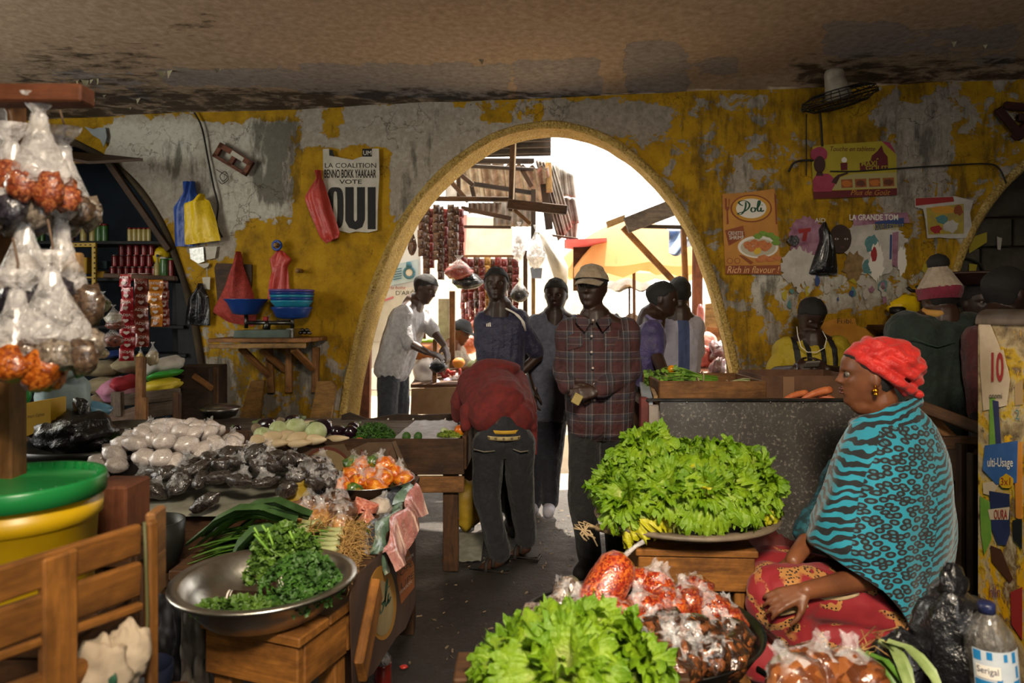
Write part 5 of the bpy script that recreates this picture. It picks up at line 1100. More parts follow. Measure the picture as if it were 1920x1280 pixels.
CRM = mat('sticker_cream', '#b8a488', '#cdbb9e', 12, .6); GRY = mat('sticker_green', '#5a8a2a', '#7aa040', 9, .6); NAV = mat('sticker_navy', '#1e2446', '#2c3460', 9, .55); BLS = mat('sticker_blue', '#2a4f86', '#3a64a0', 9, .55); YLS = mat('sticker_yellow', '#c89c10', rough=.55); ORS = mat('sticker_orange', '#c0741c', '#d08a30', 9, .55)
for i, (pts, mm) in enumerate([([(1838, 600), (1858, 605), (1872, 640), (1892, 690), (1896, 712), (1890, 760), (1846, 770), (1840, 690)], CRM), ([(1858, 745), (1868, 745), (1870, 855), (1858, 860)], GRY), ([(1864, 750), (1875, 752), (1880, 830), (1872, 856), (1868, 800)], NAV), ([(1850, 835), (1912, 826), (1910, 905), (1872, 908), (1846, 880)], BLS), ([(1845, 905), (1880, 900), (1862, 930), (1846, 925)], CRM),
                               ([(1840, 930), (1858, 940), (1862, 1010), (1848, 1040), (1842, 1000)], GRY), ([(1858, 920), (1896, 926), (1897, 1000), (1889, 1022), (1874, 1020), (1862, 990)], NAV), ([(1856, 955), (1896, 950), (1894, 974), (1860, 974)], CRM), ([(1862, 975), (1890, 975), (1888, 1015), (1876, 1018)], mat('sticker_tan', '#a8743c', rough=.6)), ([(1860, 1022), (1880, 1030), (1902, 1085), (1896, 1092), (1862, 1052)], mat('sticker_brown', '#4a2a18', rough=.5)),
                               ([(1905, 830), (1920, 828), (1920, 975), (1908, 970)], ORS), ([(1902, 975), (1920, 972), (1920, 1030), (1904, 1010)], mat('sticker_black', '#17140f', rough=.5)), ([(1905, 720), (1920, 712), (1920, 758), (1906, 760)], mat('sticker_tan2', '#a88a5c', rough=.6)), ([(1868, 660), (1884, 655), (1892, 695), (1882, 715), (1872, 715)], CRM), ([(1898, 1110), (1920, 1100), (1920, 1200), (1900, 1170)], RED_P)]): fpoly('sticker', pts, mm, 1+i % 4)
ftext('10', 1863, 660, 1886, 716, RED_P, 5, bold=.03); ftext('onomi', 1859, 737, 1883, 747, BLACK, 5); ftext('ulti-Usage', 1856, 858, 1904, 880, WHITE_P, 6, bold=.01)
fpoly('price_burst', fan_poly(1891, 902, 13, 13, 5, 12, .15), YLS, 6); ftext('3x1', 1882, 895, 1900, 909, RED_P, 8); ftext('OURA', 1869, 955, 1894, 973, RED_P, 7, bold=.01); ftext('2', 1908, 768, 1916, 786, TEALP, 5); ftext('hlln', 1860, 1098, 1880, 1120, mat('purple_print', '#5a3068', rough=.6), 6)
# ------------------------------------------------------------------ tables and produce on the left
def table(name, label, x0, x1, y0, y1, z, mm=WOOD_D, apron=.12, th=.03, legs=True, planks=4, open_right=False):
    t = thing(name, label, 'table', ((x0+x1)/2, (y0+y1)/2, 0))
    w_ = (y1-y0)/planks
    for k in range(planks): board('top_plank', (x0, y0+w_*(k+.5), z-th/2), (x1, y0+w_*(k+.5), z-th/2), w_-.006, th, (0, 0, 1), mm, t)
    if apron:
        board('apron', (x0, y0+.015, z-th-apron/2), (x1, y0+.015, z-th-apron/2), apron, .022, (0, -1, 0), mm, t); board('apron', (x1-.015, y0+.03, z-th-apron/2), (x1-.015, y1, z-th-apron/2), apron, .022, (1, 0, 0), mm, t)
        board('apron', (x0+.015, y0+.03, z-th-apron/2), (x0+.015, y1, z-th-apron/2), apron, .022, (1, 0, 0), mm, t)
    if legs:
        for x in (x0+.05, x1-.05):
            for y in (y0+.06, y1-.06): board('leg', (x, y, 0), (x, y, z-th), .07, .07, (0, -1, 0), mm, t)
    return t
# --- table B: deep crate table near the arch
ZB = .735; bx0, bx1 = P(100, 0, 4.2).x, P(872, 0, 3.85).x
tb = thing('vegetable_table', 'brown crate table of vegetables in front of the arch', 'table', (-1.2, 4.2, 0))
for k in range(5): board('top_plank', (-2.75, 3.88+k*.19, ZB-.03), (bx1-.02, 3.88+k*.19, ZB-.03), .186, .025, (0, 0, 1), WOOD_G, tb)
board('front_board', (P(470, 0, 3.8).x, 3.79, ZB-.08), (bx1, 3.79, ZB-.08), .2, .024, (0, -1, 0), WOOD_D, tb); board('front_board', (P(470, 0, 3.8).x, 3.795, ZB-.235), (bx1, 3.795, ZB-.235), .09, .024, (0, -1, 0), WOOD_M, tb)
board('front_board', (-2.75, 3.80, ZB+.01), (P(468, 0, 3.8).x, 3.80, ZB+.01), .11, .024, (0, -1, 0), WOOD_D, tb)
board('end_board', (bx1, 3.80, ZB-.06), (bx1+.03, 4.7, ZB-.06), .19, .024, (1, 0, 0), WOOD_D, tb)
for (x, y) in ((bx1-.08, 3.86), (bx1-.03, 4.62), (-1.6, 3.88), (-1.6, 4.6), (-2.6, 3.9), (-2.6, 4.6)): board('leg', (x, y, 0), (x, y, ZB-.05), .085, .07, (0, -1, 0), WOOD_D, tb)
board('brace', (bx1-.12, 3.95, .02), (bx1-.05, 3.85, .3), .04, .03, (0, -1, 0), WOOD_O, tb)
# torn back board with cut-outs
bb = thing('back_board', 'torn dark board with crescent holes along the back of the vegetable table', 'board', (-.85, 4.68, ZB-.05))
m = MB(); yb = 4.66; top = [(640, 778), (655, 773), (668, 778), (690, 786), (720, 780), (745, 776), (790, 778), (830, 776), (884, 775)]
m.prism([P(x, y, yb) for x, y in top]+[P(884, 806, yb), P(640, 806, yb)], V((0, .02, 0))); obj('board', m, WOOD_B, bb, False)
for x in (731, 778, 838):
    m = MB(); m.prism([P(x+5*math.cos(a), 787+5*math.sin(a), yb-.002) for a in [R(20+k*20) for k in range(11)]]+[P(x+3.2*math.cos(a)+1, 786+3*math.sin(a), yb-.002) for a in [R(220-k*20) for k in range(11)]], V((0, -.002, 0))); obj('cut_out', m, WHITE_P, bb, False)
# printed cardboard pinned on its front
cd = thing('printed_card', 'faded printed cardboard sheet pinned on the vegetable table front', 'cardboard', P(620, 935, 3.75))
cy = 3.755; CDB = mat('faded_card', '#4a3626', '#64503a', 5, .85); CDR = mat('faded_card_red', '#5a2a1e', rough=.85); CDY = mat('faded_card_pale', '#7a6848', '#8a7852', 6, .85)
def flat(nm, pts, y, mm, par, k=0): m = MB(); m.prism([P(a, b, y-.003*k) for a, b in pts], V((0, -.002, 0))); return obj(nm, m, mm, par, False)
flat('sheet', [(500, 833), (530, 846), (565, 838), (645, 832), (652, 845), (690, 829), (742, 828), (760, 870), (740, 900), (500, 900)], cy, CDB, cd); flat('ring', ellpx(612, 895, 52, 58, 30), cy, CDR, cd, 1); flat('ring', ellpx(612, 897, 48, 54, 30), cy, CDY, cd, 2)
flat('fork', [(538, 845), (546, 845), (546, 870), (543, 900), (539, 900), (536, 870)], cy, CDR, cd, 1); flat('knife', [(676, 840), (684, 850), (680, 885), (674, 885)], cy, CDR, cd, 1); flat('seal', ellpx(738, 850, 9, 10, 18), cy, CDR, cd, 1); flat('seal', ellpx(738, 850, 7.5, 8.5, 18), cy, CDB, cd, 2)
m = MB(); m.prism([P(735, 828, 3.74), P(742, 826, 3.74), P(795, 945, 3.6), P(800, 960, 3.55), P(780, 965, 3.5), P(762, 900, 3.66)], V((0, -.003, 0))); obj('hanging_flap', m, CDB, cd, False)
# white film on the table
WF = mat('white_film', '#8f8d92', '#b5b3b6', 14, .4, 0, .5)
m = MB(); m.grid(24, 10, lambda u, v_: P(lerp(745, 850, u)-10*v_, 0, 3.9+.6*v_)*1 if False else V((lerp(P(735, 0, 3.9).x, P(858, 0, 3.9).x, u)+.04*v_, 3.87+.68*v_, ZB-.008+.008*noise.noise(V((u*9, v_*5, 1)))+.004))); obj('plastic_sheet', m, WF, None, True, ('crumpled white plastic sheet spread on the vegetable table', 'plastic sheet'))
# --- vegetables
CABB = mat('cabbage_green', '#8a9a5e', '#c3cba4', 9, .5, 0, .5, 18); EGG = mat('aubergine_purple', '#140a14', '#26121f', 6, .18, 0, 0, coat=.5); CASS = mat('cassava_cream', '#b39a72', '#d6c6a4', 7, .55, 0, .2); CALYX = mat('calyx_green', '#45562a', '#5d6e38', 12, .6)
def on_top(px, py, r, z=ZB): # depth at which something of radius r resting on height z appears at row py
    return (CH-(z+r))*F/(py-HZ)
def cabbage(label, px, py, r, seed):
    Y = on_top(px, py, r); c = P(px, py, Y); t = thing('cabbage', label, 'cabbage', c-V((0, 0, r)), 'cabbages on the vegetable table')
    m = MB(); m.ell(c, (r, r, r*.88), Matrix.Rotation(seed, 4, 'X'), 20, 12, .08, 2.5, seed); obj('heart', m, CABB, t)
    for k in range(3):
        a0 = seed*1.7+k*2.1; m = MB(); m.grid(9, 8, lambda u, v_: c+V((math.cos(a0+(u-.5)*2.2)*math.cos(-.9+v_*1.9)*r*1.05, math.sin(a0+(u-.5)*2.2)*math.cos(-.9+v_*1.9)*r*1.05, math.sin(-.9+v_*1.9)*r*.93))*1.0+V((0, 0, .004*math.sin(u*20)*v_))); obj('outer_leaf', m, CABB, t)
for i, (lb, x, y, r) in enumerate([('small cabbage at the left end of the vegetable row', 492, 815, .045), ('pale cabbage left of the largest one', 523, 806, .055), ('largest round cabbage in the middle of the row', 553, 802, .062), ('rounded cabbage at the right of the cabbage group', 592, 810, .058)]): cabbage(lb, x, y, r, i+1)
c = P(573, 797, 4.35); m = MB(); m.ell(c, (.085, .07, .045), None, 20, 10, .06, 2, 3, lambda v, d: V((v.x, v.y, min(v.z, .022)))); t = obj('cut_cabbage', m, CABB, None, True, ('half cabbage with its pale cut face up behind the others', 'cabbage')); m = MB(); m.lathe([(0, .024), (.066, .0235)], 20, c, 1, .8); obj('cut_face', m, CASS, t)
def aubergine(label, px, py, r, ln, ang, seed, z=ZB):
    Y = on_top(px, py, r, z); c = P(px, py, Y); d = V((math.cos(ang), math.sin(ang)*.6, .12)).normalized(); t = thing('aubergine', label, 'aubergine', c-V((0, 0, r)), 'aubergines on the vegetable table')
    m = MB(); q = [c+d*ln*(k/8-.5) for k in range(9)]; m.tube(q, [.004, r*.75, r, r*1.02, r*.95, r*.85, r*.7, r*.5, .006], 14); obj('fruit', m, EGG, t); m = MB(); m.tube([q[7], q[8], q[8]+d*.03], [r*.62, r*.4, r*.2], 9); obj('calyx', m, CALYX, t)
for i, a in enumerate([('glossy aubergine at the far left of the pile', 500, 796, .045, .13, 2.8), ('dark aubergine behind the largest cabbage', 551, 790, .045, .12, 1.2), ('fat ribbed aubergine right of the cut cabbage', 604, 800, .05, .13, 2.4), ('small aubergine with a green cap', 636, 808, .036, .1, .8), ('round aubergine beside the parsley', 656, 808, .038, .1, 2.0), ('dark aubergine at the back beside the parsley', 664, 800, .035, .1, 1.4), ('single dark aubergine lying on the bare table', 444, 802, .022, .06, 2.2)]): aubergine(a[0], a[1], a[2], a[3], a[4], a[5], i)
for i, (lb, x, y, r, ln, a) in enumerate([('cream root at the left end of the crate edge', 484, 826, .035, .09, .3), ('thick cream cassava root left of the small cabbages', 512, 820, .036, .13, .5), ('cream cassava root under the pale cabbage', 536, 817, .034, .14, 1.0), ('broad cream root in front of the largest cabbage', 562, 821, .036, .15, .7), ('long pale cassava root right of the cream pile', 590, 824, .03, .17, -.5), ('thin pale root lying at the crate edge', 520, 831, .022, .14, .05), ('second thin pale root lying at the crate edge', 562, 831, .022, .13, .02), ('thin root lying beside the carrots', 632, 822, .02, .15, -.3)]):
    Y = on_top(x, y, r); c = P(x, y, Y); d = V((math.cos(a), math.sin(a), .1)).normalized(); m = MB(); m.tube([c+d*ln*(k/7-.5) for k in range(8)], [.006, r*.8, r, r*1.05, r*.95, r*.8, r*.55, .005], 12); obj('cassava_root', m, CASS, None, True, (lb, 'root', 'cassava roots'))
for lb, x, y in (('single mushroom coloured tuber behind the cabbages', 528, 794), ('brown tuber at the left of the cabbages', 482, 805)): veg('tuber', lb, 'tuber', x, y, on_top(x, y, .03), 10, mat('tuber_brown', '#6a5a44', '#8a7a60', 9, .7), 1, 1.3)
carrot('carrot lying at the front edge of the vegetable crate', P(605, 829, 3.84), P(634, 826, 3.86), .017, 'carrots on the vegetable table'); carrot('carrot tip lying below the parsley heap', P(680, 826, 3.84), P(662, 829, 3.82), .014, 'carrots on the vegetable table')
# leafy heap helper: many small curled leaflets
def leafheap(name, label, cat, c, rx, ry, h, n, mm, seed, ls=.02, grp=None, stems=None):
    rr = random.Random(seed); m = MB(); c = V(c)
    t = thing(name, label, cat, c, grp)
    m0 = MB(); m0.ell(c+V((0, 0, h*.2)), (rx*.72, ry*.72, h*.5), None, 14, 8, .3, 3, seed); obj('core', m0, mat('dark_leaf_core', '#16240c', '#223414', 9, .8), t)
    for k in range(n):
        a = rr.uniform(0, 2*pi); q = rr.random()**.5; z = h*math.sqrt(max(0, 1-q*q))*rr.uniform(.55, 1.05); p = c+V((rx*q*math.cos(a), ry*q*math.sin(a), z)); s = ls*rr.uniform(.6, 1.3)
        e = (Matrix.Rotation(rr.uniform(0, 6.28), 3, 'Z') @ Matrix.Rotation(rr.uniform(-1., 1.), 3, 'X') @ Matrix.Rotation(rr.uniform(-1, 1), 3, 'Y'))
        vs = [(0, 0, 0)]+[((.75+.35*(j % 2))*math.cos(2*pi*j/10), (.75+.35*(j % 2))*math.sin(2*pi*j/10), .35*math.sin(j*2.2)) for j in range(10)]
        m.add([p+e @ V(v)*s for v in vs], [(0, j+1, (j+1) % 10+1) for j in range(10)])
    o = obj('leaflets', m, mm, t, False); o['kind'] = 'stuff'
    if stems:
        m = MB()
        for k in range(stems): a = rr.uniform(0, 6.28); p = c+V((rx*.5*math.cos(a), ry*.5*math.sin(a), h*.5)); m.tube([p, p+V((rr.uniform(-1, 1)*rx*.6, -ry*.3, h*.5))], .003, 5)
        obj('stems', m, HERBL, t)
    return t
PARS = mat('parsley_green', '#1f3d10', '#3f6a1e', 20, .6); PARSY = mat('parsley_light', '#4f6a1a', '#86962e', 12, .6)
leafheap('parsley_heap', 'heap of curly green parsley on the vegetable table', 'parsley', P(700, 826, 3.95), .125, .10, .10, 700, PARS, 1, .012)
for lb, x in (('small green pepper lying left on the plastic sheet', 762), ('small dark green pepper lying right on the plastic sheet', 784)): veg('green_pepper', lb, 'pepper', x, 818, on_top(x, 818, .022), 8, PARS, x, 1.1)
leafheap('scrap_heap', 'small heap of herb scraps at the right corner of the vegetable table', 'scraps', P(842, 818, 3.98), .07, .05, .03, 120, PARSY, 3, .012)
veg('red_pepper', 'red and yellow pepper on the heap of herb scraps', 'pepper', 862, 807, 4.0, 10, mat('red_yellow_pepper', '#a82414', '#d89018', 5, .3), 2, 1.2); veg('lime', 'pale lime slice heap beside the red pepper', 'lime', 836, 812, 4.02, 8, PALEG, 4, 1.6)
# steel pot on the slab
pt = thing('steel_pot', 'covered steel pot on the bare slab near the wall', 'pot', P(412, 784, 4.5)); m = MB(); c = P(412, 783, 4.5); m.lathe([(.07, 0), (.10, .012), (.118, .05), (.122, .06)], 26, c); obj('pot', m, STEEL_D, pt); m = MB(); m.lathe([(.135, .06), (.13, .068), (.09, .085), (0, .092)], 26, c); obj('lid', m, STEEL, pt)
# --- shop front clutter: sacks, plank fence, black cabinet
SACKC = mat('sack_beige', '#6f6550', '#93886c', 9, .9, 0, .4, 30); SACKW = mat('sack_white', '#9a968e', '#b8b4aa', 9, .85, 0, .4, 30); SACKP = mat('sack_pink', '#9a5a7a', '#b4849a', 6, .8, 0, .4, 30)
def sack(label, x, y, Y, wpx, hpx, mm, seed, grp='sacks in front of the shop', nm='sack', rotz=0.):
    s = Y/F; m = MB(); m.ell(P(x, y, Y), (wpx*s/2, .16, hpx*s/2), Matrix.Rotation(rotz, 4, 'Y'), 22, 14, .16, 2.2, seed, lambda v, d: V((v.x*(1+.12*abs(d.z)), v.y, v.z*(1-.2*abs(d.x)))))
    m.v = [tuple(V(v)+V((0, 0, .008*noise.noise(V(v)*16)))) for v in m.v]; return obj(nm, m, mm, None, True, (label, 'sack', grp))
sack('beige grain sack at the top left of the sack pile', 195, 690, 4.7, 90, 34, SACKC, 1); sack('second beige grain sack above the pink one', 250, 684, 4.72, 70, 32, SACKC, 2); sack('grey beige sack in the middle of the pile', 200, 722, 4.6, 80, 34, SACKC, 3); sack('white sack folded over the right of the pile', 305, 688, 4.6, 76, 36, SACKW, 4, rotz=-.35); sack('pink woven sack at the front of the pile', 225, 732, 4.5, 66, 50, SACKP, 5); sack('beige sack standing behind the plank fence', 185, 768, 4.5, 60, 60, SACKC, 6)
sack('red part of a sack beside the pink one', 238, 718, 4.48, 34, 30, mat('sack_red', '#8a1a2c', '#a02a3a', 6, .7), 7); sack('bright green folded bag under the white sack', 308, 702, 4.5, 56, 16, mat('bag_green', '#1a7a20', '#2a9030', 6, .5), 8, nm='folded_bag', rotz=-.25); sack('yellow folded bag below the green one', 304, 722, 4.48, 66, 30, mat('bag_mustard', '#a8941a', '#bca828', 6, .55, 0, .6, 16), 9, nm='folded_bag', rotz=-.15)
sack('blue plastic bag tucked behind the sachet strips', 215, 664, 4.75, 40, 16, BLUEBAG, 10, nm='plastic_bag')
pf = thing('plank_fence', 'low rough plank fence in front of the sacks', 'fence', P(270, 800, 4.2))
pbeam('rail', (228, 750, 4.25), (338, 738, 4.3), 22, .025, WOOD_G, pf); pbeam('rail', (272, 772, 4.25), (338, 762, 4.3), 26, .025, WOOD_G, pf); pbeam('rail', (180, 800, 4.15), (262, 776, 4.2), 32, .025, wood('wood_mauve', '#55453e', '#756257'), pf); pbeam('post', (220, 735, 4.18), (221, 780, 4.18), 20, .04, WOOD_G, pf); pbeam('post', (265, 668, 4.2), (262, 800, 4.2), 15, .04, WOOD_M, pf); pbeam('post', (332, 735, 4.28), (332, 790, 4.28), 12, .04, WOOD_D, pf); pbeam('post', (272, 745, 4.14), (272, 800, 4.14), 10, .03, WOOD_M, pf)
bc = thing('dark_cabinet', 'dark wooden chest with a diagonal batten beside the wall', 'cabinet', P(375, 790, 4.75)); m = MB(); m.box(P(375, 740, 4.9), (.27, .3, .42), None, .006); obj('body', m, WOOD_B, bc, False); pbeam('batten', (362, 703, 4.74), (400, 730, 4.74), 11, .02, WOOD_M, bc); pbeam('edge', (405, 688, 4.74), (405, 770, 4.74), 9, .02, WOOD_D, bc)
# sachet strips with lettering
ADJ = {}
TXS = mat('sachet_white_print', '#b8aca4', rough=.45)
def adja(x, y0, y1, Y, wpx, mm, label, n, lean=0., word='ADJA'):
    s = Y/F; t = thing('sachet_strip', label, 'sachets', P(x, y1, Y), 'ADJA sachet strips hanging in the shop front'); h = (y1-y0)*s/n; wd = wpx*s
    key = mm.name
    if key not in ADJ:
        me = sachet_mesh(mm, .06, .07, .008); vs, fs = text_mesh(word, 0, .02); x0 = min(v.x for v in vs); x1 = max(v.x for v in vs); y0_ = min(v.y for v in vs); y1_ = max(v.y for v in vs)
        k = MB(); k.add([V((((v.x-x0)/(x1-x0)-.5)*.048, -.0105, -.012-.018*(1-(v.y-y0_)/(y1_-y0_)))) for v in vs], fs); k.prism([V((.0+.013*math.cos(a), -.0105, -.05+.009*math.sin(a)*(1+.4*math.sin(3*a)))) for a in [2*pi*q/12 for q in range(12)]], V((0, -.0003, 0))); ADJ[key] = (me, mesh_from(k, 'lettering', TXS, False))
    for k in range(n):
        o = bpy.data.objects.new('sachet', ADJ[key][0]); COL.objects.link(o); o.parent = t; o.matrix_parent_inverse = Matrix.Translation(-t.location); o.location = P(x+lean*k, y0, Y)+V((0, .008*math.sin(k*2.1+x), -h*k)); o.scale = (wd/.06, 1.2, h/.07*1.01); o.rotation_euler = (.1*math.sin(k*3+x), 0, .25*math.sin(x+k*.7)); q = bpy.data.objects.new('lettering', ADJ[key][1]); COL.objects.link(q); q.parent = o
SR = mat('sachet_red', '#7a1018', '#9a1c24', 20, .22, .1, .4, 50, coat=.7); SO = mat('sachet_orange', '#a85f12', '#bd7a1c', 20, .22, .1, .4, 50, coat=.7); SB = mat('sachet_maroon', '#5a1a16', '#8a3a2a', 20, .22, .1, .4, 50, coat=.7)
adja(237, 514, 676, 4.35, 26, SR, 'long red ADJA sachet strip at the left of the hanging row', 7, .3); adja(264, 522, 650, 4.4, 25, SB, 'maroon sachet strip second from the left in the hanging row', 5, .6); adja(291, 524, 612, 4.4, 25, SO, 'orange ADJA sachet strip third in the hanging row', 4, .8); adja(308, 526, 612, 4.45, 14, SB, 'narrow red sachet strip at the right of the hanging row', 5, .5)
hr = board('hanging_rail', P(196, 516, 4.45), P(330, 522, 4.45), .03, .03, (0, -1, 0), WOOD_D, None, .004, ('thin wooden rail that the sachet strips hang from', 'rail'))
for lb, x, y0, y1, wp, mm in (('clear bag of green leaves hanging left of the red strip', 192, 545, 586, 34, grains('green_leafmix', '#3a3c20', '#565a30', '#6a6a44', 90)), ('clear bag of pale powder hanging below the leaf bag', 212, 570, 610, 30, grains('pale_powder', '#8a8478', '#a09a8c', '#b0aa9c', 200)), ('bag of brown dates hanging beside the red strip', 216, 590, 618, 36, grains('dates', '#3a1a12', '#5c2c1e', '#7a4030', 60)), ('second bag of brown nuts hanging lower beside the red strip', 210, 610, 650, 42, grains('dates', '#3a1a12', '#5c2c1e', '#7a4030', 60)), ('small bag of beige garlic hanging lowest beside the red strip', 192, 645, 672, 26, grains('beige_bits', '#7a6a48', '#8f7f5c', '#a09070', 70)), ('cream label bag hanging at the right end of the strips', 286, 640, 684, 24, mat('cream_pack', '#7f7258', '#a09478', 12, .4, coat=.5)), ('small yellow packet hanging under the maroon strip', 263, 648, 684, 14, mat('yellow_pack', '#a8861a', '#c09a24', 12, .4, coat=.5))):
    hbag('hanging_bag', lb, x, y0, y1, 4.25, wp, mm, FILM, 'bags hanging in the shop front', x)
# --- left table with black tray and bags
ZL = .82
tl_ = table('side_table', 'dark side table under the black tray at the left', -2.4, -1.72, 2.8, 3.5, ZL, WOOD_B)
def dishm(label, nm, px, py, Y, r, h, mm, cat='tray', sy=.9): m = MB(); c = P(px, py, Y); m.lathe([(r*.8, 0), (r, h*.5), (r*1.02, h), (r*.97, h), (r*.94, h*.5), (r*.76, .012), (0, .01)], 36, c, 1, sy); return obj(nm, m, mm, None, True, (label, cat))
BTR = mat('black_rubber', '#121311', '#22241f', 6, .4)
z1 = ZL+.002
def at_z(px, Y, z): p = P(px, 600, Y); p.z = z; return p
def dish(label, nm, px, Y, z, r, h, mm, cat='tray', sy=.9): m = MB(); m.lathe([(r*.8, 0), (r, h*.5), (r*1.02, h), (r*.97, h), (r*.94, h*.5), (r*.76, .012), (0, .01)], 36, at_z(px, Y, z), 1, sy); return obj(nm, m, mm, None, True, (label, cat))
dish('wide black rubber tray carrying a black bag', 'rubber_tray', 165, 3.08, z1, .28, .05, BTR); dish('round dark metal tray behind the black bag', 'metal_tray', 238, 3.34, z1, .15, .09, mat('dull_metal', '#2c2a26', '#4a463e', 7, .4, .6))
leafheap('herb_sprig', 'small sprig of green leaves on the black rubber tray', 'herbs', at_z(226, 3.05, z1+.03), .05, .04, .05, 60, HERBL, 5, .014)
m = MB(); c = at_z(140, 2.99, z1+.03+.08); m.ell(c, (.17, .13, .095), None, 30, 18, .3, 2.3, 3); m.ell(c+V((.03, 0, .10)), (.035, .035, .05), None, 14, 9, .4, 3, 1); m.v = [tuple(V(v)+V((noise.noise(V(v)*22), noise.noise(V(v)*22+V((5, 0, 0))), noise.noise(V(v)*25)))*.013) for v in m.v]; obj('black_bag', m, BLACKBAG, None, True, ('knotted black plastic bag slumped on the rubber tray', 'bag'))
LB = mat('pale_blue_sack', '#6f888c', '#9db0b2', 4, .55, 0, .5, 12)
t = thing('pale_blue_sack', 'pale blue plastic sack behind the black bag', 'sack', at_z(115, 3.2, z1)); m = MB(); c = P(118, 742, 3.2); m.ell(c, (.115, .11, .14), None, 26, 16, .2, 2.6, 6); m.v = [tuple(V(v)+V((0, 0, .01*noise.noise(V(v)*12)))) for v in m.v]; obj('sack', m, LB, t); m = MB(); m.tube([P(40, 718, 3.1), P(90, 706, 3.08), P(135, 694, 3.08), P(158, 690, 3.1)], [.03, .036, .036, .03], 12); obj('rolled_rim', m, LB, t)
t = thing('yellow_carton', 'yellow carton with a black printed line behind the wooden post', 'carton', at_z(68, 2.9, z1)); m = MB(); m.prism([P(36, 758, 2.9), P(95, 748, 2.9), P(95, 800, 2.9), P(38, 822, 2.9)], V((0, .1, 0))); obj('box', m, mat('carton_yellow', '#b08a14', '#c49c1c', 6, .65), t, False); text_on('lettering', "ton mari t'aime", (P(40, 786, 2.896), P(83, 779, 2.896), P(83, 772, 2.896), P(40, 779, 2.896)), BLACK, t)
m = MB(); m.ell(P(45, 740, 3.02), (.03, .03, .045), None, 14, 10); m.tube([P(45, 730, 3.02), P(45, 722, 3.02)], [.02, .01], 8); obj('green_bottle', m, mat('green_plastic', '#1a7a3a', '#2a9048', 6, .35), None, True, ('green plastic bottle top behind the yellow carton', 'bottle'))
m = MB(); c = P(178, 777, 3.3); m.lathe([(.055, 0), (.065, .03), (.07, .05), (.062, .048), (.05, .012), (0, .01)], 22, c, 1, .8, Matrix.Rotation(.3, 4, 'Y')); obj('blue_bowl', m, mat('pale_blue_bowl', '#4a7a98', '#6a98b0', 6, .4), None, True, ('small pale blue bowl beside the pale blue sack', 'bowl'))
# --- table A with salt and pepper bags
ZA = .735
ta = table('bag_table', 'low wooden table heaped with small tied plastic bags', -1.69, -1.03, 2.52, 3.3, ZA, WOOD_D, .2)
PAPN = mat('newspaper', '#6e6c5e', '#8a887a', 12, .85)
ax0, ax1 = P(205, 0, 2.6).x, P(525, 0, 2.6).x
m = MB(); m.grid(30, 20, lambda u, v_: V((lerp(ax0, ax1+.02, u), 2.48+.75*v_, ZA+.004+(.006*noise.noise(V((u*6, v_*4, 0)))+.006 if v_ > .08 else -.015*(1-v_/.08)))));
o = obj('paper_sheet', m, PAPN, None, True, ('grey paper sheet spread under the salt and pepper bags', 'sheet')); md = o.modifiers.new('s', 'SOLIDIFY'); md.thickness = .002
def bag_protos(name, mm, film, shapes, lumps=.18, tuft=.6):
    out = []
    for i, (rx, ry, rz) in enumerate(shapes):
        m = MB(); m.ell((0, 0, 0), (rx, ry, rz), None, 20, 13, lumps, 2.1, i*3.1+1, lambda v, d: V((v.x, v.y, v.z*(1-.18*abs(d.x)**2))))
        m.v = [tuple(V(v)*(1+.05*noise.noise(V(v)*40+V((i, 0, 0))))) for v in m.v]
        o = bpy.data.objects.new(name, mesh_from(m, name, mm)); h = rz; k = MB(); n = 20
        def tf(u, v_):
            a = u*2*pi; r = (.5*(1-v_)**2*rx+.09*rx+.3*rx*max(0, v_-.5))*(1+.16*math.sin(a*5+i)+.1*math.sin(a*9)); return V((r*math.cos(a)+.15*rx*v_*math.sin(i*2), r*math.sin(a), h*.7+v_*tuft*max(rx, .05)*1.2+.005*math.sin(a*4+i)))
        k.grid(n, 7, tf, True); q = bpy.data.objects.new('bag_knot', mesh_from(k, 'bag_knot', film)); q.parent = o; out.append((o, q))
    return out
def put(proto, name, loc, rot, s, label, grp, knot=True):
    o, q = proto; c = bpy.data.objects.new(name, o.data); COL.objects.link(c); c.location = loc; c.rotation_euler = rot; c.scale = (s,)*3 if not hasattr(s, '__len__') else s; TAG(c, label, 'bag', grp)
    if knot: d = bpy.data.objects.new('bag_knot', q.data); COL.objects.link(d); d.parent = c
    return c
def mound(protos, name, cx, cy, z0, rx, ry, h, step, labels, grp, seed, rz=.04, knot=.5, flat=0):
    rr = random.Random(seed); k = 0; n = int(2*ry/step)+1
    for i in range(n, -1, -1):
        y = -ry+i*step; half = rx*math.sqrt(max(0, 1-(y/ry)**2)); m_ = max(1, int(2*half/step+.5))
        for j in range(m_):
            x = -half+(j+.5)*2*half/m_+rr.uniform(-.25, .25)*step; q = min(1, (x/rx)**2+(y/ry)**2); z = z0+rz+h*(1-q)**.8
            pr = protos[rr.randrange(len(protos))]; sx = ORD[j]; sy = ORD[i]
            put(pr, name, V((cx+x, cy+y+rr.uniform(-.2, .2)*step, z+rr.uniform(-.008, .008))), (rr.uniform(-.7, .5), rr.uniform(-.6, .6), rr.uniform(0, 6.28)), rr.uniform(.88, 1.12), labels % (sy, sx), grp, rr.random() < knot); k += 1
SALT = grains('salt_white', '#b4aaa4', '#c8beb8', '#d4cac4', 300, 1., .4, .3, .08); PEPP = grains('black_pepper', '#120e0c', '#2a2320', '#4a423c', 170)
sp = bag_protos('salt_bag', SALT, FILM, [(.05, .042, .034), (.055, .042, .03), (.047, .045, .036), (.052, .038, .034)], .15)
pp = bag_protos('pepper_bag', PEPP, FILM, [(.062, .034, .026), (.055, .036, .028), (.066, .032, .024), (.05, .036, .028)], .22, .5)
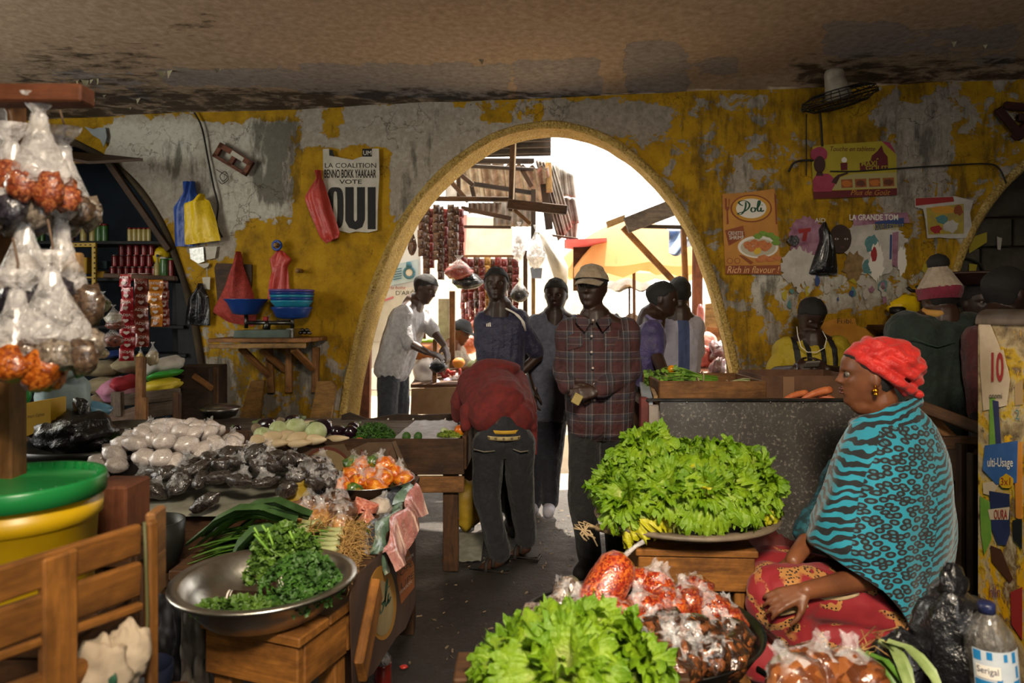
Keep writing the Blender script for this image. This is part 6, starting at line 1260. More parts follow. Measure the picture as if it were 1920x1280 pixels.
mound(sp, 'salt_bag', P(330, 0, 2.93).x, 2.93, ZA+.012, .33, .29, .19, .076, 'clear bag of white salt in the %s row from the front, %s from the left', 'salt bags', 3, .034, .45)
mound(pp, 'pepper_bag', P(448, 0, 2.71).x, 2.71, ZA+.012, .40, .25, .12, .078, 'clear bag of black pepper in the %s row from the front, %s from the left', 'pepper bags', 5, .03, .4)
for i, (x, y) in enumerate([(452, 868), (478, 858), (505, 862), (530, 868), (556, 872), (545, 858), (500, 848), (470, 850)]): put(pp[i % 4], 'pepper_bag', P(x, y, 3.02), (.3*math.sin(i), .3, i), 1., ORD[i]+' of the loose pepper bags at the back right of the dark heap', 'pepper bags')
# --- table C: the long table towards the camera
ZC = .70; cx1 = -.43
tc = table('produce_table', 'long rough table with a printed cardboard side in the left foreground', -1.02, cx1, 2.02, 3.18, ZC, WOOD_D, .1)
# tray of bagged peppers
tr = P(690, 918, 2.92); tr.z = ZC+.004; TRX = tr.x; m = MB(); m.lathe([(.155, 0), (.18, .02), (.195, .045), (.2, .05), (.193, .048), (.175, .022), (.15, .006), (0, .005)], 40, tr); obj('metal_tray', m, STEEL, None, True, ('round metal tray of bagged orange peppers', 'tray'))
ORP = grains('orange_peppers', '#a84410', '#c8661a', '#e09a2a', 46, .8, .35, .9); GRP_ = grains('green_peppers', '#2a4a14', '#4f7024', '#a06a1c', 34, .8, .35, .9)
op = bag_protos('pepper_sachet', ORP, FILM, [(.052, .045, .036), (.058, .04, .034), (.046, .046, .04)], .22); gp = bag_protos('green_sachet', GRP_, FILM, [(.05, .044, .036), (.055, .04, .034)], .22)
for i, (x, y, Y, lb) in enumerate([(662, 890, 3.0, 'bag of orange peppers at the upper left of the tray'), (678, 872, 3.05, 'bag of orange peppers at the very back of the tray'), (722, 872, 3.02, 'bag of orange peppers at the upper right of the tray'), (742, 886, 2.98, 'bag of orange peppers near the right of the tray'), (692, 892, 2.95, 'bag of pale orange peppers in the middle of the tray'), (720, 896, 2.92, 'bag of peppers right of the middle of the tray'), (757, 898, 2.95, 'bag of orange peppers against the right rim of the tray'), (705, 912, 2.86, 'fat bag of orange peppers at the front of the tray'), (640, 912, 2.84, 'bag of orange and green peppers at the left front of the tray'), (672, 905, 2.88, 'bag of orange peppers left of the front of the tray')]): put(op[i % 3], 'pepper_sachet', P(x, y, Y), (.4*math.sin(i*2), .4*math.cos(i*3), i*1.3), 1., lb, 'bags of orange peppers')
for i, (x, y, Y, lb) in enumerate([(664, 868, 3.08, 'bag of green peppers at the back left of the tray'), (705, 866, 3.08, 'bag of green peppers at the back middle of the tray'), (662, 920, 2.84, 'bag of green peppers at the front left of the tray')]): put(gp[i % 2], 'green_sachet', P(x, y, Y), (.3, .3*i, i), 1., lb, 'bags of green peppers')
# dark nut bags stacked left of the tray
NUT = grains('dark_nuts', '#1c110c', '#35221a', '#563c2e', 60); nb = bag_protos('nut_bag', NUT, FILM, [(.07, .045, .034), (.06, .05, .036), (.065, .045, .03)], .22, .45)
for i, (x, y, Y, lb) in enumerate([(598, 868, 2.98, 'top'), (582, 886, 2.95, 'upper left'), (612, 888, 2.92, 'upper right'), (592, 902, 2.88, 'middle'), (622, 905, 2.86, 'right'), (598, 918, 2.8, 'lower left'), (612, 928, 2.76, 'lowest')]): put(nb[i % 3], 'nut_bag', P(x, y, Y), (.2*math.sin(i), .3*math.cos(i), i*.9), 1., 'clear bag of dark nuts, %s of the stack left of the pepper tray' % lb, 'bags of dark nuts')
m = MB(); c = P(552, 930, 2.62); m.ell(c, (.058, .055, .062), None, 24, 16, .22, 2.2, 3); m.ell(c+V((.01, 0, .055)), (.042, .04, .035), None, 18, 10, .25, 2.5, 4); m.v = [tuple(V(v)+V((0, 0, .006*noise.noise(V(v)*24)))) for v in m.v]; obj('yellow_bag', m, mat('mustard_bag', '#7a6412', '#9a8020', 9, .55, 0, .6, 22), None, True, ('mustard yellow knotted bag beside the dark nuts', 'bag'))
PNT = grains('peanuts', '#8a5a2c', '#a8743c', '#c29658', 55); BRN = grains('brown_beans', '#3a2418', '#5c4030', '#7a5a44', 70); pn = bag_protos('peanut_bag', PNT, FILM, [(.045, .04, .04), (.05, .042, .036)], .18, .7); bn = bag_protos('bean_bag', BRN, FILM, [(.06, .048, .04), (.05, .046, .04)], .2, .6)
for i, (x, y, Y, lb) in enumerate([(514, 968, 2.5, 'small bag of peanuts at the left end above the leeks'), (562, 966, 2.48, 'round bag of peanuts left of the bean bags'), (598, 972, 2.45, 'bag of peanuts in the middle of the row'), (603, 962, 2.55, 'bag of peanuts behind the middle of the row'), (640, 986, 2.36, 'flat bag of peanuts beside the green peppers')]): put(pn[i % 2], 'peanut_bag', P(x, y, Y), (.2*math.sin(i), .2, i), 1., lb, 'bags of peanuts')
for i, (x, y, Y, lb) in enumerate([(575, 948, 2.6, 'large clear bag of brown beans behind the peanuts'), (606, 950, 2.62, 'second clear bag of brown beans behind the peanuts'), (632, 938, 2.68, 'round bag of brown beans under the pepper tray'), (540, 958, 2.58, 'bag of brown beans beside the mustard bag'), (640, 962, 2.5, 'bag of garlic and beans before the pink packs')]): put(bn[i % 2], 'bean_bag', P(x, y, Y), (.2*math.sin(i), .2, i), 1.1, lb, 'bags of brown beans')
PNK = grains('pink_salt', '#9a4a3a', '#b86c58', '#c88a74', 130, .9, .4, .6)
for i, (lb, pts, Y) in enumerate([('tall triangular pack of pink granules behind the other pink packs', [(668, 930), (655, 968), (705, 962), (712, 945)], 2.55), ('front triangular pack of pink granules', [(688, 950), (664, 986), (714, 990)], 2.42), ('low triangular pack of pink granules at the table edge', [(722, 962), (700, 985), (748, 978), (738, 968)], 2.5)]):
    m = MB(); q = [P(x, y, Y) for x, y in pts]; cc_ = sum(q, V((0, 0, 0)))/len(q); n = len(q)
    def pf_(u, v_):
        f = u*n; a = q[int(f) % n]; b = q[(int(f)+1) % n]; e = a.lerp(b, f-int(f)); t_ = 1-abs(2*v_-1); return e.lerp(cc_, t_**1.0)+V((0, (-1 if v_ > .5 else 1)*.05*(t_**.55), 0))
    m.grid(30, 13, pf_, True); obj('pink_pack', m, PNK, None, True, (lb, 'pack', 'triangular packs of pink granules'))
put(bag_protos('garlic_bag', mat('garlic_white', '#a89a8c', '#c8bcae', 12, .45, 0, .5, 22, coat=.6), FILM, [(.05, .042, .036)], .25)[0], 'garlic_bag', P(712, 950, 2.62), (.2, .3, 1), 1., 'clear bag of white garlic behind the pink packs', None)
GPEP = mat('green_pepper_gloss', '#1f3a0c', '#3c5c16', 9, .22, coat=.4)
for i, (x, y) in enumerate([(633, 988), (646, 984), (660, 990), (676, 986), (690, 992), (684, 1000), (666, 1000), (650, 998)]):
    t = veg('green_chilli_pepper', ORD[i]+' small glossy green pepper in the group above the onion roots', 'pepper', x, y, on_top(x, y, .02, ZC), 10, GPEP, i, 1.25, 'green peppers above the onion roots', .2, 2.2)
# leeks and spring onions
LEEK = mat('leek_green', '#2c4e12', '#5f8a30', 12, .45, rnd=.2); LEEKD = mat('leek_dark', '#243f1a', '#46663a', 10, .4, rnd=.2); LEEKW = mat('leek_white', '#7d8a52', '#b4b488', 12, .5); RTS = mat('root_hair', '#9a743c', '#bf9a5c', 20, .85)
def ribbon(m, pts, w_, fold=.4, n=5):
    pts = [V(p) for p in pts]
    for i in range(len(pts)-1): pass
    M_ = len(pts); vs = []
    for i, p in enumerate(pts):
        d = (pts[min(i+1, M_-1)]-pts[max(i-1, 0)]).normalized(); sd = d.cross(V((0, 0, 1))).normalized(); up = sd.cross(d); ww = w_*(1 if i < M_*.6 else (1-(i-M_*.6)/(M_*.4))*.9+.1)
        for j in range(n): q = j/(n-1)*2-1; vs.append(p+sd*ww*q+up*(abs(q)*fold*ww))
    m.add(vs, [(i*n+j, (i+1)*n+j, (i+1)*n+j+1, i*n+j+1) for i in range(M_-1) for j in range(n-1)])
def onion(label, a, b, r, seed, mm, wide=.012, nl=4, grp='spring onions and leeks on the produce table', roots=40, nm='spring_onion', arch=.02):
    rr = random.Random(seed); a, b = V(a), V(b); t = thing(nm, label, 'spring onion' if nm == 'spring_onion' else 'leek', (a+b)/2-V((0, 0, r)), grp); d = b-a
    m = MB(); m.tube([a, a.lerp(b, .04), a.lerp(b, .1), a.lerp(b, .2)+V((0, 0, arch*.3))], [r*.5, r*1.1, r*.8, r*.6], 9); obj('white_shaft', m, LEEKW, t)
    m = MB()
    for k in range(nl):
        e = b+V((rr.uniform(-.04, .04), rr.uniform(-.06, .06), rr.uniform(-.03, .02))); ribbon(m, [a.lerp(b, .14)+V((0, 0, arch*.3)), a.lerp(e, .48)+V((0, 0, arch+rr.uniform(0, .012))), a.lerp(e, .66)+V((0, 0, arch*1.1)), a.lerp(e, .84)+V((0, 0, arch*.5)), e-V((0, 0, .012))], wide*rr.uniform(.8, 1.2), rr.uniform(.2, .8))
    obj('green_leaves', m, mm, t)
    m = MB()
    for k in range(roots):
        e = V((rr.uniform(-.1, 1), rr.uniform(-1, 1), rr.uniform(-.7, .8))).normalized()*rr.uniform(.03, .10); k1 = V((rr.uniform(-1, 1), rr.uniform(-1, 1), rr.uniform(-1, 1)))*.02; m.tube([a, a+e*.4+k1, a+e*.8-k1+V((0, 0, -.01)), a+e+k1+V((0, 0, -.03))], [.0018, .0013, .001, .0005], 3, False)
    o = obj('roots', m, RTS, t); o['kind'] = 'stuff'
for i in range(16):
    ya = 2.07+.015*i; xa = P(640+((i*37) % 36), 0, ya).x; z = ZC+.014+.013*(i % 3); yb_ = ya-.02+.012*(i % 4); xb = P(362+((i*53) % 50), 0, yb_).x
    onion(ORD[i]+' slender spring onion from the front of the bundle', (xa, ya, z), (xb, yb_, z-.02), .011, i, LEEK, .006, 5, roots=60, arch=.02)
for i, lb in enumerate(('wide dark leek lying across the back of the spring onions', 'second wide leek behind the spring onions', 'short leek in front with its cut end up')):
    ya = 2.30-.06*i if i < 2 else 2.06; xa = P(605-25*i, 0, ya).x; xb = P((420, 390, 470)[i], 0, ya).x; onion(lb, (xa, ya, ZC+.055), (xb, ya-.04, ZC+.04), .016, 50+i, LEEKD, .03, 4, roots=25, nm='leek', arch=.05)
# pink and green plastic sheet over the table corner
PINKP = mat('pink_film', '#a8605a', '#c8847a', 8, .25, 0, .9, 20, coat=.6, bd=.02); GRNP = mat('green_stripe_film', '#3f5c4a', '#6f8a72', 14, .3, 0, .7, 20, coat=.5); DKP = mat('dark_film', '#2c3038', '#4a4e54', 14, .3, 0, .7, 20, coat=.5)
def shf(x0, w0, k0):
    def f(u, v_):
        y = lerp(2.9, 2.16, v_); z = ZC+.02+.02*math.sin(v_*9+u*3+k0)-(.10*max(0, u-.35)**1.2*1.6 if x0+w0*u > cx1+.01 else 0); return V((x0+w0*u+.012*math.sin(v_*14+k0), y, z+.008*noise.noise(V((u*6, v_*12, k0)))))
    return f
ps = thing('plastic_wrap', 'crumpled pink and green plastic wrap over the produce table edge', 'plastic wrap', (cx1, 2.5, ZC))
for nm, f, mm in (('dark_fold', shf(cx1-.07, .05, 0), DKP), ('green_fold', shf(cx1-.03, .05, 1), GRNP), ('pink_fold', shf(cx1+.01, .055, 2), PINKP)):
    m = MB(); m.grid(8, 30, f); obj(nm, m, mm, ps)
# printed cardboard on the right side of the produce table
dc = thing('printed_carton_side', 'brown carton panel with a Doli oval hung on the produce table side', 'carton', (cx1+.02, 2.5, .2)); CDD = mat('carton_dark', '#3a2416', '#543622', 5, .8)
XS = cx1+.016
def SQ(px, py, k=0): Y = (XS+.001*k)*F/(px-960); return P(px, py, Y)
def sidep(nm, pts, mm, k=0): m = MB(); m.prism([SQ(x, y, k) for x, y in pts], V((.001, 0, 0))); return obj(nm, m, mm, dc, False)
sidep('panel', [(779, 962), (779, 1130), (760, 1178), (742, 1195), (700, 1262), (660, 1290), (655, 1120), (665, 1080), (700, 1050)], CDD)
sidep('oval', ellpx(716, 1130, 27, 70, 30), mat('carton_gold', '#a8741c', '#b8862a', 5, .75), 1); sidep('oval', ellpx(715, 1140, 22, 52, 30), mat('carton_cream', '#8f7c54', '#a8966a', 6, .75), 2)
strokes('lettering', DOLI, .08, lambda u, v_: SQ(690+u*44, 1180-u*48-v_*(34+34*u)+6, 3.5), GREEN_P, dc, V((1, 0, 0)))
sidep('diamond', [(766, 1030), (776, 1060), (777, 1100), (752, 1132), (744, 1085), (746, 1062)], mat('carton_orange', '#9a4a14', '#b06a1c', 5, .75), 1)
def stx(s, x0, yl, x1, yr, h0, h1, mm): text_on('lettering', s, (SQ(x0, yl, 3), SQ(x1, yr, 3), SQ(x1, yr-h1, 3), SQ(x0, yl-h0, 3)), mm, dc)
stx('OPE', 750, 1082, 773, 1060, 12, 12, BLACK); stx('UPE', 752, 1106, 776, 1082, 12, 12, BLACK); stx('SEASON', 749, 1115, 772, 1092, 6, 6, WHITE_P); stx('OUON', 762, 1052, 775, 1042, 6, 6, WHITE_P)
board('leaning_plank', SQ(693, 1100, 20)+V((.02, 0, 0)), SQ(660, 1262, 20)+V((.02, 0, 0)), .085, .025, (1, 0, 0), WOOD_O, None, .004, ('orange brown plank leaning against the carton side', 'plank'))
# bottle of red oil on the floor, litter
t = thing('oil_bottle', 'small clear bottle of red liquid standing by the carton panel', 'bottle', P(718, 1290, 2.66)); c = P(718, 1290, 2.66); c.z = .0; m = MB(); m.lathe([(.03, 0), (.034, .01), (.034, .07), (.03, .08), (.034, .09), (.034, .1)], 16, c); obj('liquid', m, mat('red_oil', '#5a120c', '#7a2014', 9, .15, coat=.8), t); m = MB(); m.lathe([(.034, .1), (.03, .125), (.014, .145), (.014, .155), (0, .156)], 16, c); obj('bottle_top', m, FILMW, t)
for i, (lb, x, y, mm) in enumerate([('small red tomato scrap on the floor by the table leg', 757, 1252, REDV), ('pale scrap of peel on the dark floor', 985, 910, PAPER), ('crumpled paper scrap behind the sandals', 848, 980, PAPER), ('dark peel scrap under the vegetable table', 873, 972, BLACK)]):
    Y = CH*F/(y-HZ); p = P(x, y, Y); m = MB(); m.ell(p+V((0, 0, .006)), (.018, .014, .008), None, 10, 7, .4, 3, i); obj('floor_scrap', m, mm, None, True, (lb, 'scrap', 'scraps on the floor'))
m = MB(); rr = random.Random(4)
for k in range(420):
    Y = rr.uniform(2.8, 5.0); x = rr.uniform(-.45, .7); c = V((x, Y, -.004)); s = rr.uniform(.004, .016); e = Matrix.Rotation(rr.uniform(0, 6), 3, 'Z'); m.add([c+e @ V(v)*s for v in ((-1, -.3, 0), (1, -.2, .2), (.9, .3, .5), (-.8, .3, .3))], [(0, 1, 2, 3)])
o = obj('floor_litter', m, mat('litter', '#4a3a28', '#7a6a54', 60, .8), None, False, ('fine litter of peel and straw trodden into the floor', 'litter')); o['kind'] = 'stuff'
# sheets and bag under the vegetable table
m = MB(); m.ell(P(872, 945, 4.5), (.13, .1, .16), None, 18, 12, .3, 2.5, 3); obj('yellow_sack', m, mat('yellow_sack', '#a8861a', '#bfa030', 6, .5, 0, .5, 14), None, True, ('yellow printed sack under the vegetable table', 'sack'))
m = MB(); m.grid(10, 6, lambda u, v_: V((lerp(P(855, 0, 4.2).x, P(905, 0, 4.2).x, u), 3.95+.5*v_, .015+.012*noise.noise(V((u*4, v_*3, 0))))) ); obj('floor_sheet', m, PAPN, None, True, ('flattened grey sheet on the floor beside the bending man', 'sheet'))
# --- stool with the aluminium bowl of parsley
def stool(label, cx, cy, z, wx, wy, rotz, mm=WOOD_O, apron=.11, frontm=None):
    t = thing('wooden_stool', label, 'stool', (cx, cy, 0)); Rz = Matrix.Rotation(rotz, 3, 'Z'); c = V((cx, cy, 0)); L = lambda x, y, z_: c+Rz @ V((x, y, z_))
    ex, ey = Rz @ V((1, 0, 0)), Rz @ V((0, 1, 0))
    for k in range(2): board('seat_plank', L(-wx/2, -wy/4+k*wy/2, z-.012), L(wx/2, -wy/4+k*wy/2, z-.012), wy/2-.004, .024, (0, 0, 1), mm, t)
    for s in (-1, 1):
        board('apron', L(-wx/2+.01, s*(wy/2-.02), z-.025-apron/2), L(wx/2-.01, s*(wy/2-.02), z-.025-apron/2), apron, .022, ey, mm, t); board('apron', L(s*(wx/2-.02), -wy/2+.035, z-.025-apron/2), L(s*(wx/2-.02), wy/2-.035, z-.025-apron/2), apron, .022, ex, mm, t)
        for q in (-1, 1): board('leg', L(s*(wx/2-.045), q*(wy/2-.045), 0), L(s*(wx/2-.05), q*(wy/2-.05), z-.026), .055, .05, ey, mm, t)
        board('stretcher', L(-wx/2+.05, s*(wy/2-.05), z*.35), L(wx/2-.05, s*(wy/2-.05), z*.35), .04, .02, ey, mm, t)
    return t
SX, SY, SZ = P(490, 0, 1.72).x, 1.74, .70
stool('orange wooden stool under the aluminium bowl of parsley', -.60, 1.775, SZ, .30, .25, R(-20))
bw_ = thing('aluminium_bowl', 'wide aluminium bowl of parsley on the left stool', 'bowl', (SX, SY, SZ)); m = MB(); c = V((SX, SY, SZ+.002)); m.lathe([(.12, 0), (.15, .01), (.185, .05), (.20, .085), (.225, .092), (.23, .088), (.228, .096), (.20, .092), (.18, .055), (.145, .016), (0, .012)], 48, c, 1, .95, None, .012); obj('basin', m, ALU, bw_)
leafheap('parsley_bunch', 'tall bunch of flat parsley in the aluminium bowl', 'parsley', c+V((.03, .07, .05)), .10, .08, .15, 700, mat('parsley_mid', '#2c4a12', '#587a24', 20, .55), 11, .014, None, 12)
leafheap('parsley_bunch', 'dark curly parsley heap at the right of the aluminium bowl', 'parsley', c+V((.10, -.02, .05)), .10, .11, .10, 800, PARS, 12, .012)
leafheap('parsley_bunch', 'low fringe of herbs along the front of the aluminium bowl', 'parsley', c+V((-.01, -.12, .05)), .12, .04, .035, 260, mat('parsley_mid', '#2c4a12'), 13, .013)
for lb, a, b in (('dark brown roll with a pale ringed end lying flat in the bowl', (430, 1120), (482, 1122)), ('dark brown roll with a pale ringed end tilted up in the bowl', (500, 1112), (536, 1090))):
    t = thing('brown_roll', lb, 'roll', P(a[0], a[1]+10, 1.68)); m = MB(); p, q = P(*a, 1.66), P(*b, 1.66); e = (q-p).normalized(); m.tube([p-e*.001, p, p.lerp(q, .5), q, q+e*.001], [.014, .018, .017, .016, .012], 14); obj('roll', m, mat('dark_brown_gloss', '#1e120c', '#2e1c14', 6, .3), t)
    w_ = p if a[0] < 490 else q; m = MB(); m.tube([w_-e*.002, w_+e*.002], .0185, 14, False); m.tube([w_+e*(.006 if w_ is p else -.006), w_+e*(.008 if w_ is p else -.008)], .0185, 14, False); obj('ring', m, WHITE_P, t)
# small lot: cloths on the floor at the left
def drape(name, label, pts, Y, mm, d=.08, cat='cloth'):
    def f(u, v_):
        k = u*(len(pts)-1); i = min(int(k), len(pts)-2); a, b = pts[i], pts[i+1]; q = k-i; x = lerp(a[0], b[0], q); y0, y1 = lerp(a[1], b[1], q), lerp(a[2], b[2], q); return P(x, lerp(y0, y1, v_), Y+d*noise.noise(V((u*5, v_*4, Y*7))))
    return cloth(name, f, mm, (label, cat), 22, 22)
PAT = NT('black_patterned_cloth'); v = PAT.coord('Object'); PAT.bs(Base_Color=PAT.ramp(PAT.n('ShaderNodeTexMagic', turbulence_depth=3, Scale=14., i0=v).outputs[1], [(.35, rgb('#0b0a0b')), (.6, rgb('#2b2b30'))]), Roughness=.8); PAT = PAT.m
drape('patterned_cloth', 'black cloth with grey curls hanging beside the crate', [(265, 1090, 1300), (300, 1110, 1300), (330, 1130, 1300), (352, 1120, 1300)], 1.95, PAT, .06)
drape('grey_rag', 'grey brown rag hanging behind the left stool', [(340, 1130, 1300), (362, 1120, 1300), (385, 1150, 1300), (398, 1180, 1290)], 1.86, mat('rag_grey', '#4a4238', '#665c4e', 8, .9), .05)
dish('dark blue plastic basin at the bottom left edge', 'blue_basin', 268, 1.72, .50, .07, .08, mat('dark_blue_plastic', '#161c2c', '#222a40', 6, .4), 'basin')
stool('small dark stool under the blue plastic basin', at_z(268, 1.72, 0).x, 1.72, .499, .16, .16, 0, WOOD_D, .05)
dish('dark metal bucket rim behind the wooden crate', 'dark_pail', 285, 2.25, .62, .10, .16, BTR, 'pail'); stool('small dark stool under the metal pail', at_z(285, 2.25, 0).x, 2.25, .619, .2, .2, 0, WOOD_D, .05)
# --- crate in the left corner with bucket and rag
cr = thing('wooden_crate', 'orange brown wooden crate filling the lower left corner', 'crate', P(130, 1400, 1.1)); YA, YB = 1.02, 1.24
def cq(px, py): t = (px-0)/260.; return P(px, py, lerp(YA, YB, t))
for (y0a, y1a, y0b, y1b) in ((1062, 1132, 978, 1040), (1140, 1218, 1048, 1118), (1220, 1240, 1122, 1150), (1290, 1340, 1190, 1240)):
    a0, b0 = cq(-30, (y0a+y1a)/2+8), cq(262, (y0b+y1b)/2); board('slat', a0, b0, (y1a-y0a)*YA/F*.97, .018, (b0-a0).cross(V((0, 0, 1))), WOOD_O, cr)
nn = (cq(262, 0)-cq(0, 0)); nn = V((nn.y, -nn.x, 0)).normalized()
for x, y0, y1, wp in ((95, 1035, 1300, 66), (270, 976, 1290, 24)): p = cq(x, y0)+nn*.018; q = cq(x, y1)+nn*.018; board('upright', p, q, wp*1.1/F, .018, nn, WOOD_O, cr)
board('side_slat', cq(262, 1010)+V((.012, .01, 0)), cq(262, 1010)+V((.004, .07, 0)), .085, .018, (1, 0, 0), WOOD_M, cr); board('side_slat', cq(262, 1090)+V((.012, .01, 0)), cq(262, 1090)+V((.004, .07, 0)), .08, .018, (1, 0, 0), WOOD_M, cr)
m = MB(); p = cq(248, 975); m.tube([p+nn*.03, cq(248, 1060)+nn*.034, cq(249, 1150)+nn*.036, cq(248, 1230)+nn*.034], .003, 6); obj('wire', m, mat('green_wire', '#4a4a28', rough=.6), cr)
wood_b = board('upright_block', P(222, 900, 1.75), P(222, 990, 1.75), .105, .12, (0, -1, 0), WOOD_R, None, .006, ('dark red brown timber block behind the bucket', 'block'))
stool('dark stool that carries the timber block', at_z(222, 1.75, 0).x, 1.75, P(0, 991, 1.75).z, .16, .16, 0, WOOD_D, .05)
bk = thing('lidded_bucket', 'yellow plastic bucket with a green lid in the left foreground', 'bucket', P(55, 1060, 1.4)); bc_ = P(38, 905, 1.4); RB = .148
m = MB(); m.lathe([(RB*.84, -.27), (RB*.86, -.265), (RB*.93, -.075), (RB*.99, -.07), (RB*1.0, -.045), (RB*.95, -.04), (RB*.95, -.03)], 48, bc_); obj('pail', m, mat('bucket_yellow', '#b08c08', '#c9a410', 4, .38, 0, .05), bk)
m = MB(); m.lathe([(RB*.97, -.028), (RB*1.04, -.026), (RB*1.045, .006), (RB*1.03, .012), (RB*.97, .011), (RB*.94, -.004), (RB*.5, -.006), (0, -.006)], 48, bc_); GLID = mat('lid_green', '#0f6a30', '#1f8040', 3, .3, 0, .06); obj('lid', m, GLID, bk)
for k in range(36): a = 2*pi*k/36; m = MB(); m.box(bc_+V((RB*.965*math.cos(a), RB*.965*math.sin(a), .006)), (.004, .012, .012), Matrix.Rotation(a+pi/2, 4, 'Z')); obj('lid_rib', m, GLID, bk, False)
stool('dark stool that the yellow bucket stands on', bc_.x, 1.42, bc_.z-.272, .3, .3, 0, WOOD_D, .05)
RAG = mat('cream_rag', '#8a7a66', '#b0a08a', 7, .9, 0, .3); t = thing('hanging_rag', 'cream rag with a green print stuffed into the crate', 'rag', cq(190, 1280)); 
m = MB(); m.ell(cq(175, 1255)+nn*.02, (.045, .03, .06), None, 24, 16, .35, 2.4, 2); m.ell(cq(222, 1215)+nn*.025, (.035, .028, .05), None, 24, 16, .35, 2.6, 5); m.v = [tuple(V(v)+V((0, 0, .006*noise.noise(V(v)*40)))) for v in m.v]; obj('rag', m, RAG, t); m = MB(); m.ell(cq(165, 1260)+nn*.053, (.012, .003, .012), None, 12, 8, .4, 3); obj('green_print', m, GREEN_P, t)
# --- hanging rack at the left edge
YH = 1.36
hk = thing('hanging_rack', 'wooden post with a beam at the left edge for hanging bags', 'rack', P(15, 1000, YH+.06))
board('post', P(16, 1010, YH+.12), P(16, 165, YH+.12), .048, .05, (0, -1, 0), WOOD_M, hk); board('beam', P(-80, 180, YH), P(166, 180, YH), .036, .05, (0, -1, 0), WOOD_R, hk); board('crosspiece', P(30, 497, YH+.06), P(152, 493, YH+.06), .042, .02, (0, -1, 0), WOOD_P, hk)
CORD = mat('cord', '#5a4638', '#7a6452', 30, .9)
SPC = {'rust': grains('rust_spice', '#5c2410', '#8a3c1c', '#b06a3c', 190), 'grey': grains('grey_spice', '#4a4038', '#6e6254', '#8a7e70', 150, .9, .4, .5), 'dark': grains('dark_spice', '#121013', '#26222a', '#3c3840', 150, .9, .4, .5), 'brown': grains('brown_spice', '#33241a', '#4c3a2c', '#64503e', 150, .9, .4, .5), 'orange': grains('orange_spice', '#6a2a08', '#9a4a10', '#b86a24', 170, .9, .3, .7)}
def cluster(label, x, y, Y, n, r, kind, seed, neck, wide=.06, fan=1.0):
    """several small packs tied at the neck into one hanging cluster"""
    t = thing('bag_cluster', label, 'bags', P(x, y+60, Y), 'bag clusters on the hanging rack'); c = P(x, y, Y); rr = random.Random(seed)
    for k in range(n):
        a = 2*pi*k/n+seed; dx = wide*math.cos(a)*fan; dy = wide*.7*math.sin(a); m = MB(); p = c+V((dx, dy, -rr.uniform(0, .02)-.012*math.cos(k))); e = Matrix.Rotation(dx*6, 4, 'Y'); m.ell(p, (r*rr.uniform(.8, 1.1), r*.62, r*rr.uniform(.75, 1.15)), e, 14, 10, .34, 2.6, seed+k); obj('pack', m, SPC[kind] if not isinstance(kind, list) else SPC[kind[k % len(kind)]], t)
    m = MB(); m.lathe([(wide*1.1, -.005), (wide*.95, .03), (wide*.62, .07), (wide*.35, .105), (.016, .13), (.012, .14), (.03, .16), (.036, .175)], 22, c+V((0, 0, r*.1)), 1, .75, None, .12); obj('bag_film', m, FILMW, t)
    m = MB(); m.tube([c+V((0, 0, .14)), c+V((.004, 0, .14+neck*.25)), c+V((-.006, 0, .14+neck*.5))], .0022, 5); obj('cord', m, CORD, t)
cluster('cluster of rust brown spice bags hanging at the top', 72, 345, YH, 7, .034, 'rust', 1, .10, .055); cluster('cluster of grey leaf packs hanging behind the rust ones', 118, 395, YH+.1, 5, .036, ['grey', 'brown'], 2, .15, .05); cluster('cluster of dark packs hanging at the left edge', 20, 400, YH, 6, .034, ['dark', 'grey'], 3, .16, .05); cluster('cluster of black packs hanging below at the left edge', 45, 555, YH, 7, .036, 'dark', 4, .2, .06); cluster('cluster of brown packs hanging right of the black ones', 115, 548, YH+.05, 4, .04, 'brown', 5, .2, .045); cluster('fan of beige and brown packs hanging low', 95, 640, YH-.02, 8, .036, ['brown', 'grey', 'brown'], 6, .2, .068); cluster('cluster of orange packs hanging lowest at the left edge', 30, 680, YH-.05, 6, .042, 'orange', 7, .2, .058); cluster('cluster of white capped rust packs at the very left edge', -5, 330, YH+.06, 5, .034, 'rust', 8, .12, .05)
# ------------------------------------------------------------------ lettuce and the right foreground
def lettmat(nm, c1, c2, c3):
    t = NT(nm); v = t.coord('Object'); g = t.n('ShaderNodeSeparateXYZ'); t.set(g.inputs[0], v); oi = t.n('ShaderNodeObjectInfo')
    f = t.math('MULTIPLY_ADD', g.outputs[2], 5.5, t.math('MULTIPLY_ADD', oi.outputs['Random'], .3, -.15)); f = t.math('ADD', f, t.math('MULTIPLY', t.math('SUBTRACT', t.noise(v, 30, 4), .5), .5))
    col = t.ramp(f, [(.0, rgb(c3)), (.4, rgb(c2)), (.85, rgb(c1))]); t.bs(Base_Color=col, Roughness=.3); t.bump(t.noise(v, 60, 5), .8, .01)
    tl = t.n('ShaderNodeBsdfTranslucent'); t.set(tl.inputs[0], col); mx = t.n('ShaderNodeMixShader', i0=.22); t.t.links.new(t.b.outputs[0], mx.inputs[1]); t.t.links.new(tl.outputs[0], mx.inputs[2]); t.t.links.new(mx.outputs[0], t.out.inputs[0]); return t.m
LET = lettmat('lettuce_green', '#5c8412', '#7f9e1e', '#bfc67c'); LETY = lettmat('lettuce_yellowing', '#a8a812', '#b8b420', '#c8c060')
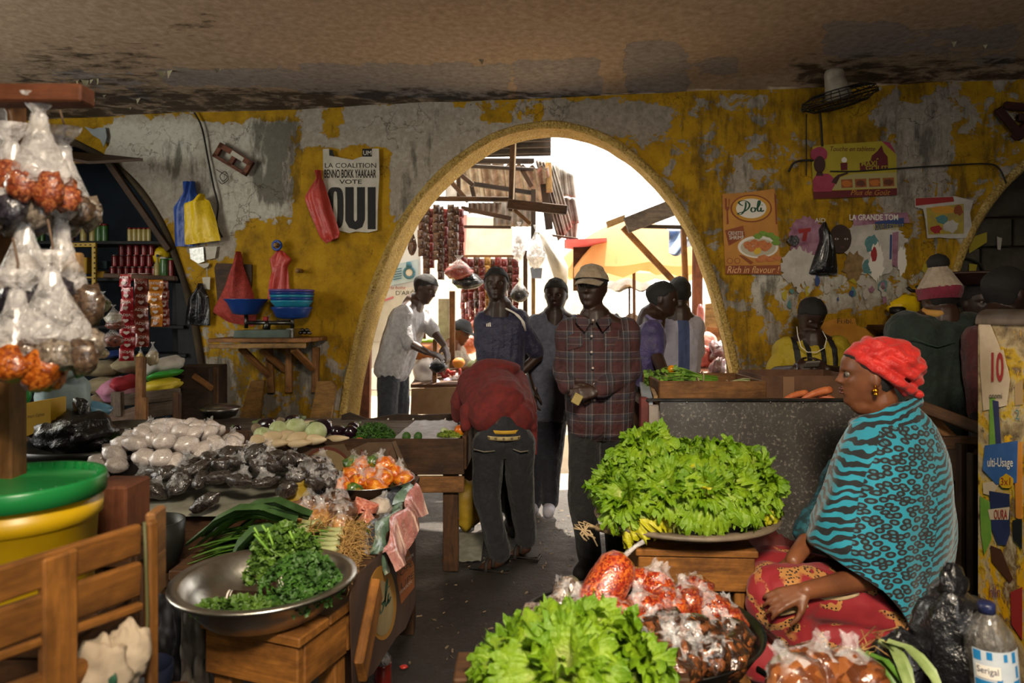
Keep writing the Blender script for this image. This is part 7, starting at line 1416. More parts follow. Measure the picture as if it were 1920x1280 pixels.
def leaf_mesh(seed, mm, curl):
    rr = random.Random(seed); m = MB(); NU, NV = 61, 11; ph = rr.uniform(0, 60)
    def fn(u, v_):
        q = u*2-1; a = q*1.2; n1 = noise.noise(V((q*5, ph, v_*2))); n2 = noise.noise(V((q*32, ph+3, v_*4)))
        r = .17*v_**.85*(1+(.16*n1+.14*n2)*v_**3)*(1-.2*q*q); e = max(v_**4, abs(q)**5*v_)
        fr = e*(.014*math.sin(q*15+ph+3*n1)+.009*math.sin(q*43+ph+2*n2))+.03*v_*noise.noise(V((q*2.4, v_*2.6, ph)))
        return V((r*math.sin(a)*.8, curl*.11*v_*v_+.03*q*q*(1-v_)*v_+fr, r*math.cos(a*.75)-curl*.06*v_**3+e*.008*math.sin(q*29+ph)))
    m.grid(NU, NV, fn); return mesh_from(m, 'lettuce_leaf', mm)
LEAVES = [leaf_mesh(i, LET, .3+.18*i) for i in range(6)]+[leaf_mesh(9, LETY, .9)]
def lettuce(label, c, axis, s, seed, grp, n=15, tot=1.0):
    t = thing('lettuce', label, 'lettuce', c, grp); rr = random.Random(seed); x, y, z = frame(axis); B = axes(x, y, z)
    for k in range(n):
        f = k/n; a = k*2.4+seed; tilt = .12+1.05*f*tot; sc_ = s*(.72+.38*f)*rr.uniform(.9, 1.1); mi = rr.choice((0, 1, 2)) if f < .4 else rr.choice((2, 3, 4, 5)); mi = 6 if f > .8 and rr.random() < .14 else mi
        o = bpy.data.objects.new('leaf', LEAVES[mi]); COL.objects.link(o); o.parent = t
        o.matrix_basis = B @ Matrix.Rotation(a, 4, 'Z') @ Matrix.Translation((0, .008+.012*f, 0)) @ Matrix.Rotation(-tilt, 4, 'X') @ Matrix.Rotation(rr.uniform(-.3, .3), 4, 'Z') @ Matrix.Diagonal((sc_, sc_, sc_, 1))
    return t
# stool with the lettuce bowl
LX, LY, LZ = P(1286, 0, 2.55).x, 2.55, .64
stool('orange wooden stool under the lettuce bowl', LX, LY-.02, LZ, .42, .34, R(-3), WOOD_O, .12)
cz = thing('lettuce_bowl', 'wide round dark wooden bowl heaped with lettuce', 'bowl', (LX, LY, LZ)); m = MB(); c = V((LX, LY, LZ+.002)); m.lathe([(.10, 0), (.2, .016), (.27, .05), (.335, .06), (.342, .068), (.332, .078), (.25, .062), (.18, .03), (0, .02)], 44, c, 1, .85); obj('bowl', m, mat('worn_wooden_bowl', '#4a4034', '#746654', 8, .55, 0, .3), cz)
TW = mat('twine', '#8a7658', '#a8926e', 30, .9); tt = thing('twine_knot', 'loose knot of straw twine at the left of the lettuce bowl', 'twine', P(1110, 1000, 2.5)); m = MB()
for k in range(7): a = k*.9; m.tube([P(1122, 990, 2.5), P(1100-3*k+8*math.sin(a), 980+6*math.cos(a)+k, 2.48), P(1088+3*k, 1000+5*math.sin(a*2), 2.47), P(1096+4*k, 1012+3*k*math.cos(a), 2.47)], .0035, 5)
m.tube([P(1165, 1000, 2.46), P(1140, 994, 2.48), P(1118, 988, 2.5)], .014, 7); obj('strands', m, TW, tt)
G = 'lettuces heaped in the bowl'
heads = [(-.24, -.12, .09, (-.9, -.5, .5), 'lettuce hanging over the left front rim of the bowl'), (-.12, -.22, .08, (-.4, -.95, .45), 'lettuce hanging over the front rim left of the middle'), (.02, -.24, .08, (.0, -1, .45), 'lettuce at the very front of the bowl'), (.15, -.2, .08, (.4, -.9, .45), 'lettuce hanging over the front rim right of the middle'), (.25, -.10, .09, (.95, -.4, .45), 'lettuce hanging over the right front rim'), (.27, .06, .10, (1, .2, .55), 'lettuce drooping at the right end of the bowl'), (-.27, .04, .12, (-1, .0, .6), 'lettuce at the left end of the bowl'),
         (-.17, -.02, .19, (-.5, -.4, 1), 'lettuce high on the left side of the heap'), (-.15, .08, .26, (-.35, .1, 1), 'tallest lettuce at the upper left of the heap'), (-.02, -.08, .17, (0, -.6, 1), 'lettuce in the middle of the heap facing the front'), (.11, -.06, .17, (.3, -.5, 1), 'lettuce right of the middle of the heap'), (.2, .05, .2, (.6, .1, 1), 'lettuce at the upper right of the heap'), (.02, .12, .2, (0, .4, 1), 'lettuce at the back of the heap'), (.13, .14, .18, (.3, .5, 1), 'lettuce at the back right of the heap'), (-.05, .02, .2, (-.1, -.1, 1), 'lettuce at the centre top of the heap')]
for i, (x, y, z, ax, lb) in enumerate(heads): lettuce(lb, V((LX+x*.92, LY+y*(.7 if ax[2] < .5 else .85), LZ+.08+z*.82+(.055 if ax[2] < .5 else 0))), (ax[0], ax[1], ax[2]+.3), .84, i*1.7, G, 19)
# --- basin of bagged spices
BX, BY, BZ = P(1196, 0, 1.86).x, 1.86, .60
bs_ = thing('spice_basin', 'wide dark metal basin full of bagged spices in the foreground', 'basin', (BX, BY, BZ-.08)); m = MB(); c = V((BX, BY, BZ-.08)); m.lathe([(.22, 0), (.28, .02), (.322, .085), (.33, .095), (.335, .1), (.326, .1), (.31, .085), (.27, .03), (0, .02)], 52, c, 1, .88); obj('basin', m, STEEL_D, bs_)
m = MB(); a0 = -.85; q = [c+V((.335*math.cos(a0+d), .335*.88*math.sin(a0+d), .075)) for d in (-.16, -.14, .14, .16)]; o_ = V((math.cos(a0), math.sin(a0)*.88, 0))*.07; m.tube([q[0], q[1]+o_+V((0, 0, -.01)), q[2]+o_+V((0, 0, -.01)), q[3]], .012, 7, True, .6); obj('handle', m, STEEL_D, bs_)
stool('dark stool carrying the spice basin', BX, BY, BZ-.082, .4, .36, R(10), WOOD_D)
CHI = grains('red_chilli', '#560f08', '#8f2612', '#b8601e', 190, 1., .35, .8, .06); CHD = grains('dark_chilli', '#4a0f0a', '#7a2010', '#a0501c', 170, 1., .35, .8, .06); DBR = grains('dark_brown_pods', '#1a0d08', '#38200f', '#7a4420', 90, 1., .35, .8, .06); GRB = grains('grey_beans', '#3a2c26', '#6a5a50', '#9a8a7e', 130, 1., .35, .6, .06)
cp = bag_protos('chilli_bag', CHI, FILM, [(.062, .048, .04), (.055, .05, .045), (.058, .045, .045)], .2, .6); dpz = bag_protos('dark_chilli_bag', CHD, FILM, [(.06, .048, .04), (.055, .05, .045)], .2, .6); db = bag_protos('pod_bag', DBR, FILM, [(.06, .05, .045), (.052, .05, .055), (.066, .048, .045)], .3, .6); gb = bag_protos('bean_bag', GRB, FILM, [(.05, .046, .045), (.04, .04, .06)], .2, .7)
t = thing('chilli_bag', 'tall tied bag of red chilli flakes standing up from the basin', 'bag', P(1125, 1160, 1.8), 'bags in the spice basin'); a, b = P(1118, 1132, 1.80), P(1160, 1060, 1.84); m = MB(); e = (b-a).normalized(); m.tube([a-e*.05, a-e*.035, a, a.lerp(b, .5), b, b+e*.025, b+e*.034], [.012, .045, .056, .057, .052, .034, .008], 20); m.v = [tuple(V(v)*1+V((0, 0, .004*noise.noise(V(v)*40)))) for v in m.v]; obj('contents', m, CHI, t); m = MB(); m.tube([b+e*.03, b+e*.06+V((.015, 0, 0)), b+e*.075+V((.03, 0, 0))], [.008, .005, .007], 7); obj('knot', m, FILMW, t)
GB = 'bags in the spice basin'
for i, (x, y, Y, k, lb) in enumerate([(1212, 1092, 1.98, 'c', 'red chilli bag behind the tall one'), (1232, 1100, 1.95, 'c', 'red chilli bag with a white knot at the back'), (1258, 1135, 1.86, 'c', 'red chilli bag at the centre of the basin'), (1205, 1140, 1.84, 'c', 'red chilli bag just right of the tall one'), (1165, 1162, 1.72, 'c', 'red chilli bag below the tall one'), (1190, 1170, 1.74, 'd', 'dark red bag below the centre of the basin'), (1300, 1108, 1.98, 'd', 'dark red bag at the back right of the basin'), (1288, 1128, 1.92, 'd', 'dark red bag in front of the back right one'), (1332, 1140, 1.9, 'd', 'dark red bag near the right rim'), (1366, 1165, 1.88, 'd', 'dark red bag against the right rim'), (1120, 1165, 1.72, 'c', 'red chilli bag at the foot of the tall one'), (1010, 1162, 1.8, 'g', 'clear bag of grey beans at the left rim'), (1048, 1140, 1.84, 'h', 'slim bag of grey beans beside the left one'), (1066, 1112, 1.92, 'g', 'clear bag of pale beans at the back left'), (1085, 1150, 1.78, 'g', 'bag of grey beans left of the tall chilli bag'),
                                      (1248, 1180, 1.76, 'b', 'round bag of dark pods in the middle of the basin'), (1208, 1196, 1.7, 'b', 'bag of dark pods left of the round one'), (1290, 1192, 1.72, 'b', 'bag of dark pods right of the round one'), (1332, 1198, 1.74, 'b', 'bag of dark pods near the right of the basin'), (1376, 1200, 1.78, 'b', 'bag of dark pods at the right rim'), (1240, 1232, 1.62, 'b', 'bag of dark pods at the lower left front'), (1285, 1238, 1.62, 'b', 'bag of dark pods at the front of the basin'), (1330, 1232, 1.65, 'b', 'bag of dark pods at the lower right front'), (1205, 1240, 1.58, 'b', 'bag of dark pods beside the near lettuce'), (1362, 1232, 1.68, 'b', 'bag of dark pods by the basin handle'), (1262, 1262, 1.56, 'b', 'bag of dark pods lowest at the front'), (1170, 1208, 1.62, 'b', 'bag of dark pods behind the near lettuce')]):
    pr = {'c': cp[i % 3], 'd': dpz[i % 2], 'b': db[i % 3], 'g': gb[0], 'h': gb[1]}[k]; put(pr, {'c': 'chilli_bag', 'd': 'chilli_bag', 'b': 'pod_bag', 'g': 'bean_bag', 'h': 'bean_bag'}[k], P(x, y, Y), (.5*math.sin(i*2.3), .5*math.cos(i*1.7), i*1.1), 1., lb, GB)
# --- near lettuces at the bottom edge
NX, NY, NZ = P(1078, 0, 1.42).x, 1.42, .68
crt = thing('low_crate', 'low wooden crate at the bottom edge carrying the nearest lettuces', 'crate', (NX, NY, 0)); 
for k in range(3): board('top_slat', (NX-.26, NY-.13+k*.13, NZ-.02), (NX+.26, NY-.13+k*.13, NZ-.02), .12, .02, (0, 0, 1), WOOD_D, crt)
for sx in (-1, 1):
    for sy in (-1, 1): board('leg', (NX+sx*.23, NY+sy*.15, 0), (NX+sx*.23, NY+sy*.15, NZ-.03), .05, .05, (0, -1, 0), WOOD_D, crt)
for i, (x, y, z, ax, lb) in enumerate([(-.12, .02, .03, (-.7, .1, .8), 'nearest lettuce at the left of the bottom edge'), (0, .08, .06, (-.1, .3, 1), 'nearest lettuce at the back with dark leaves'), (.11, .03, .03, (.7, .1, .8), 'nearest lettuce at the right of the bottom edge'), (-.03, -.06, .07, (0, -.5, 1), 'nearest lettuce with a pale heart at the front')]): lettuce(lb, V((NX+x, NY+y, NZ+z)), ax, .85, i*2.1+5, 'lettuces at the bottom edge', 20)
# --- low table bottom right
ZR = .52; RT = table('low_table', 'low dark table at the bottom right corner', .52, 1.28, 1.36, 1.72, ZR, WOOD_B, .06, .03, True, 3)
BRB = grains('brown_roots', '#4a2410', '#6e3a1a', '#8a5228', 45, 1., .3, .5, .06); rb = bag_protos('root_bag', BRB, FILM, [(.075, .06, .05), (.08, .055, .045)], .25, .5)
for i, (x, y, Y, lb) in enumerate([(1528, 1252, 1.52, 'shiny bag of brown roots at the bottom edge'), (1600, 1262, 1.5, 'second shiny bag of brown roots beside the spring onion bulb'), (1490, 1275, 1.46, 'third bag of brown roots cut by the bottom edge')]): put(rb[i % 2], 'root_bag', P(x, y, Y), (.2*i, .2, i*2), 1., lb, 'bags of brown roots')
a, b = P(1608, 1222, 1.56), P(1690, 1292, 1.42); onion('single spring onion with a white bulb on the low table', a, b, .012, 77, LEEK, .01, 3, None, 14); onion('leek leaves trailing across the black bag', P(1650, 1200, 1.58), P(1722, 1290, 1.44), .008, 78, mat('leek_pale', '#5c7038', '#8a9a62', 12, .45), .012, 4, None, 4)
def crumple(label, c, r, seed, top=None, f=20, amp=.016):
    m = MB(); m.ell(c, r, None, 40, 26, .22, 2.0, seed)
    if top: m.ell(V(c)+V(top), (r[0]*.3, r[1]*.3, r[2]*.4), None, 20, 14, .4, 2.5, seed+1)
    def d(v): v = V(v); return tuple(v+V((noise.noise(v*f), noise.noise(v*f+V((7, 0, 0))), noise.noise(v*f+V((0, 7, 0)))))*amp+V((noise.noise(v*f*2.3), 0, noise.noise(v*f*2.3+V((3, 0, 0)))))*amp*.5)
    m.v = [d(v) for v in m.v]; return obj('black_bag', m, BLACKBAG, None, True, (label, 'bag', 'black plastic bags'))
crumple('large knotted black plastic bag beside the water bottle', P(1785, 1205, 1.58), (.085, .075, .13), 2, (.0, 0, .13)); crumple('small black plastic bag between the roots and the large black bag', P(1690, 1232, 1.60), (.06, .05, .06), 5)
# water bottle
wbt = thing('water_bottle', 'plastic water bottle with a blue cap and blue label', 'bottle', P(1880, 1400, 1.48)); c = P(1872, 1134, 1.48); HB = .30; c.z -= HB
BOT = plastic_film('bottle_plastic', '#6a6660', .5, .12); TLT = Matrix.Rotation(R(-5), 4, 'Y')
m = MB(); m.lathe([(.036, 0), (.044, .01), (.046, .03), (.042, .06), (.046, .09), (.043, .12), (.047, .135), (.048, .225), (.044, .245), (.026, .275), (.015, .288), (.015, .30)], 28, c, 1, 1, TLT); obj('bottle_body', m, BOT, wbt)
m = MB(); m.lathe([(.042, .002), (.044, .03), (.04, .06), (.044, .09), (.041, .118), (0, .12)], 24, c, 1, 1, TLT); obj('water', m, mat('murky_water', '#4a4640', '#5e5a54', 6, .12, coat=.8), wbt)
m = MB(); m.lathe([(.017, .286), (.0175, .305), (.014, .308), (0, .308)], 18, c, 1, 1, TLT); obj('cap', m, mat('cap_blue', '#151a38', '#20284e', 6, .35), wbt)
def LB_(u, v_): a = R(-165+150*u); return c+TLT @ V((.0488*math.cos(a), .0488*math.sin(a), .14+.082*v_))
def lpatch(nm, u0, v0, u1, v1, mm, k=0, shp=None): m = MB(); m.grid(14, 5, lambda u, v_: (lambda p: p+(p-c-V((0, 0, p.z-c.z))).normalized()*.0006*k)(LB_(lerp(u0, u1, u), lerp(v0, v1, v_)))); obj(nm, m, mm, wbt)
lpatch('label', 0, 0, 1, 1, mat('label_white', '#a8b2ba', '#c6ccd0', 8, .4)); LBL = mat('label_blue', '#1a6aa0', '#2a82b8', 8, .4)
for (u0, v0, u1, v1) in ((.02, .72, .14, .98), (.02, .02, .30, .22), (.34, .02, .42, .3), (.22, .78, .3, .98), (.46, .75, .52, .95), (.60, .7, .68, .98), (.66, .3, .72, .6), (.6, .1, .76, .24), (.84, .6, .9, .85), (.82, .05, .96, .3)): lpatch('label_print', u0, v0, u1, v1, LBL, 1)
lpatch('label_print', .05, .28, .40, .62, WHITE_P, 2)
vs, fs = text_mesh('Serigal', 0, 0); x0 = min(v.x for v in vs); x1 = max(v.x for v in vs); y0 = min(v.y for v in vs); y1 = max(v.y for v in vs); m = MB(); m.add([(lambda p: p+(p-c-V((0, 0, p.z-c.z))).normalized()*.002)(LB_(.07+.30*(v.x-x0)/(x1-x0), .36+.22*(v.y-y0)/(y1-y0))) for v in vs], fs); obj('lettering', m, NAV, wbt, False)
# fence-like timber behind the woman
bnch = thing('timber_stall', 'dark timber stall frame behind the seated woman', 'stall', P(1800, 900, 3.1))
for a, b, w_, mm in (((1700, 752, 3.2), (1860, 812, 2.9), 22, WOOD_D), ((1712, 750, 3.25), (1800, 840, 3.1), 20, WOOD_M), ((1760, 830, 3.05), (1860, 830, 2.95), 24, WOOD_D), ((1745, 870, 3.05), (1860, 870, 2.95), 60, WOOD_B), ((1810, 830, 2.98), (1810, 1150, 2.98), 30, WOOD_B), ((1830, 850, 2.9), (1830, 1250, 2.9), 26, WOOD_B)): pbeam('timber', a, b, w_, .04, mm, bnch)
m = MB(); m.ell(at_z(1440, 3.0, .265), (.14, .12, .26), None, 18, 12, .25, 2.4, 2); obj('red_bundle', m, mat('red_bundle', '#3a0f0e', '#561a16', 7, .7), None, True, ('dark red tied bundle behind the lettuce bowl', 'bundle'))
# ------------------------------------------------------------------ people
def solid(mb, voxel, smooth=3, wr=0., wf=14, seed=0, stretch=(1, 1, 1)):
    """fuse overlapping closed shapes into one continuous surface, soften it, add cloth wrinkles"""
    me = mesh_from(mb, 'tmp'); o = bpy.data.objects.new('tmp', me); COL.objects.link(o)
    r = o.modifiers.new('r', 'REMESH'); r.mode = 'VOXEL'; r.voxel_size = voxel
    if smooth: s = o.modifiers.new('s', 'SMOOTH'); s.factor = .5; s.iterations = smooth
    dg = bpy.context.evaluated_depsgraph_get(); m2 = bpy.data.meshes.new_from_object(o.evaluated_get(dg)); bpy.data.objects.remove(o); bpy.data.meshes.remove(me)
    n = len(m2.vertices); co = np.empty(n*3); m2.vertices.foreach_get('co', co); co = co.reshape(-1, 3); no = np.empty(n*3); m2.vertices.foreach_get('normal', no); no = no.reshape(-1, 3)
    if wr:
        st = V(stretch); d = np.array([noise.noise(V((a*st.x, b*st.y, c*st.z))*wf+V((seed, 0, 0)))+.5*abs(noise.noise(V((a*st.x, b*st.y, c*st.z))*wf*2.1+V((0, seed, 0)))) for a, b, c in co])*wr; co = co+no*d[:, None]
    f = [tuple(p.vertices) for p in m2.polygons]; bpy.data.meshes.remove(m2); out = MB(); out.v = [tuple(c) for c in co]; out.f = f; return out
def g2(x, s): return math.exp(-(x/s)**2)
HW = [(0, .10), (.06, .17), (.15, .245), (.3, .30), (.45, .325), (.6, .34), (.75, .325), (.87, .25), (.95, .15), (1, .0)]
HF = [(0, .27), (.05, .345), (.12, .37), (.25, .375), (.4, .385), (.5, .385), (.6, .41), (.72, .405), (.85, .325), (.94, .19), (1, 0)]
HBk = [(0, .06), (.1, .10), (.25, .22), (.4, .37), (.55, .455), (.7, .46), (.83, .375), (.94, .2), (1, 0)]
def sm(tab, x):  # softened table lookup
    return (interp(tab, x-.03)+interp(tab, x)+interp(tab, x+.03))/3 if 0.03 < x < .97 else interp(tab, x)
def head_pt(a, z, off=0.):
    c, s = math.cos(a), math.sin(a); w_, f, b = sm(HW, z), sm(HF, z), sm(HBk, z); x = w_*s; y = (f if c > 0 else b)*c
    if c > 0:
        fr = ease(c*1.6); ax = abs(x)
        y += fr*(.115*g2(x, .05+.03*g2(z-.385, .04))*interp([(.34, 0), (.365, .55), (.39, 1), (.42, .92), (.5, .5), (.58, .12), (.63, 0)], z) + .05*g2(ax, .10)*(g2(z-.285, .022)+.95*g2(z-.232, .022)) - .02*g2(ax, .10)*g2(z-.258, .008) - .05*g2(ax-.145, .07)*g2(z-.515, .045) + .022*g2(ax-.13, .12)*g2(z-.585, .03) + .02*g2(ax-.2, .07)*g2(z-.42, .06) + .03*g2(ax, .1)*g2(z-.09, .05))
    d = V((x, y, 0)); l = d.length or 1
    return V((x*(1+off/l if l > .05 else 1), y*(1+off/l if l > .05 else 1), z+(off if z > .9 else 0)))
def head_frame(c, fwd, up=(0, 0, 1), hh=.235):
    f = V(fwd).normalized(); r = f.cross(V(up)).normalized(); u = r.cross(f); M = axes(r*hh, f*hh, u*hh, V(c)-u*hh*.5+f*hh*.02); return M
def add_head(mb, M, ears=True):
    mb.grid(44, 36, lambda u, v_: M @ head_pt(u*2*pi, .002+.996*v_), True)
    n = len(mb.v); mb.f.append(tuple(range(n-44*36, n, 36))); mb.f.append(tuple(range(n-44*36+35, n, 36))[::-1])
    if ears:
        for s in (-1, 1): mb.ell(M @ V((s*.335, -.03, .46)), (1, 1, 1), M.to_3x3().to_4x4() @ Matrix.Diagonal((.035, .065, .12, 1)), 12, 8)
def hair_mesh(M, t=.022, line=.75, back=.18, nz=.012, side=.5):
    m = MB()
    def fn(u, v_):
        a = u*2*pi; z = .10+.9*v_; c = math.cos(a); hl = interp([(-1, back), (-.35, back+.1), (-.05, side), (.35, side+.1), (.55, line-.06), (1, line)], c); k = ease((z-hl)/.05+.5); return M @ head_pt(a, min(z, .999), lerp(-.05, t+nz*noise.noise(V((math.sin(a)*9, c*9, z*9))), k))
    m.grid(48, 34, fn, True); return m
def add_eyes(M, parent, look=0.):
    for s in (-1, 1):
        c = M @ V((s*.145, .315, .515)); r = M.to_3x3().col[0].length*.052; m = MB(); m.ell(c, r, None, 12, 8); e = obj('eye', m, EYEW, parent); f = M.to_3x3().col[1].normalized(); k = M.to_3x3().col[0].normalized()
        m = MB(); m.ell(c+(f+k*look).normalized()*r*.62, r*.58, None, 10, 7); obj('iris', m, EYED, e)
def add_hand(mb, wr, d, nrm, s=1., curl=.5, thumb=1, spread=.12):
    """palm and five fingers: d = pointing direction, nrm = back of the hand"""
    d = V(d).normalized(); n = V(nrm); n = (n-d*n.dot(d)).normalized(); sd = d.cross(n)*thumb; wr = V(wr)
    k0 = wr+d*.085*s
    for q in (-.026, -.009, .009, .026): mb.cap(wr+sd*q*.6*s+d*.01*s, k0+sd*q*s, .014*s, .0125*s, 8)
    for i, (q, ln) in enumerate(((.028, .066), (.010, .074), (-.009, .069), (-.027, .054))):
        p = k0+sd*q*s; a = spread*(q/.028); c = curl
        for seg, (l, r) in enumerate(((.45, .0092), (.32, .0085), (.23, .0075))):
            c2 = c*(seg+.6)*.75; dr = (d*math.cos(c2)-n*math.sin(c2)+sd*math.sin(a)).normalized(); e = p+dr*ln*l*s; mb.cap(p, e, r*s, (r-.0008)*s, 8); p = e
    p = wr+sd*.024*s+d*.02*s
    for seg, (l, r) in enumerate(((.038, .0135), (.03, .0105), (.024, .009))):
        dr = (sd*(.75-.3*seg)+d*.75-n*(.25+.35*curl)).normalized(); e = p+dr*l*s; mb.cap(p, e, r*s, (r-.001)*s, 8); p = e
def chain(mb, pts, rad, n=12):
    for a, b, r0, r1 in zip(pts, pts[1:], rad, rad[1:]): mb.cap(a, b, r0, r1, n)
def person(label, Y, J, face, skin=SKIN_D, up=(0, 0, 1), hair=True, shirt=None, pants=None, sleeve=.5, s=1., voxel=.008, hh=.235, hem=0., rt=.105, rp=.085, feet='shoe', shoem=None, curl=.5, hands=((0, 0, -1), (0, 0, -1)), eyes=True, wr=.012, hairkw={}, prow=None, belly=1., look=0., nrm=((-1, 0, 0), (1, 0, 0))):
    """J: joints as (pixel x, pixel y, metres behind Y); l/r are the sides as seen in the picture"""
    q = {k: P(v[0], v[1], Y+(v[2] if len(v) > 2 else 0)) for k, v in J.items()}
    t = thing('person', label, 'person', (q['pelvis'].x, q['pelvis'].y, 0 if 'al' in q else q['pelvis'].z-.3))
    M = head_frame(q['head'], face, up, hh); b = MB(); add_head(b, M)
    nb = M @ V((0, -.06, .12)); b.cap(q['neck'], nb, .062*s, .055*s); b.cap(q['neck'], q['pelvis'], .09*s, .10*s)
    for sd in 'lr':
        k = 0 if sd == 'l' else 1; S, E, Wr = q['s'+sd], q['e'+sd], q['w'+sd]; b.cap(q['neck'], S, .07*s, .05*s); chain(b, [S, E, Wr], [.05*s, .040*s, .027*s]); add_hand(b, Wr, hands[k], nrm[k], s*1.02, curl, -1 if sd == 'l' else 1)
        if 'k'+sd in q:
            chain(b, [q['h'+sd], q['k'+sd], q['a'+sd]], [.085*s, .055*s, .038*s]); b.cap(q['pelvis'], q['h'+sd], .1*s, .085*s); b.cap(q['a'+sd]-V((0, 0, .03)), q['t'+sd], .036*s, .028*s)
    obj('body', solid(b, voxel, 2), skin, t)
    if hair: obj('hair', hair_mesh(M, **hairkw), HAIR, t)
    if eyes: add_eyes(M, t, look)
    if shirt:
        b = MB(); C = q['neck'].lerp(q['pelvis'], .3); d = (q['pelvis']-q['neck']).normalized()
        for sd in 'lr':
            S, E, Wr = q['s'+sd]-V((0, 0, .022)), q['e'+sd], q['w'+sd]; H = q['pelvis'].lerp(q.get('h'+sd, q['pelvis']), .75); Hh = H+d*hem
            b.cap(q['neck']+d*.008, S-V((0, 0, .01)), .072*s, .058*s); b.cap(S, H, rt*.8*s, rt*1.0*s); b.cap(S.lerp(q['neck'], .4)+d*.08, Hh, rt*1.1*s, rt*1.08*s); b.cap(C, Hh, rt*1.12*belly*s, rt*1.08*s)
            if sleeve <= .5: chain(b, [S, S.lerp(E, sleeve*2)], [.068*s, .060*s])
            else: chain(b, [S, E, E.lerp(Wr, (sleeve-.5)*2)], [.068*s, .058*s, .046*s])
        b.cap(q['hl'].lerp(q['pelvis'], .4)+d*hem, q['hr'].lerp(q['pelvis'], .4)+d*hem, rt*1.06*s, rt*1.06*s) if 'hl' in q else None
        obj('shirt', solid(b, voxel, 3, wr, 9, len(label), (1, 1, .6)), shirt, t)
    if pants and 'kl' in q:
        b = MB(); b.cap(q['hl'], q['hr'], rp*1.12*s, rp*1.12*s)
        for sd in 'lr': b.cap(q['pelvis'], q['h'+sd], rp*1.25*s, rp*1.15*s); chain(b, [q['h'+sd], q['k'+sd], q['a'+sd]+V((0, 0, .02))], [rp*1.15*s, rp*.95*s, rp*.78*s])
        obj('trousers', solid(b, voxel, 3, wr*.9, 10, len(label)+3, (1, 1, .5)), pants, t)
    if 'tl' in q and feet:
        for sd in 'lr':
            A, T = q['a'+sd], q['t'+sd]; m = MB(); d = (T-A); d.z = 0; d.normalize(); hl = A-d*.035; z0 = min(A.z, T.z)-.03
            if feet == 'shoe': m.cap(V((hl.x, hl.y, T.z+.012)), T+V((0, 0, .004)), .046*s, .042*s); m.cap(A-V((0, 0, .03)), A.lerp(T, .6), .046*s, .038*s)
            else: m.box((A+T)/2-V((0, 0, .045*s)), (.25*s, .10*s, .024), Matrix.Rotation(math.atan2(d.y, d.x), 4, 'Z'), .01)
            o = obj('shoe' if feet == 'shoe' else 'sandal', solid(m, .008, 2) if feet == 'shoe' else m, shoem or mat('dark_leather', '#15100d', '#241c16', 9, .75), t)
            if feet != 'shoe':
                m = MB(); y = d.cross(V((0, 0, 1)))
                for f_ in (.25, .7): c = A.lerp(T, f_); m.tube([c+y*.055*s-V((0, 0, .03)), c+y*.04*s+V((0, 0, .02)), c+V((0, 0, .035)), c-y*.04*s+V((0, 0, .02)), c-y*.055*s-V((0, 0, .03))], .012, 6, True, .5)
                obj('strap', m, shoem or mat('dark_leather', '#15100d'), o)
    return t, q, M
def clothm(nm, c1, c2, rough=.85): return mat(nm, c1, c2, 26, rough, 0, .75, 11, bd=.035, sheen=.12)
DEN = clothm('dark_denim', '#0d0f14', '#1a1c22'); BLK_C = clothm('black_trousers', '#0c0b0b', '#171515'); NAVY_T = clothm('navy_trousers', '#12131f', '#1c1d2c')
def bandmat(nm, base, bands, axis=0, scale=1., off=0., rough=.85, zb=None):
    """cloth with woven bands along x (and optionally z)"""
    t = NT(nm); v = t.coord('Object'); g = t.n('ShaderNodeSeparateXYZ'); t.set(g.inputs[0], v)
    def layer(ax, sc_, st): return t.ramp(t.math('FRACT', t.math('MULTIPLY_ADD', g.outputs[ax], 1/sc_, off)), [(p, rgb(c)) for p, c in st], 'CONSTANT')
    col = layer(axis, scale, bands)
    if zb: col = t.mix(.5, col, layer(2, scale*1.1, zb))
    t.bs(Base_Color=col, Roughness=rough); t.bump(t.noise(v, 11, 5), .75, .035); return t.m
PLAID = bandmat('plaid_cotton', None, [(0, '#3e1a1c'), (.3, '#232228'), (.36, '#857870'), (.39, '#232228'), (.52, '#3a3a42'), (.66, '#857870'), (.69, '#2c2224'), (.8, '#45201f')], 0, .10, .1, .85, [(0, '#3c1c1c'), (.28, '#2a2930'), (.4, '#776a62'), (.43, '#2a2930'), (.6, '#343842'), (.75, '#776a62'), (.78, '#3a1e1e')])
# 1 the man in the cap
t, q, M = person('man in a red and grey plaid shirt and beige cap with hands clasped', 3.75, dict(head=(1110, 538), neck=(1116, 597), pelvis=(1125, 762), sl=(1072, 620), el=(1056, 692, .02), wl=(1064, 726, -.14), sr=(1170, 618), er=(1186, 694, -.02), wr=(1118, 734, -.20), hl=(1098, 785), hr=(1150, 785), kl=(1092, 925), kr=(1150, 925, .1), al=(1106, 1052), ar=(1160, 1048, .1), tl=(1088, 1075, -.16), tr=(1166, 1070, -.05)), (-.4, -.9, -.02), SKIN_V, shirt=PLAID, pants=BLK_C, sleeve=.95, hem=.03, rt=.118, voxel=.0075, hands=((.75, -.35, -.35), (-.9, -.2, -.1)), nrm=((-.2, -.9, .3), (0, -.9, .4)), curl=.7, hair=True)
CAPM = clothm('beige_cap', '#7a6c58', '#92836c')
m = MB(); m.grid(36, 12, lambda u, v_: M @ head_pt(u*2*pi, lerp(.66-.06*math.cos(u*2*pi+pi), .999, v_), .055), True); o = obj('cap', m, CAPM, t)
m = MB(); m.grid(17, 7, lambda u, v_: (lambda a: M @ V((sm(HW, .7)*1.12*math.sin(a)*(1-.12*v_), .44*math.cos(a)+.32*v_*math.cos(a)**.6, .70-.10*v_-.10*math.sin(a)**2)))(R(-68+136*u))); o2 = obj('brim', m, CAPM, o); o2.modifiers.new('s', 'SOLIDIFY').thickness = .006
m = MB()
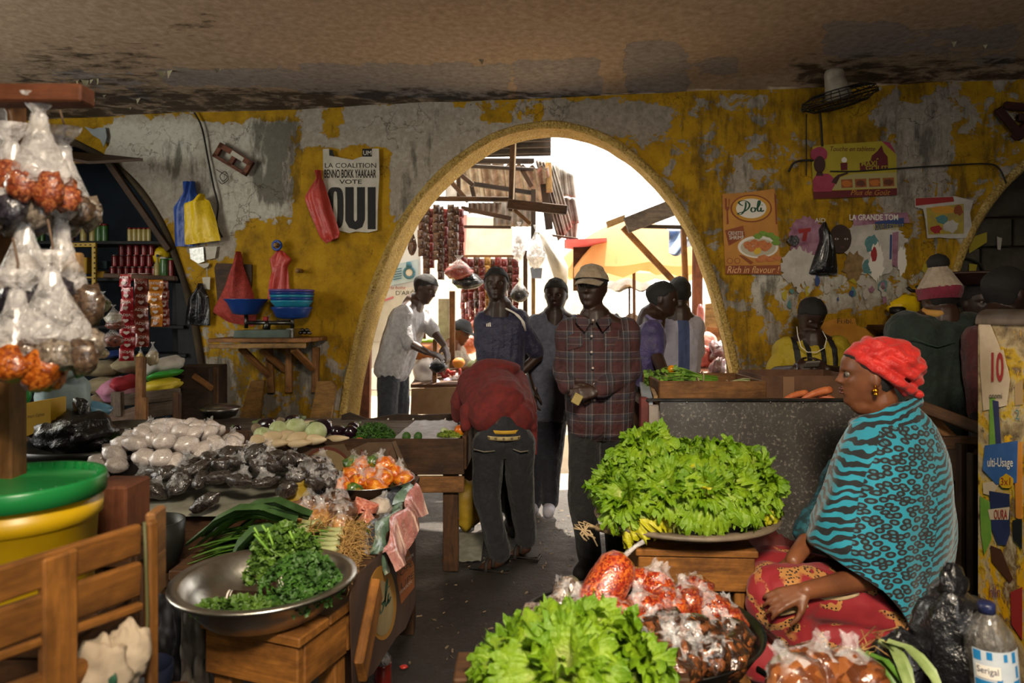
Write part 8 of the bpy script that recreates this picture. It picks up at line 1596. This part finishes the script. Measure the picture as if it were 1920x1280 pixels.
for k in range(6): m.ell(P(1112-3*math.sin(k), 600+k*30, 3.75-.145-.008*math.sin(k)), .007, None, 8, 6)
obj('button', m, mat('pearl_button', '#b8a8a0', rough=.3), t)
for x, y, r_ in ((1150, 640, 24), (1078, 642, 20)): m = MB(); m.grid(6, 6, lambda u, v_: P(x+(u-.5)*r_*1.4, y+(v_-.5)*r_*1.5+(10*(abs(u-.5)) if v_ < .1 else 0)-u*8, 3.75-.142-.012*math.sin(pi*u)+.10*abs((x+(u-.5)*r_-1115)/60)**2*.6)); obj('pocket', m, PLAID, t)
for sg in (-1, 1): m = MB(); m.prism([P(1113+sg*4, 600, 3.62), P(1113+sg*30, 588, 3.70), P(1113+sg*34, 604, 3.66), P(1113+sg*17, 622, 3.60)], V((0, -.008, 0))); obj('collar', m, PLAID, t, False)
m = MB(); m.box(P(1082, 748, 3.5), (.045, .02, .055), Matrix.Rotation(.5, 4, 'Y'), .004); obj('paper_packet', m, mat('money_paper', '#8a7a44', '#a8965a', 12, .7), None, False, ('small folded yellowish paper held by the man in the cap', 'paper'))
# 2 the man in the grey shirt
person('man in a plain grey blue shirt standing behind the man in the cap', 4.85, dict(head=(1043, 552), neck=(1040, 592), pelvis=(1030, 728), sl=(1004, 606), el=(992, 672), wl=(1004, 728, -.1), sr=(1078, 606), er=(1090, 672), wr=(1080, 728), hl=(1016, 745), hr=(1046, 745), kl=(1008, 850), kr=(1034, 850), al=(1000, 945, .1), ar=(1030, 943), tl=(992, 957, -.02), tr=(1028, 962, -.14)), (-.25, -.95, -.12), SKIN_V, shirt=clothm('grey_blue_shirt', '#4a4e5e', '#5c6072'), pants=NAVY_T, sleeve=.45, hem=.10, rt=.112, shoem=mat('white_canvas', '#9a98a4', '#b4b2bc', 9, .7))
# 3 the boy in the navy shirt
NAVC = clothm('navy_jersey', '#14152e', '#20213f', .6)
t, q, M = person('young man in a navy shirt with white shoulder stripes looking this way', 4.62, dict(head=(931, 533), neck=(938, 578), pelvis=(937, 690), sl=(910, 598), el=(904, 650), wl=(910, 700), sr=(972, 596), er=(1008, 668, .05), wr=(968, 706, -.02), hl=(922, 712), hr=(956, 712), kl=(925, 830), kr=(958, 830), al=(925, 955), ar=(958, 955), tl=(918, 1000, -.15), tr=(966, 1000, -.15)), (-.05, -1, .02), SKIN_V, shirt=NAVC, pants=BLK_C, sleeve=.42, rt=.10, hands=((0, -.2, -1), (-.8, -.4, -.3)), hem=.06)
for k in range(3): m = MB(); m.tube([P(948+k*5, 578+k*2.2, 4.62-.075), P(964+k*4, 586+k*2.6, 4.62-.10), P(978+k*2.2, 600+k*2, 4.62-.085), P(983+k*1.2, 618+k*1, 4.62-.06)], .006, 6); obj('shoulder_stripe', m, WHITE_P, t)
for k in range(3): m = MB(); m.prism([P(912+k*3.2, 612, 4.62-.118), P(914.2+k*3.2, 612, 4.62-.118), P(913.2+k*3, 606-k*0+k*-1.2, 4.62-.118), P(911.6+k*3, 607.4-k*1.2, 4.62-.118)], V((0, -.004, 0))); obj('chest_emblem', m, WHITE_P, t, False)
# 4 the bending man
HOOD = mat('red_hoodie', '#501412', '#681c18', 26, .9, 0, .4, 9, bd=.03)
t, q, M = person('man in a red hoodie and dark jeans bending over the vegetable table', 3.9, dict(head=(890, 742, .62), neck=(905, 725, .48), pelvis=(945, 798), sl=(886, 722, .40), el=(866, 752, .38), wl=(862, 778, .46), sr=(968, 722, .44), er=(985, 768, .40), wr=(965, 790, .5), hl=(916, 832), hr=(974, 830), kl=(912, 935, -.02), kr=(976, 930, .08), al=(936, 1040, .0), ar=(986, 1016, .16), tl=(905, 1066, .02), tr=(962, 1040, .18)), (-.3, .8, -.6), SKIN_D, (0, .6, .8), shirt=None, pants=DEN, rp=.08, feet='sandal', eyes=False, hands=((0, .1, -1), (0, .1, -1)), voxel=.0075)
b = MB(); c0, c1 = P(940, 782, 3.92), P(912, 722, 4.36)
b.cap(P(918, 778, 3.92), P(892, 722, 4.3), .115, .125); b.cap(P(968, 780, 3.94), P(956, 722, 4.34), .115, .125); b.cap(P(942, 756, 3.96), P(922, 716, 4.3), .15, .14); b.cap(q['neck'], q['neck']+V((0, .05, .0)), .10, .08); b.ell(P(930, 690, 4.26), (.16, .12, .06))
b.cap(q['sl'], q['el'], .085, .075); b.cap(q['el'], q['wl'], .072, .055); b.cap(q['sr'], q['er'], .085, .075); b.cap(q['er'], q['wr'], .07, .055)
b.cap(P(1000, 780, 3.95), P(1004, 850, 3.92), .03, .012); b.cap(P(985, 765, 3.95), P(1000, 800, 3.93), .06, .03); b.cap(P(878, 770, 3.98), P(874, 800, 3.96), .05, .03)
obj('hoodie', solid(b, .0075, 4, .012, 5, 2, (1, 1, .5)), HOOD, t)
def ringband(px, py, Y, rx, ry, h, mm, nm, tilt=0.): m = MB(); c = P(px, py, Y); m.grid(36, 3, lambda u, v_: c+V((rx*math.cos(u*2*pi), ry*math.sin(u*2*pi), (v_-.5)*h+tilt*math.cos(u*2*pi))), True); o = obj(nm, m, mm, t); o.modifiers.new('s', 'SOLIDIFY').thickness = .004; return o
ringband(945, 815, 3.9, .128, .122, .022, mat('canvas_belt', '#8a7a50', '#a8986a', 30, .8), 'belt'); ringband(946, 804, 3.905, .118, .112, .02, mat('yellow_waist', '#a8821a', '#b8922a', 14, .8), 'waistband')
for k in range(7): m = MB(); a = R(-150+k*20); m.box(P(945, 815, 3.9)+V((.1305*math.cos(a), .1245*math.sin(a), 0)), (.012, .004, .012), Matrix.Rotation(a+pi/2, 4, 'Z')); obj('belt_eyelet', m, mat('belt_dark', '#5a4a34', rough=.7), t, False)
for x0, x1 in ((888, 928), (962, 990)): m = MB(); m.tube([P(x0, 842, 3.9-.095), P((x0+x1)/2, 847, 3.9-.112), P(x1, 845, 3.9-.10)], .004, 5); obj('pocket_seam', m, mat('pale_thread', '#6a6458', rough=.8), t)
text_on('sleeve_letter', 'S', (P(862, 748, 4.14), P(880, 745, 4.12), P(882, 718, 4.14), P(864, 721, 4.16)), mat('worn_white_print', '#a89a94', rough=.8), t, bold=.02)
# 5 the man in the white sweater
t, q, M = person('man in a white sweater reaching over the street table', 5.5, dict(head=(796, 540), neck=(775, 570), pelvis=(740, 668), sl=(756, 588, -.14), el=(768, 642, -.2), wl=(800, 660, -.3), sr=(784, 584, .12), er=(812, 620, .0), wr=(832, 646, -.1), hl=(730, 690, -.06), hr=(748, 690, .1), kl=(726, 775, -.05), kr=(748, 775, .1), al=(730, 868), ar=(752, 872), tl=(748, 898, -.1), tr=(770, 896)), (.85, -.35, -.42), SKIN_D, (.35, 0, .9), shirt=clothm('white_sweater', '#8f8d90', '#aaa8aa'), pants=clothm('slate_trousers', '#1a1d24', '#2a2e38'), sleeve=.52, hem=.03, rt=.115, hands=((.9, -.1, -.25), (.35, -.2, -.9)), nrm=((0, -.3, .9), (.8, -.5, .2)))
# 6 the capped stallholder
t, q, M = person('stallholder in a cream shirt and black cap sitting low behind the goods', 6.6, dict(head=(864, 622), neck=(850, 648), pelvis=(836, 715), sl=(832, 660, -.1), el=(842, 700, -.15), wl=(880, 690, -.3), sr=(860, 658, .14), er=(880, 690), wr=(905, 685, -.2)), (.75, -.5, -.35), SKIN_M, (.25, 0, 1), shirt=clothm('cream_shirt', '#8f8678', '#a89e90'), sleeve=.45, hands=((1, 0, -.1), (1, 0, -.2)))
m = MB(); m.grid(30, 10, lambda u, v_: M @ head_pt(u*2*pi, lerp(.64, .999, v_), .06), True); BCP = mat('black_cap', '#16171b', '#22242a', 9, .7); o = obj('cap', m, BCP, t); m = MB(); m.grid(13, 6, lambda u, v_: (lambda a: M @ V((.40*math.sin(a), .42*math.cos(a)+.34*v_*math.cos(a)**.6, .66-.02*v_)))(R(-65+130*u))); o2 = obj('brim', m, BCP, o); o2.modifiers.new('s', 'SOLIDIFY').thickness = .006
# 7 the boy leaning on the counter
t, q, M = person('boy in a purple polo shirt leaning on the counter in profile', 4.3, dict(head=(1240, 560), neck=(1222, 596), pelvis=(1196, 720), sl=(1222, 614, -.13), el=(1228, 662, -.16), wl=(1252, 716, -.34), sr=(1216, 610, .14), er=(1230, 660, .2), wr=(1250, 705, .1), hl=(1190, 740, -.08), hr=(1192, 740, .08), kl=(1196, 850, -.08), kr=(1196, 850, .1), al=(1190, 975), ar=(1190, 970, .1), tl=(1225, 1005, -.02), tr=(1228, 1000, .1)), (.92, -.22, -.12), SKIN_V, shirt=clothm('purple_polo', '#2a2248', '#3a305e', .6), pants=BLK_C, sleeve=.40, rt=.098, hands=((.5, -.3, -.55), (.6, 0, -.7)), nrm=((0, -.5, .8), (0, 0, 1)), curl=.8, hh=.225, hairkw=dict(t=.012, line=.76))
m = MB(); m.tube([P(1212, 592, 4.2), P(1224, 600, 4.16), P(1238, 603, 4.2), P(1240, 600, 4.32)], .012, 7); obj('collar', m, mat('polo_collar', '#6a6288', rough=.8), t)
# 8 the man with the blue stripe, from behind
STR = bandmat('pale_shirt_blue_stripe', None, [(0, '#8f8c98'), (.42, '#3a4668'), (.60, '#98949c')], 0, .46, .5)
t, q, M = person('man seen from behind in a pale shirt with a broad blue stripe', 5.0, dict(head=(1274, 548), neck=(1274, 588), pelvis=(1272, 690), sl=(1248, 606), el=(1240, 660), wl=(1246, 705), sr=(1300, 606), er=(1308, 660), wr=(1300, 705), hl=(1260, 705), hr=(1286, 705), kl=(1262, 800), kr=(1284, 800), al=(1262, 900), ar=(1284, 900), tl=(1260, 930, .1), tr=(1286, 930, .1)), (.15, .98, 0), SKIN_V, shirt=STR, pants=DEN, sleeve=.48, eyes=False, hem=.05, hairkw=dict(t=.012))
m = MB(); m.tube([P(1274+14*math.cos(a), 588+2*math.sin(a), 5.0-.055*math.sin(a)) for a in [2*pi*k/14 for k in range(15)]], .018, 7); obj('collar', m, mat('polo_collar_pale', '#9a9490', rough=.8), t)
# 9 the man with the phone
JER = bandmat('yellow_black_jersey', None, [(0, '#a08c18'), (.36, '#14110d'), (.395, '#a08c18'), (.432, '#14110d'), (.466, '#a08c18'), (.518, '#14110d'), (.553, '#a08c18'), (.592, '#14110d'), (.626, '#a08c18')], 0, 1., .5, .7)
t, q, M = person('man in a yellow and black striped jersey looking down at a phone', 4.42, dict(head=(1521, 590), neck=(1522, 636), pelvis=(1522, 765), sl=(1475, 652), el=(1450, 698, -.05), wl=(1490, 692, -.26), sr=(1568, 650), er=(1596, 700, -.05), wr=(1552, 692, -.26), hl=(1495, 775), hr=(1550, 775)), (0, -.82, -.55), SKIN_V, (0, -.3, 1), shirt=JER, sleeve=.40, rt=.118, hands=((.95, -.15, .15), (-.95, -.15, .15)), nrm=((0, -.9, .3), (0, -.9, .3)), curl=.55, voxel=.007)
m = MB(); m.tube([P(1494, 612, 4.32), P(1496, 630, 4.28), P(1502, 650, 4.26), P(1514, 660, 4.25), P(1532, 660, 4.25), P(1546, 652, 4.26), P(1550, 635, 4.28), P(1542, 620, 4.32)], .003, 6); obj('earphone_cord', m, WHITE_P, t)
m = MB(); m.tube([q['wl']+V((.03*math.cos(a)*.3, .034*math.sin(a), .034*math.cos(a))) for a in [2*pi*k/14 for k in range(15)]], .006, 6); obj('bracelet', m, mat('dark_beads', '#22222c', '#6a6a78', 90, .3), t)
m = MB(); m.box(P(1523, 682, 4.10), (.085, .01, .055), Matrix.Rotation(.9, 4, 'X') @ Matrix.Rotation(-.1, 4, 'Y'), .004); obj('phone', m, mat('phone_grey', '#7a746c', rough=.3), None, False, ('small grey mobile phone held in both hands', 'phone'))
# 10 the man in the beanie
t, q, M = person('man in a dark green sweater and striped bobble hat seen from behind', 3.55, dict(head=(1762, 553), neck=(1764, 592), pelvis=(1752, 760), sl=(1700, 612), el=(1682, 690, .0), wl=(1690, 745, .2), sr=(1815, 612), er=(1826, 690), wr=(1815, 750, .15), hl=(1722, 785), hr=(1782, 785), kl=(1720, 920), kr=(1785, 920), al=(1720, 1060), ar=(1785, 1060), tl=(1716, 1085, .1), tr=(1790, 1085, .1)), (-.12, .98, -.1), SKIN_D, shirt=clothm('dark_green_sweater', '#111d18', '#1b2b23'), pants=BLK_C, sleeve=.95, rt=.13, hem=.03, eyes=False)
def beanie(z0, z1, mm, nm, off0, off1, par): m = MB(); m.grid(72, 8, lambda u, v_: M @ head_pt(u*2*pi, min(.999, lerp(z0, z1, v_)), lerp(off0, off1, v_)+.008*math.cos(u*2*pi*24)), True); return obj(nm, m, mm, par)
bn_ = beanie(.40, .66, clothm('crimson_knit', '#5e1024', '#741830'), 'hat_band', .06, .075, t); 
m = MB(); m.grid(72, 10, lambda u, v_: M @ (V((0, -.03, .64))+V((math.cos(u*2*pi)*lerp(.42, .17, v_**.9)*(1+.02*math.cos(u*2*pi*20)), math.sin(u*2*pi)*lerp(.50, .18, v_**.9)*(1+.02*math.cos(u*2*pi*20)), .50*v_**.9))), True); obj('hat_crown', m, clothm('cream_knit', '#8a7c6a', '#a09280'), t)
m = MB(); m.ell(M @ V((0, -.04, 1.22)), (.052, .052, .046), None, 20, 14, .12, 6, 2); obj('bobble', m, HAIR, t)
m = MB(); m.tube([P(1763+30*math.cos(a), 584+4*math.sin(a), 3.56-.07*math.sin(a)) for a in [2*pi*k/16 for k in range(17)]], .02, 7); obj('collar', m, mat('orange_collar', '#a8742c', '#b8904a', 9, .8), t)
m = MB(); m.tube([P(1710, 632, 3.405), P(1740, 645, 3.395), P(1758, 650, 3.39), P(1790, 642, 3.40)], .003, 5); obj('yoke_seam', m, mat('seam_green', '#2a4034', rough=.8), t)
# 11, 12 faces at the far right
person('man at the right edge seen in profile behind the refrigerator', 3.3, dict(head=(1884, 548), neck=(1872, 600), pelvis=(1880, 760), sl=(1838, 632), el=(1842, 700), wl=(1850, 750), sr=(1925, 630), er=(1935, 700), wr=(1930, 750), hl=(1860, 775), hr=(1900, 775), kl=(1860, 930), kr=(1900, 930), al=(1860, 1100), ar=(1900, 1100), tl=(1880, 1140), tr=(1920, 1140)), (.93, .25, -.1), SKIN_V, shirt=clothm('dark_red_shirt', '#3a1012', '#4e181a'), pants=BLK_C, sleeve=.5, hh=.25)
person('man with a dark face half hidden behind the bobble hat man', 4.15, dict(head=(1832, 567), neck=(1832, 612), pelvis=(1832, 740), sl=(1796, 634), el=(1790, 690), wl=(1800, 740), sr=(1868, 634), er=(1874, 690), wr=(1866, 740), hl=(1815, 755), hr=(1850, 755), kl=(1815, 870), kr=(1850, 870), al=(1815, 1000), ar=(1850, 1000), tl=(1812, 1030, -.1), tr=(1852, 1030, -.1)), (.1, -1, -.05), SKIN_V, shirt=BLK_C, pants=BLK_C, sleeve=.5)
# ------------------------------------------------------------------ the seated woman
YW = 2.52
wo = thing('person', 'seated woman in a red headwrap and turquoise patterned shawl', 'person', (P(1660, 0, YW).x, YW, .3))
PW = lambda x, y, d=0.: P(x, y, YW+d)
M = head_frame(PW(1636, 702), (-.92, .39, -.03), (.02, 0, 1), .248)
b = MB(); add_head(b, M); b.cap(PW(1660, 812, .02), M @ V((0, -.10, .16)), .064, .06); b.ell(M @ V((0, .12, .09)), .05, None, 12, 8)
b.cap(PW(1660, 812), PW(1700, 1060), .10, .13); NS, FS = PW(1706, 845, -.10), PW(1598, 845, .18); b.cap(PW(1660, 815), NS, .06, .045); b.cap(PW(1655, 810), FS, .07, .05)
ne, nw = PW(1640, 1080, -.20), PW(1512, 1107, -.30); fe, fw = PW(1548, 968, .04), PW(1487, 1050, -.14)
chain(b, [NS, ne, nw], [.055, .043, .029]); chain(b, [FS, fe, fw], [.05, .042, .028])
add_hand(b, nw, (-.95, -.05, -.28), (.1, -.55, .8), 1.0, .55, -1); add_hand(b, fw, (-.5, -.25, -.8), (-.75, -.5, .3), 1.0, .6, 1)
for k in (-1, 1): b.cap(PW(1690, 1110), PW(1670, 1130, .1*k), .13, .1); chain(b, [PW(1670, 1130, .1*k), PW(1440, 1105, .12*k), PW(1470, 1235, .1*k-.05)], [.09, .06, .04])
obj('body', solid(b, .0055, 2), SKIN_M, wo); add_eyes(M, wo)
obj('hair', hair_mesh(M, .012, .78, .2, .006, .52), HAIR, wo)
m = MB(); m.ell(M @ V((0, .405, .287)), (1, 1, 1), M.to_3x3().to_4x4() @ Matrix.Diagonal((.085, .04, .022, 1)), 14, 8); m.ell(M @ V((0, .40, .232)), (1, 1, 1), M.to_3x3().to_4x4() @ Matrix.Diagonal((.08, .042, .024, 1)), 14, 8); obj('lips', m, mat('lips', '#4a2420', '#5e302a', 20, .4), wo)
m = MB(); c = M @ V((-.36, -.02, .30)); m.ell(c, .011, None, 12, 8); m.ell(c+V((0, -.004, -.013)), .0085, None, 12, 8); m.tube([c+V((0, 0, .008)), c+V((0, 0, .02))], .002, 5); obj('earring', m, mat('gold', '#b87a1c', '#d89a30', 9, .25, 1), wo)
# headwrap: a cushion of cloth pulled back with rolled bands round it
WRAP = clothm('red_headwrap', '#a8140f', '#c4241a', .6)
b = MB(); T3 = M.to_3x3().to_4x4()
def he(c, r, rx=0.): b.ell(M @ V(c), (1, 1, 1), T3 @ Matrix.Rotation(rx, 4, 'X') @ Matrix.Diagonal((r[0], r[1], r[2], 1)), 24, 16)
he((0, -.13, .80), (.37, .41, .24), -.3); he((0, -.34, .72), (.33, .32, .30), -.3); he((0, -.50, .62), (.24, .20, .24))
for k, (f0, z0, f1, z1, r) in enumerate([(.25, .84, -.52, .28, .075), (.2, .93, -.60, .42, .07), (.06, 1.0, -.68, .56, .06), (.31, .79, -.44, .20, .05)]):
    pts = []
    for i in range(29): a = 2*pi*i/28; c_, s_ = math.cos(a), math.sin(a); y = lerp(f1, f0, (c_+1)/2); z = lerp(z1, z0, (c_+1)/2)+.03*abs(s_)*k; pts.append(M @ V((.385*s_*(1-.1*k), y, z)))
    b.tube(pts, [r*.248]*29, 8, True)
he((0, -.60, .22), (.07, .08, .06))
mw = solid(b, .0055, 4, .004, 14, 3, (1, 1, 1)); c0 = M @ V((0, -.1, .7))
def fold(v): v = V(v); d = M.inverted() @ v; return tuple(v+(v-c0).normalized()*.0035*math.sin((d.z*1.2+d.y*.55)*22+3*noise.noise(v*9)))
mw.v = [fold(v) for v in mw.v]; obj('headwrap', mw, WRAP, wo)
# shawl
EX = [(745, 1668, 1702), (765, 1634, 1722), (785, 1602, 1742), (805, 1588, 1756), (835, 1572, 1770), (870, 1560, 1782), (910, 1546, 1790), (960, 1526, 1793), (1010, 1508, 1792), (1060, 1512, 1784), (1110, 1545, 1768), (1170, 1600, 1742)]
XL = [(a, b_) for a, b_, c_ in EX]; XR = [(a, c_) for a, b_, c_ in EX]
att = []; m = MB(); NA, NV2 = 120, 70
def shawl(u, v_):
    a = u*2*pi; c_, s_ = math.cos(a), math.sin(a); top = lerp(794, 748, (c_+1)/2); hemy = interp([(-1, 1012), (-.6, 1050), (0, 1108), (.45, 1168), (.8, 1172), (1, 1120)], c_); py = lerp(top, hemy, v_); xl, xr = interp(XL, py), interp(XR, py); cx, hw = (xl+xr)/2, (xr-xl)/2; dep = interp([(745, .05), (790, .10), (840, .19), (920, .23), (1170, .27)], py)
    k = 1+.020*math.sin(a*9+4*noise.noise(V((v_*3, a, 0))))*ease(v_*2)+.03*noise.noise(V((c_*2.5, s_*2.5, v_*3)))+.012*math.sin(v_*40+5*c_)*math.exp(-((c_+.5)/.5)**2)*v_
    if v_ > .97: k *= 1-.01*(v_-.97)/.03
    return PW(cx+hw*c_*k, py, -.02+dep*s_*k-.04*(py-800)/300)
m.grid(NA, NV2, shawl, True)
# rolled collar fold round the neck
def collar(u, v_): a = u*2*pi; c_, s_ = math.cos(a), math.sin(a); b2 = v_*2*pi; py = lerp(796, 752, (c_+1)/2); return PW(1655+(62+7*math.cos(b2))*c_+6, py+8*math.sin(b2)+2*math.sin(6*a), -.0+(.095+.012*math.cos(b2))*s_)
n0 = len(m.v); m.grid(60, 10, collar, True, True)
def shawlmat():
    t = NT('turquoise_animal_print'); v = t.coord('Object'); z = t.attr('zeb')
    g = t.n('ShaderNodeMapping', i0=v, i3=(1, 1, 1.9), i2=(0, R(30), 0)); nz = t.n('ShaderNodeTexNoise', Scale=9., Detail=2.); t.set(nz.inputs['Vector'], v); wv = t.n('ShaderNodeVectorMath', operation='MULTIPLY_ADD'); t.set(wv.inputs[0], nz.outputs[1]); wv.inputs[1].default_value = (.035,)*3; t.set(wv.inputs[2], g.outputs[0])
    sx = t.n('ShaderNodeSeparateXYZ'); t.set(sx.inputs[0], wv.outputs[0]); cx = t.n('ShaderNodeCombineXYZ'); t.set(cx.inputs[0], sx.outputs[0]); t.set(cx.inputs[1], sx.outputs[2]); vo = t.n('ShaderNodeTexVoronoi', voronoi_dimensions='2D', Scale=27.); t.set(vo.inputs['Vector'], cx.outputs[0]); vo.inputs['Randomness'].default_value = .62
    ring = t.ramp(vo.outputs[0], [(.0, rgb('#2a6672')), (.17, rgb('#2a6672')), (.22, rgb('#100f12')), (.46, rgb('#100f12')), (.50, rgb('#18849a')), (1, rgb('#18849a'))])
    w2 = t.n('ShaderNodeTexWave', wave_type='BANDS', bands_direction='Z', Scale=12., Distortion=8., Detail=2.); w2.inputs['Detail Scale'].default_value = .9; t.set(w2.inputs['Vector'], t.coord('Object', (1, 1, 1), (0, R(16), 0)))
    zb = t.ramp(w2.outputs[0], [(.46, rgb('#0b1114')), (.54, rgb('#18849a'))]); col = t.mix(t.ramp(z, [(.45, 0.), (.55, 1.)]), ring, zb)
    t.bs(Base_Color=col, Roughness=.8, Sheen_Weight=.2); t.bump(t.noise(v, 22, 4, .6), .35, .008); return t.m
SHM = shawlmat()
for (x, y, z_) in m.v:
    px, py = 960+x/y*F, HZ-(z_-CH)/y*F; f = ((px-interp(XL, py))/max(1, interp(XR, py)-interp(XL, py))); lim = .34+.10*noise.noise(V((x*5, y*3, z_*5))); a = max(ease((lim-f)/.12+.5) if py > 800 else 0, ease((f-.86)/.06+.5) if py > 850 else 0, 1. if py < 800 else 0); att.append(a)
so = obj('shawl', m, SHM, wo); a = so.data.attributes.new('zeb', 'FLOAT', 'POINT'); a.data.foreach_set('value', att); so.modifiers.new('s', 'SOLIDIFY').thickness = .004
b = MB(); b.cap(PW(1590, 880, .12), PW(1556, 950, .06), .075, .066); b.cap(PW(1556, 950, .06), PW(1516, 992, -.03), .062, .052); obj('sleeve', solid(b, .006, 3, .012, 14, 2), mat('dark_teal_sleeve', '#0c2a30', '#17505c', 40, .8, lo=.45, hi=.55), wo)
# skirt
def skirtmat():
    t = NT('red_wax_print'); v = t.coord('Object'); mg = t.n('ShaderNodeTexWave', wave_type='RINGS', Scale=5.2, Distortion=9., Detail=2.); mg.inputs['Detail Scale'].default_value = 1.6; t.set(mg.inputs['Vector'], v)
    area = t.ramp(t.noise(v, 4.2, 2), [(.47, 0.), (.5, 1.)]); band = t.math('MULTIPLY', t.ramp(mg.outputs[0], [(.62, 0.), (.66, 1.)]), area)
    dots = t.ramp(t.vor(v, 95), [(.32, rgb('#120a08')), (.42, rgb('#a8743a'))]); vo = t.ramp(t.noise(v, 3.1, 2), [(.60, 0.), (.62, 1.)])
    col = t.mix(t.math('MAXIMUM', band, vo), rgb('#82101a'), dots); t.bs(Base_Color=col, Roughness=.75, Sheen_Weight=.1); t.bump(t.noise(v, 14, 4), .3, .01); return t.m
b = MB(); b.cap(PW(1690, 1125, -.1), PW(1690, 1125, .15), .17, .17); b.cap(PW(1660, 1130, -.12), PW(1452, 1112, -.18), .13, .095); b.cap(PW(1660, 1120, .12), PW(1425, 1075, .10), .13, .10); b.cap(PW(1452, 1130, -.18), PW(1520, 1225, -.22), .10, .07); b.cap(PW(1440, 1110, .0), PW(1430, 1230, -.1), .11, .09); b.ell(PW(1560, 1165, -.08), (.24, .2, .10)); b.ell(PW(1440, 1120, .0), (.13, .18, .11)); b.ell(PW(1660, 1175, -.12), (.15, .16, .08))
obj('skirt', solid(b, .007, 4, .02, 6, 3), skirtmat(), wo)
m = MB(); m.grid(20, 4, lambda u, v_: PW(lerp(1455, 1610, u), lerp(1140, 1108, u)+v_*lerp(14, 6, u)+3*math.sin(u*9), -.30+.06*u)); o = obj('skirt_edge', m, mat('cream_edge', '#a8906a', '#bfa882', 12, .85), wo); o.modifiers.new('s', 'SOLIDIFY').thickness = .004
stool('dark low stool that the seated woman sits on', P(1690, 0, YW+.02).x, YW+.03, .30, .34, .34, 0., WOOD_D, .05)
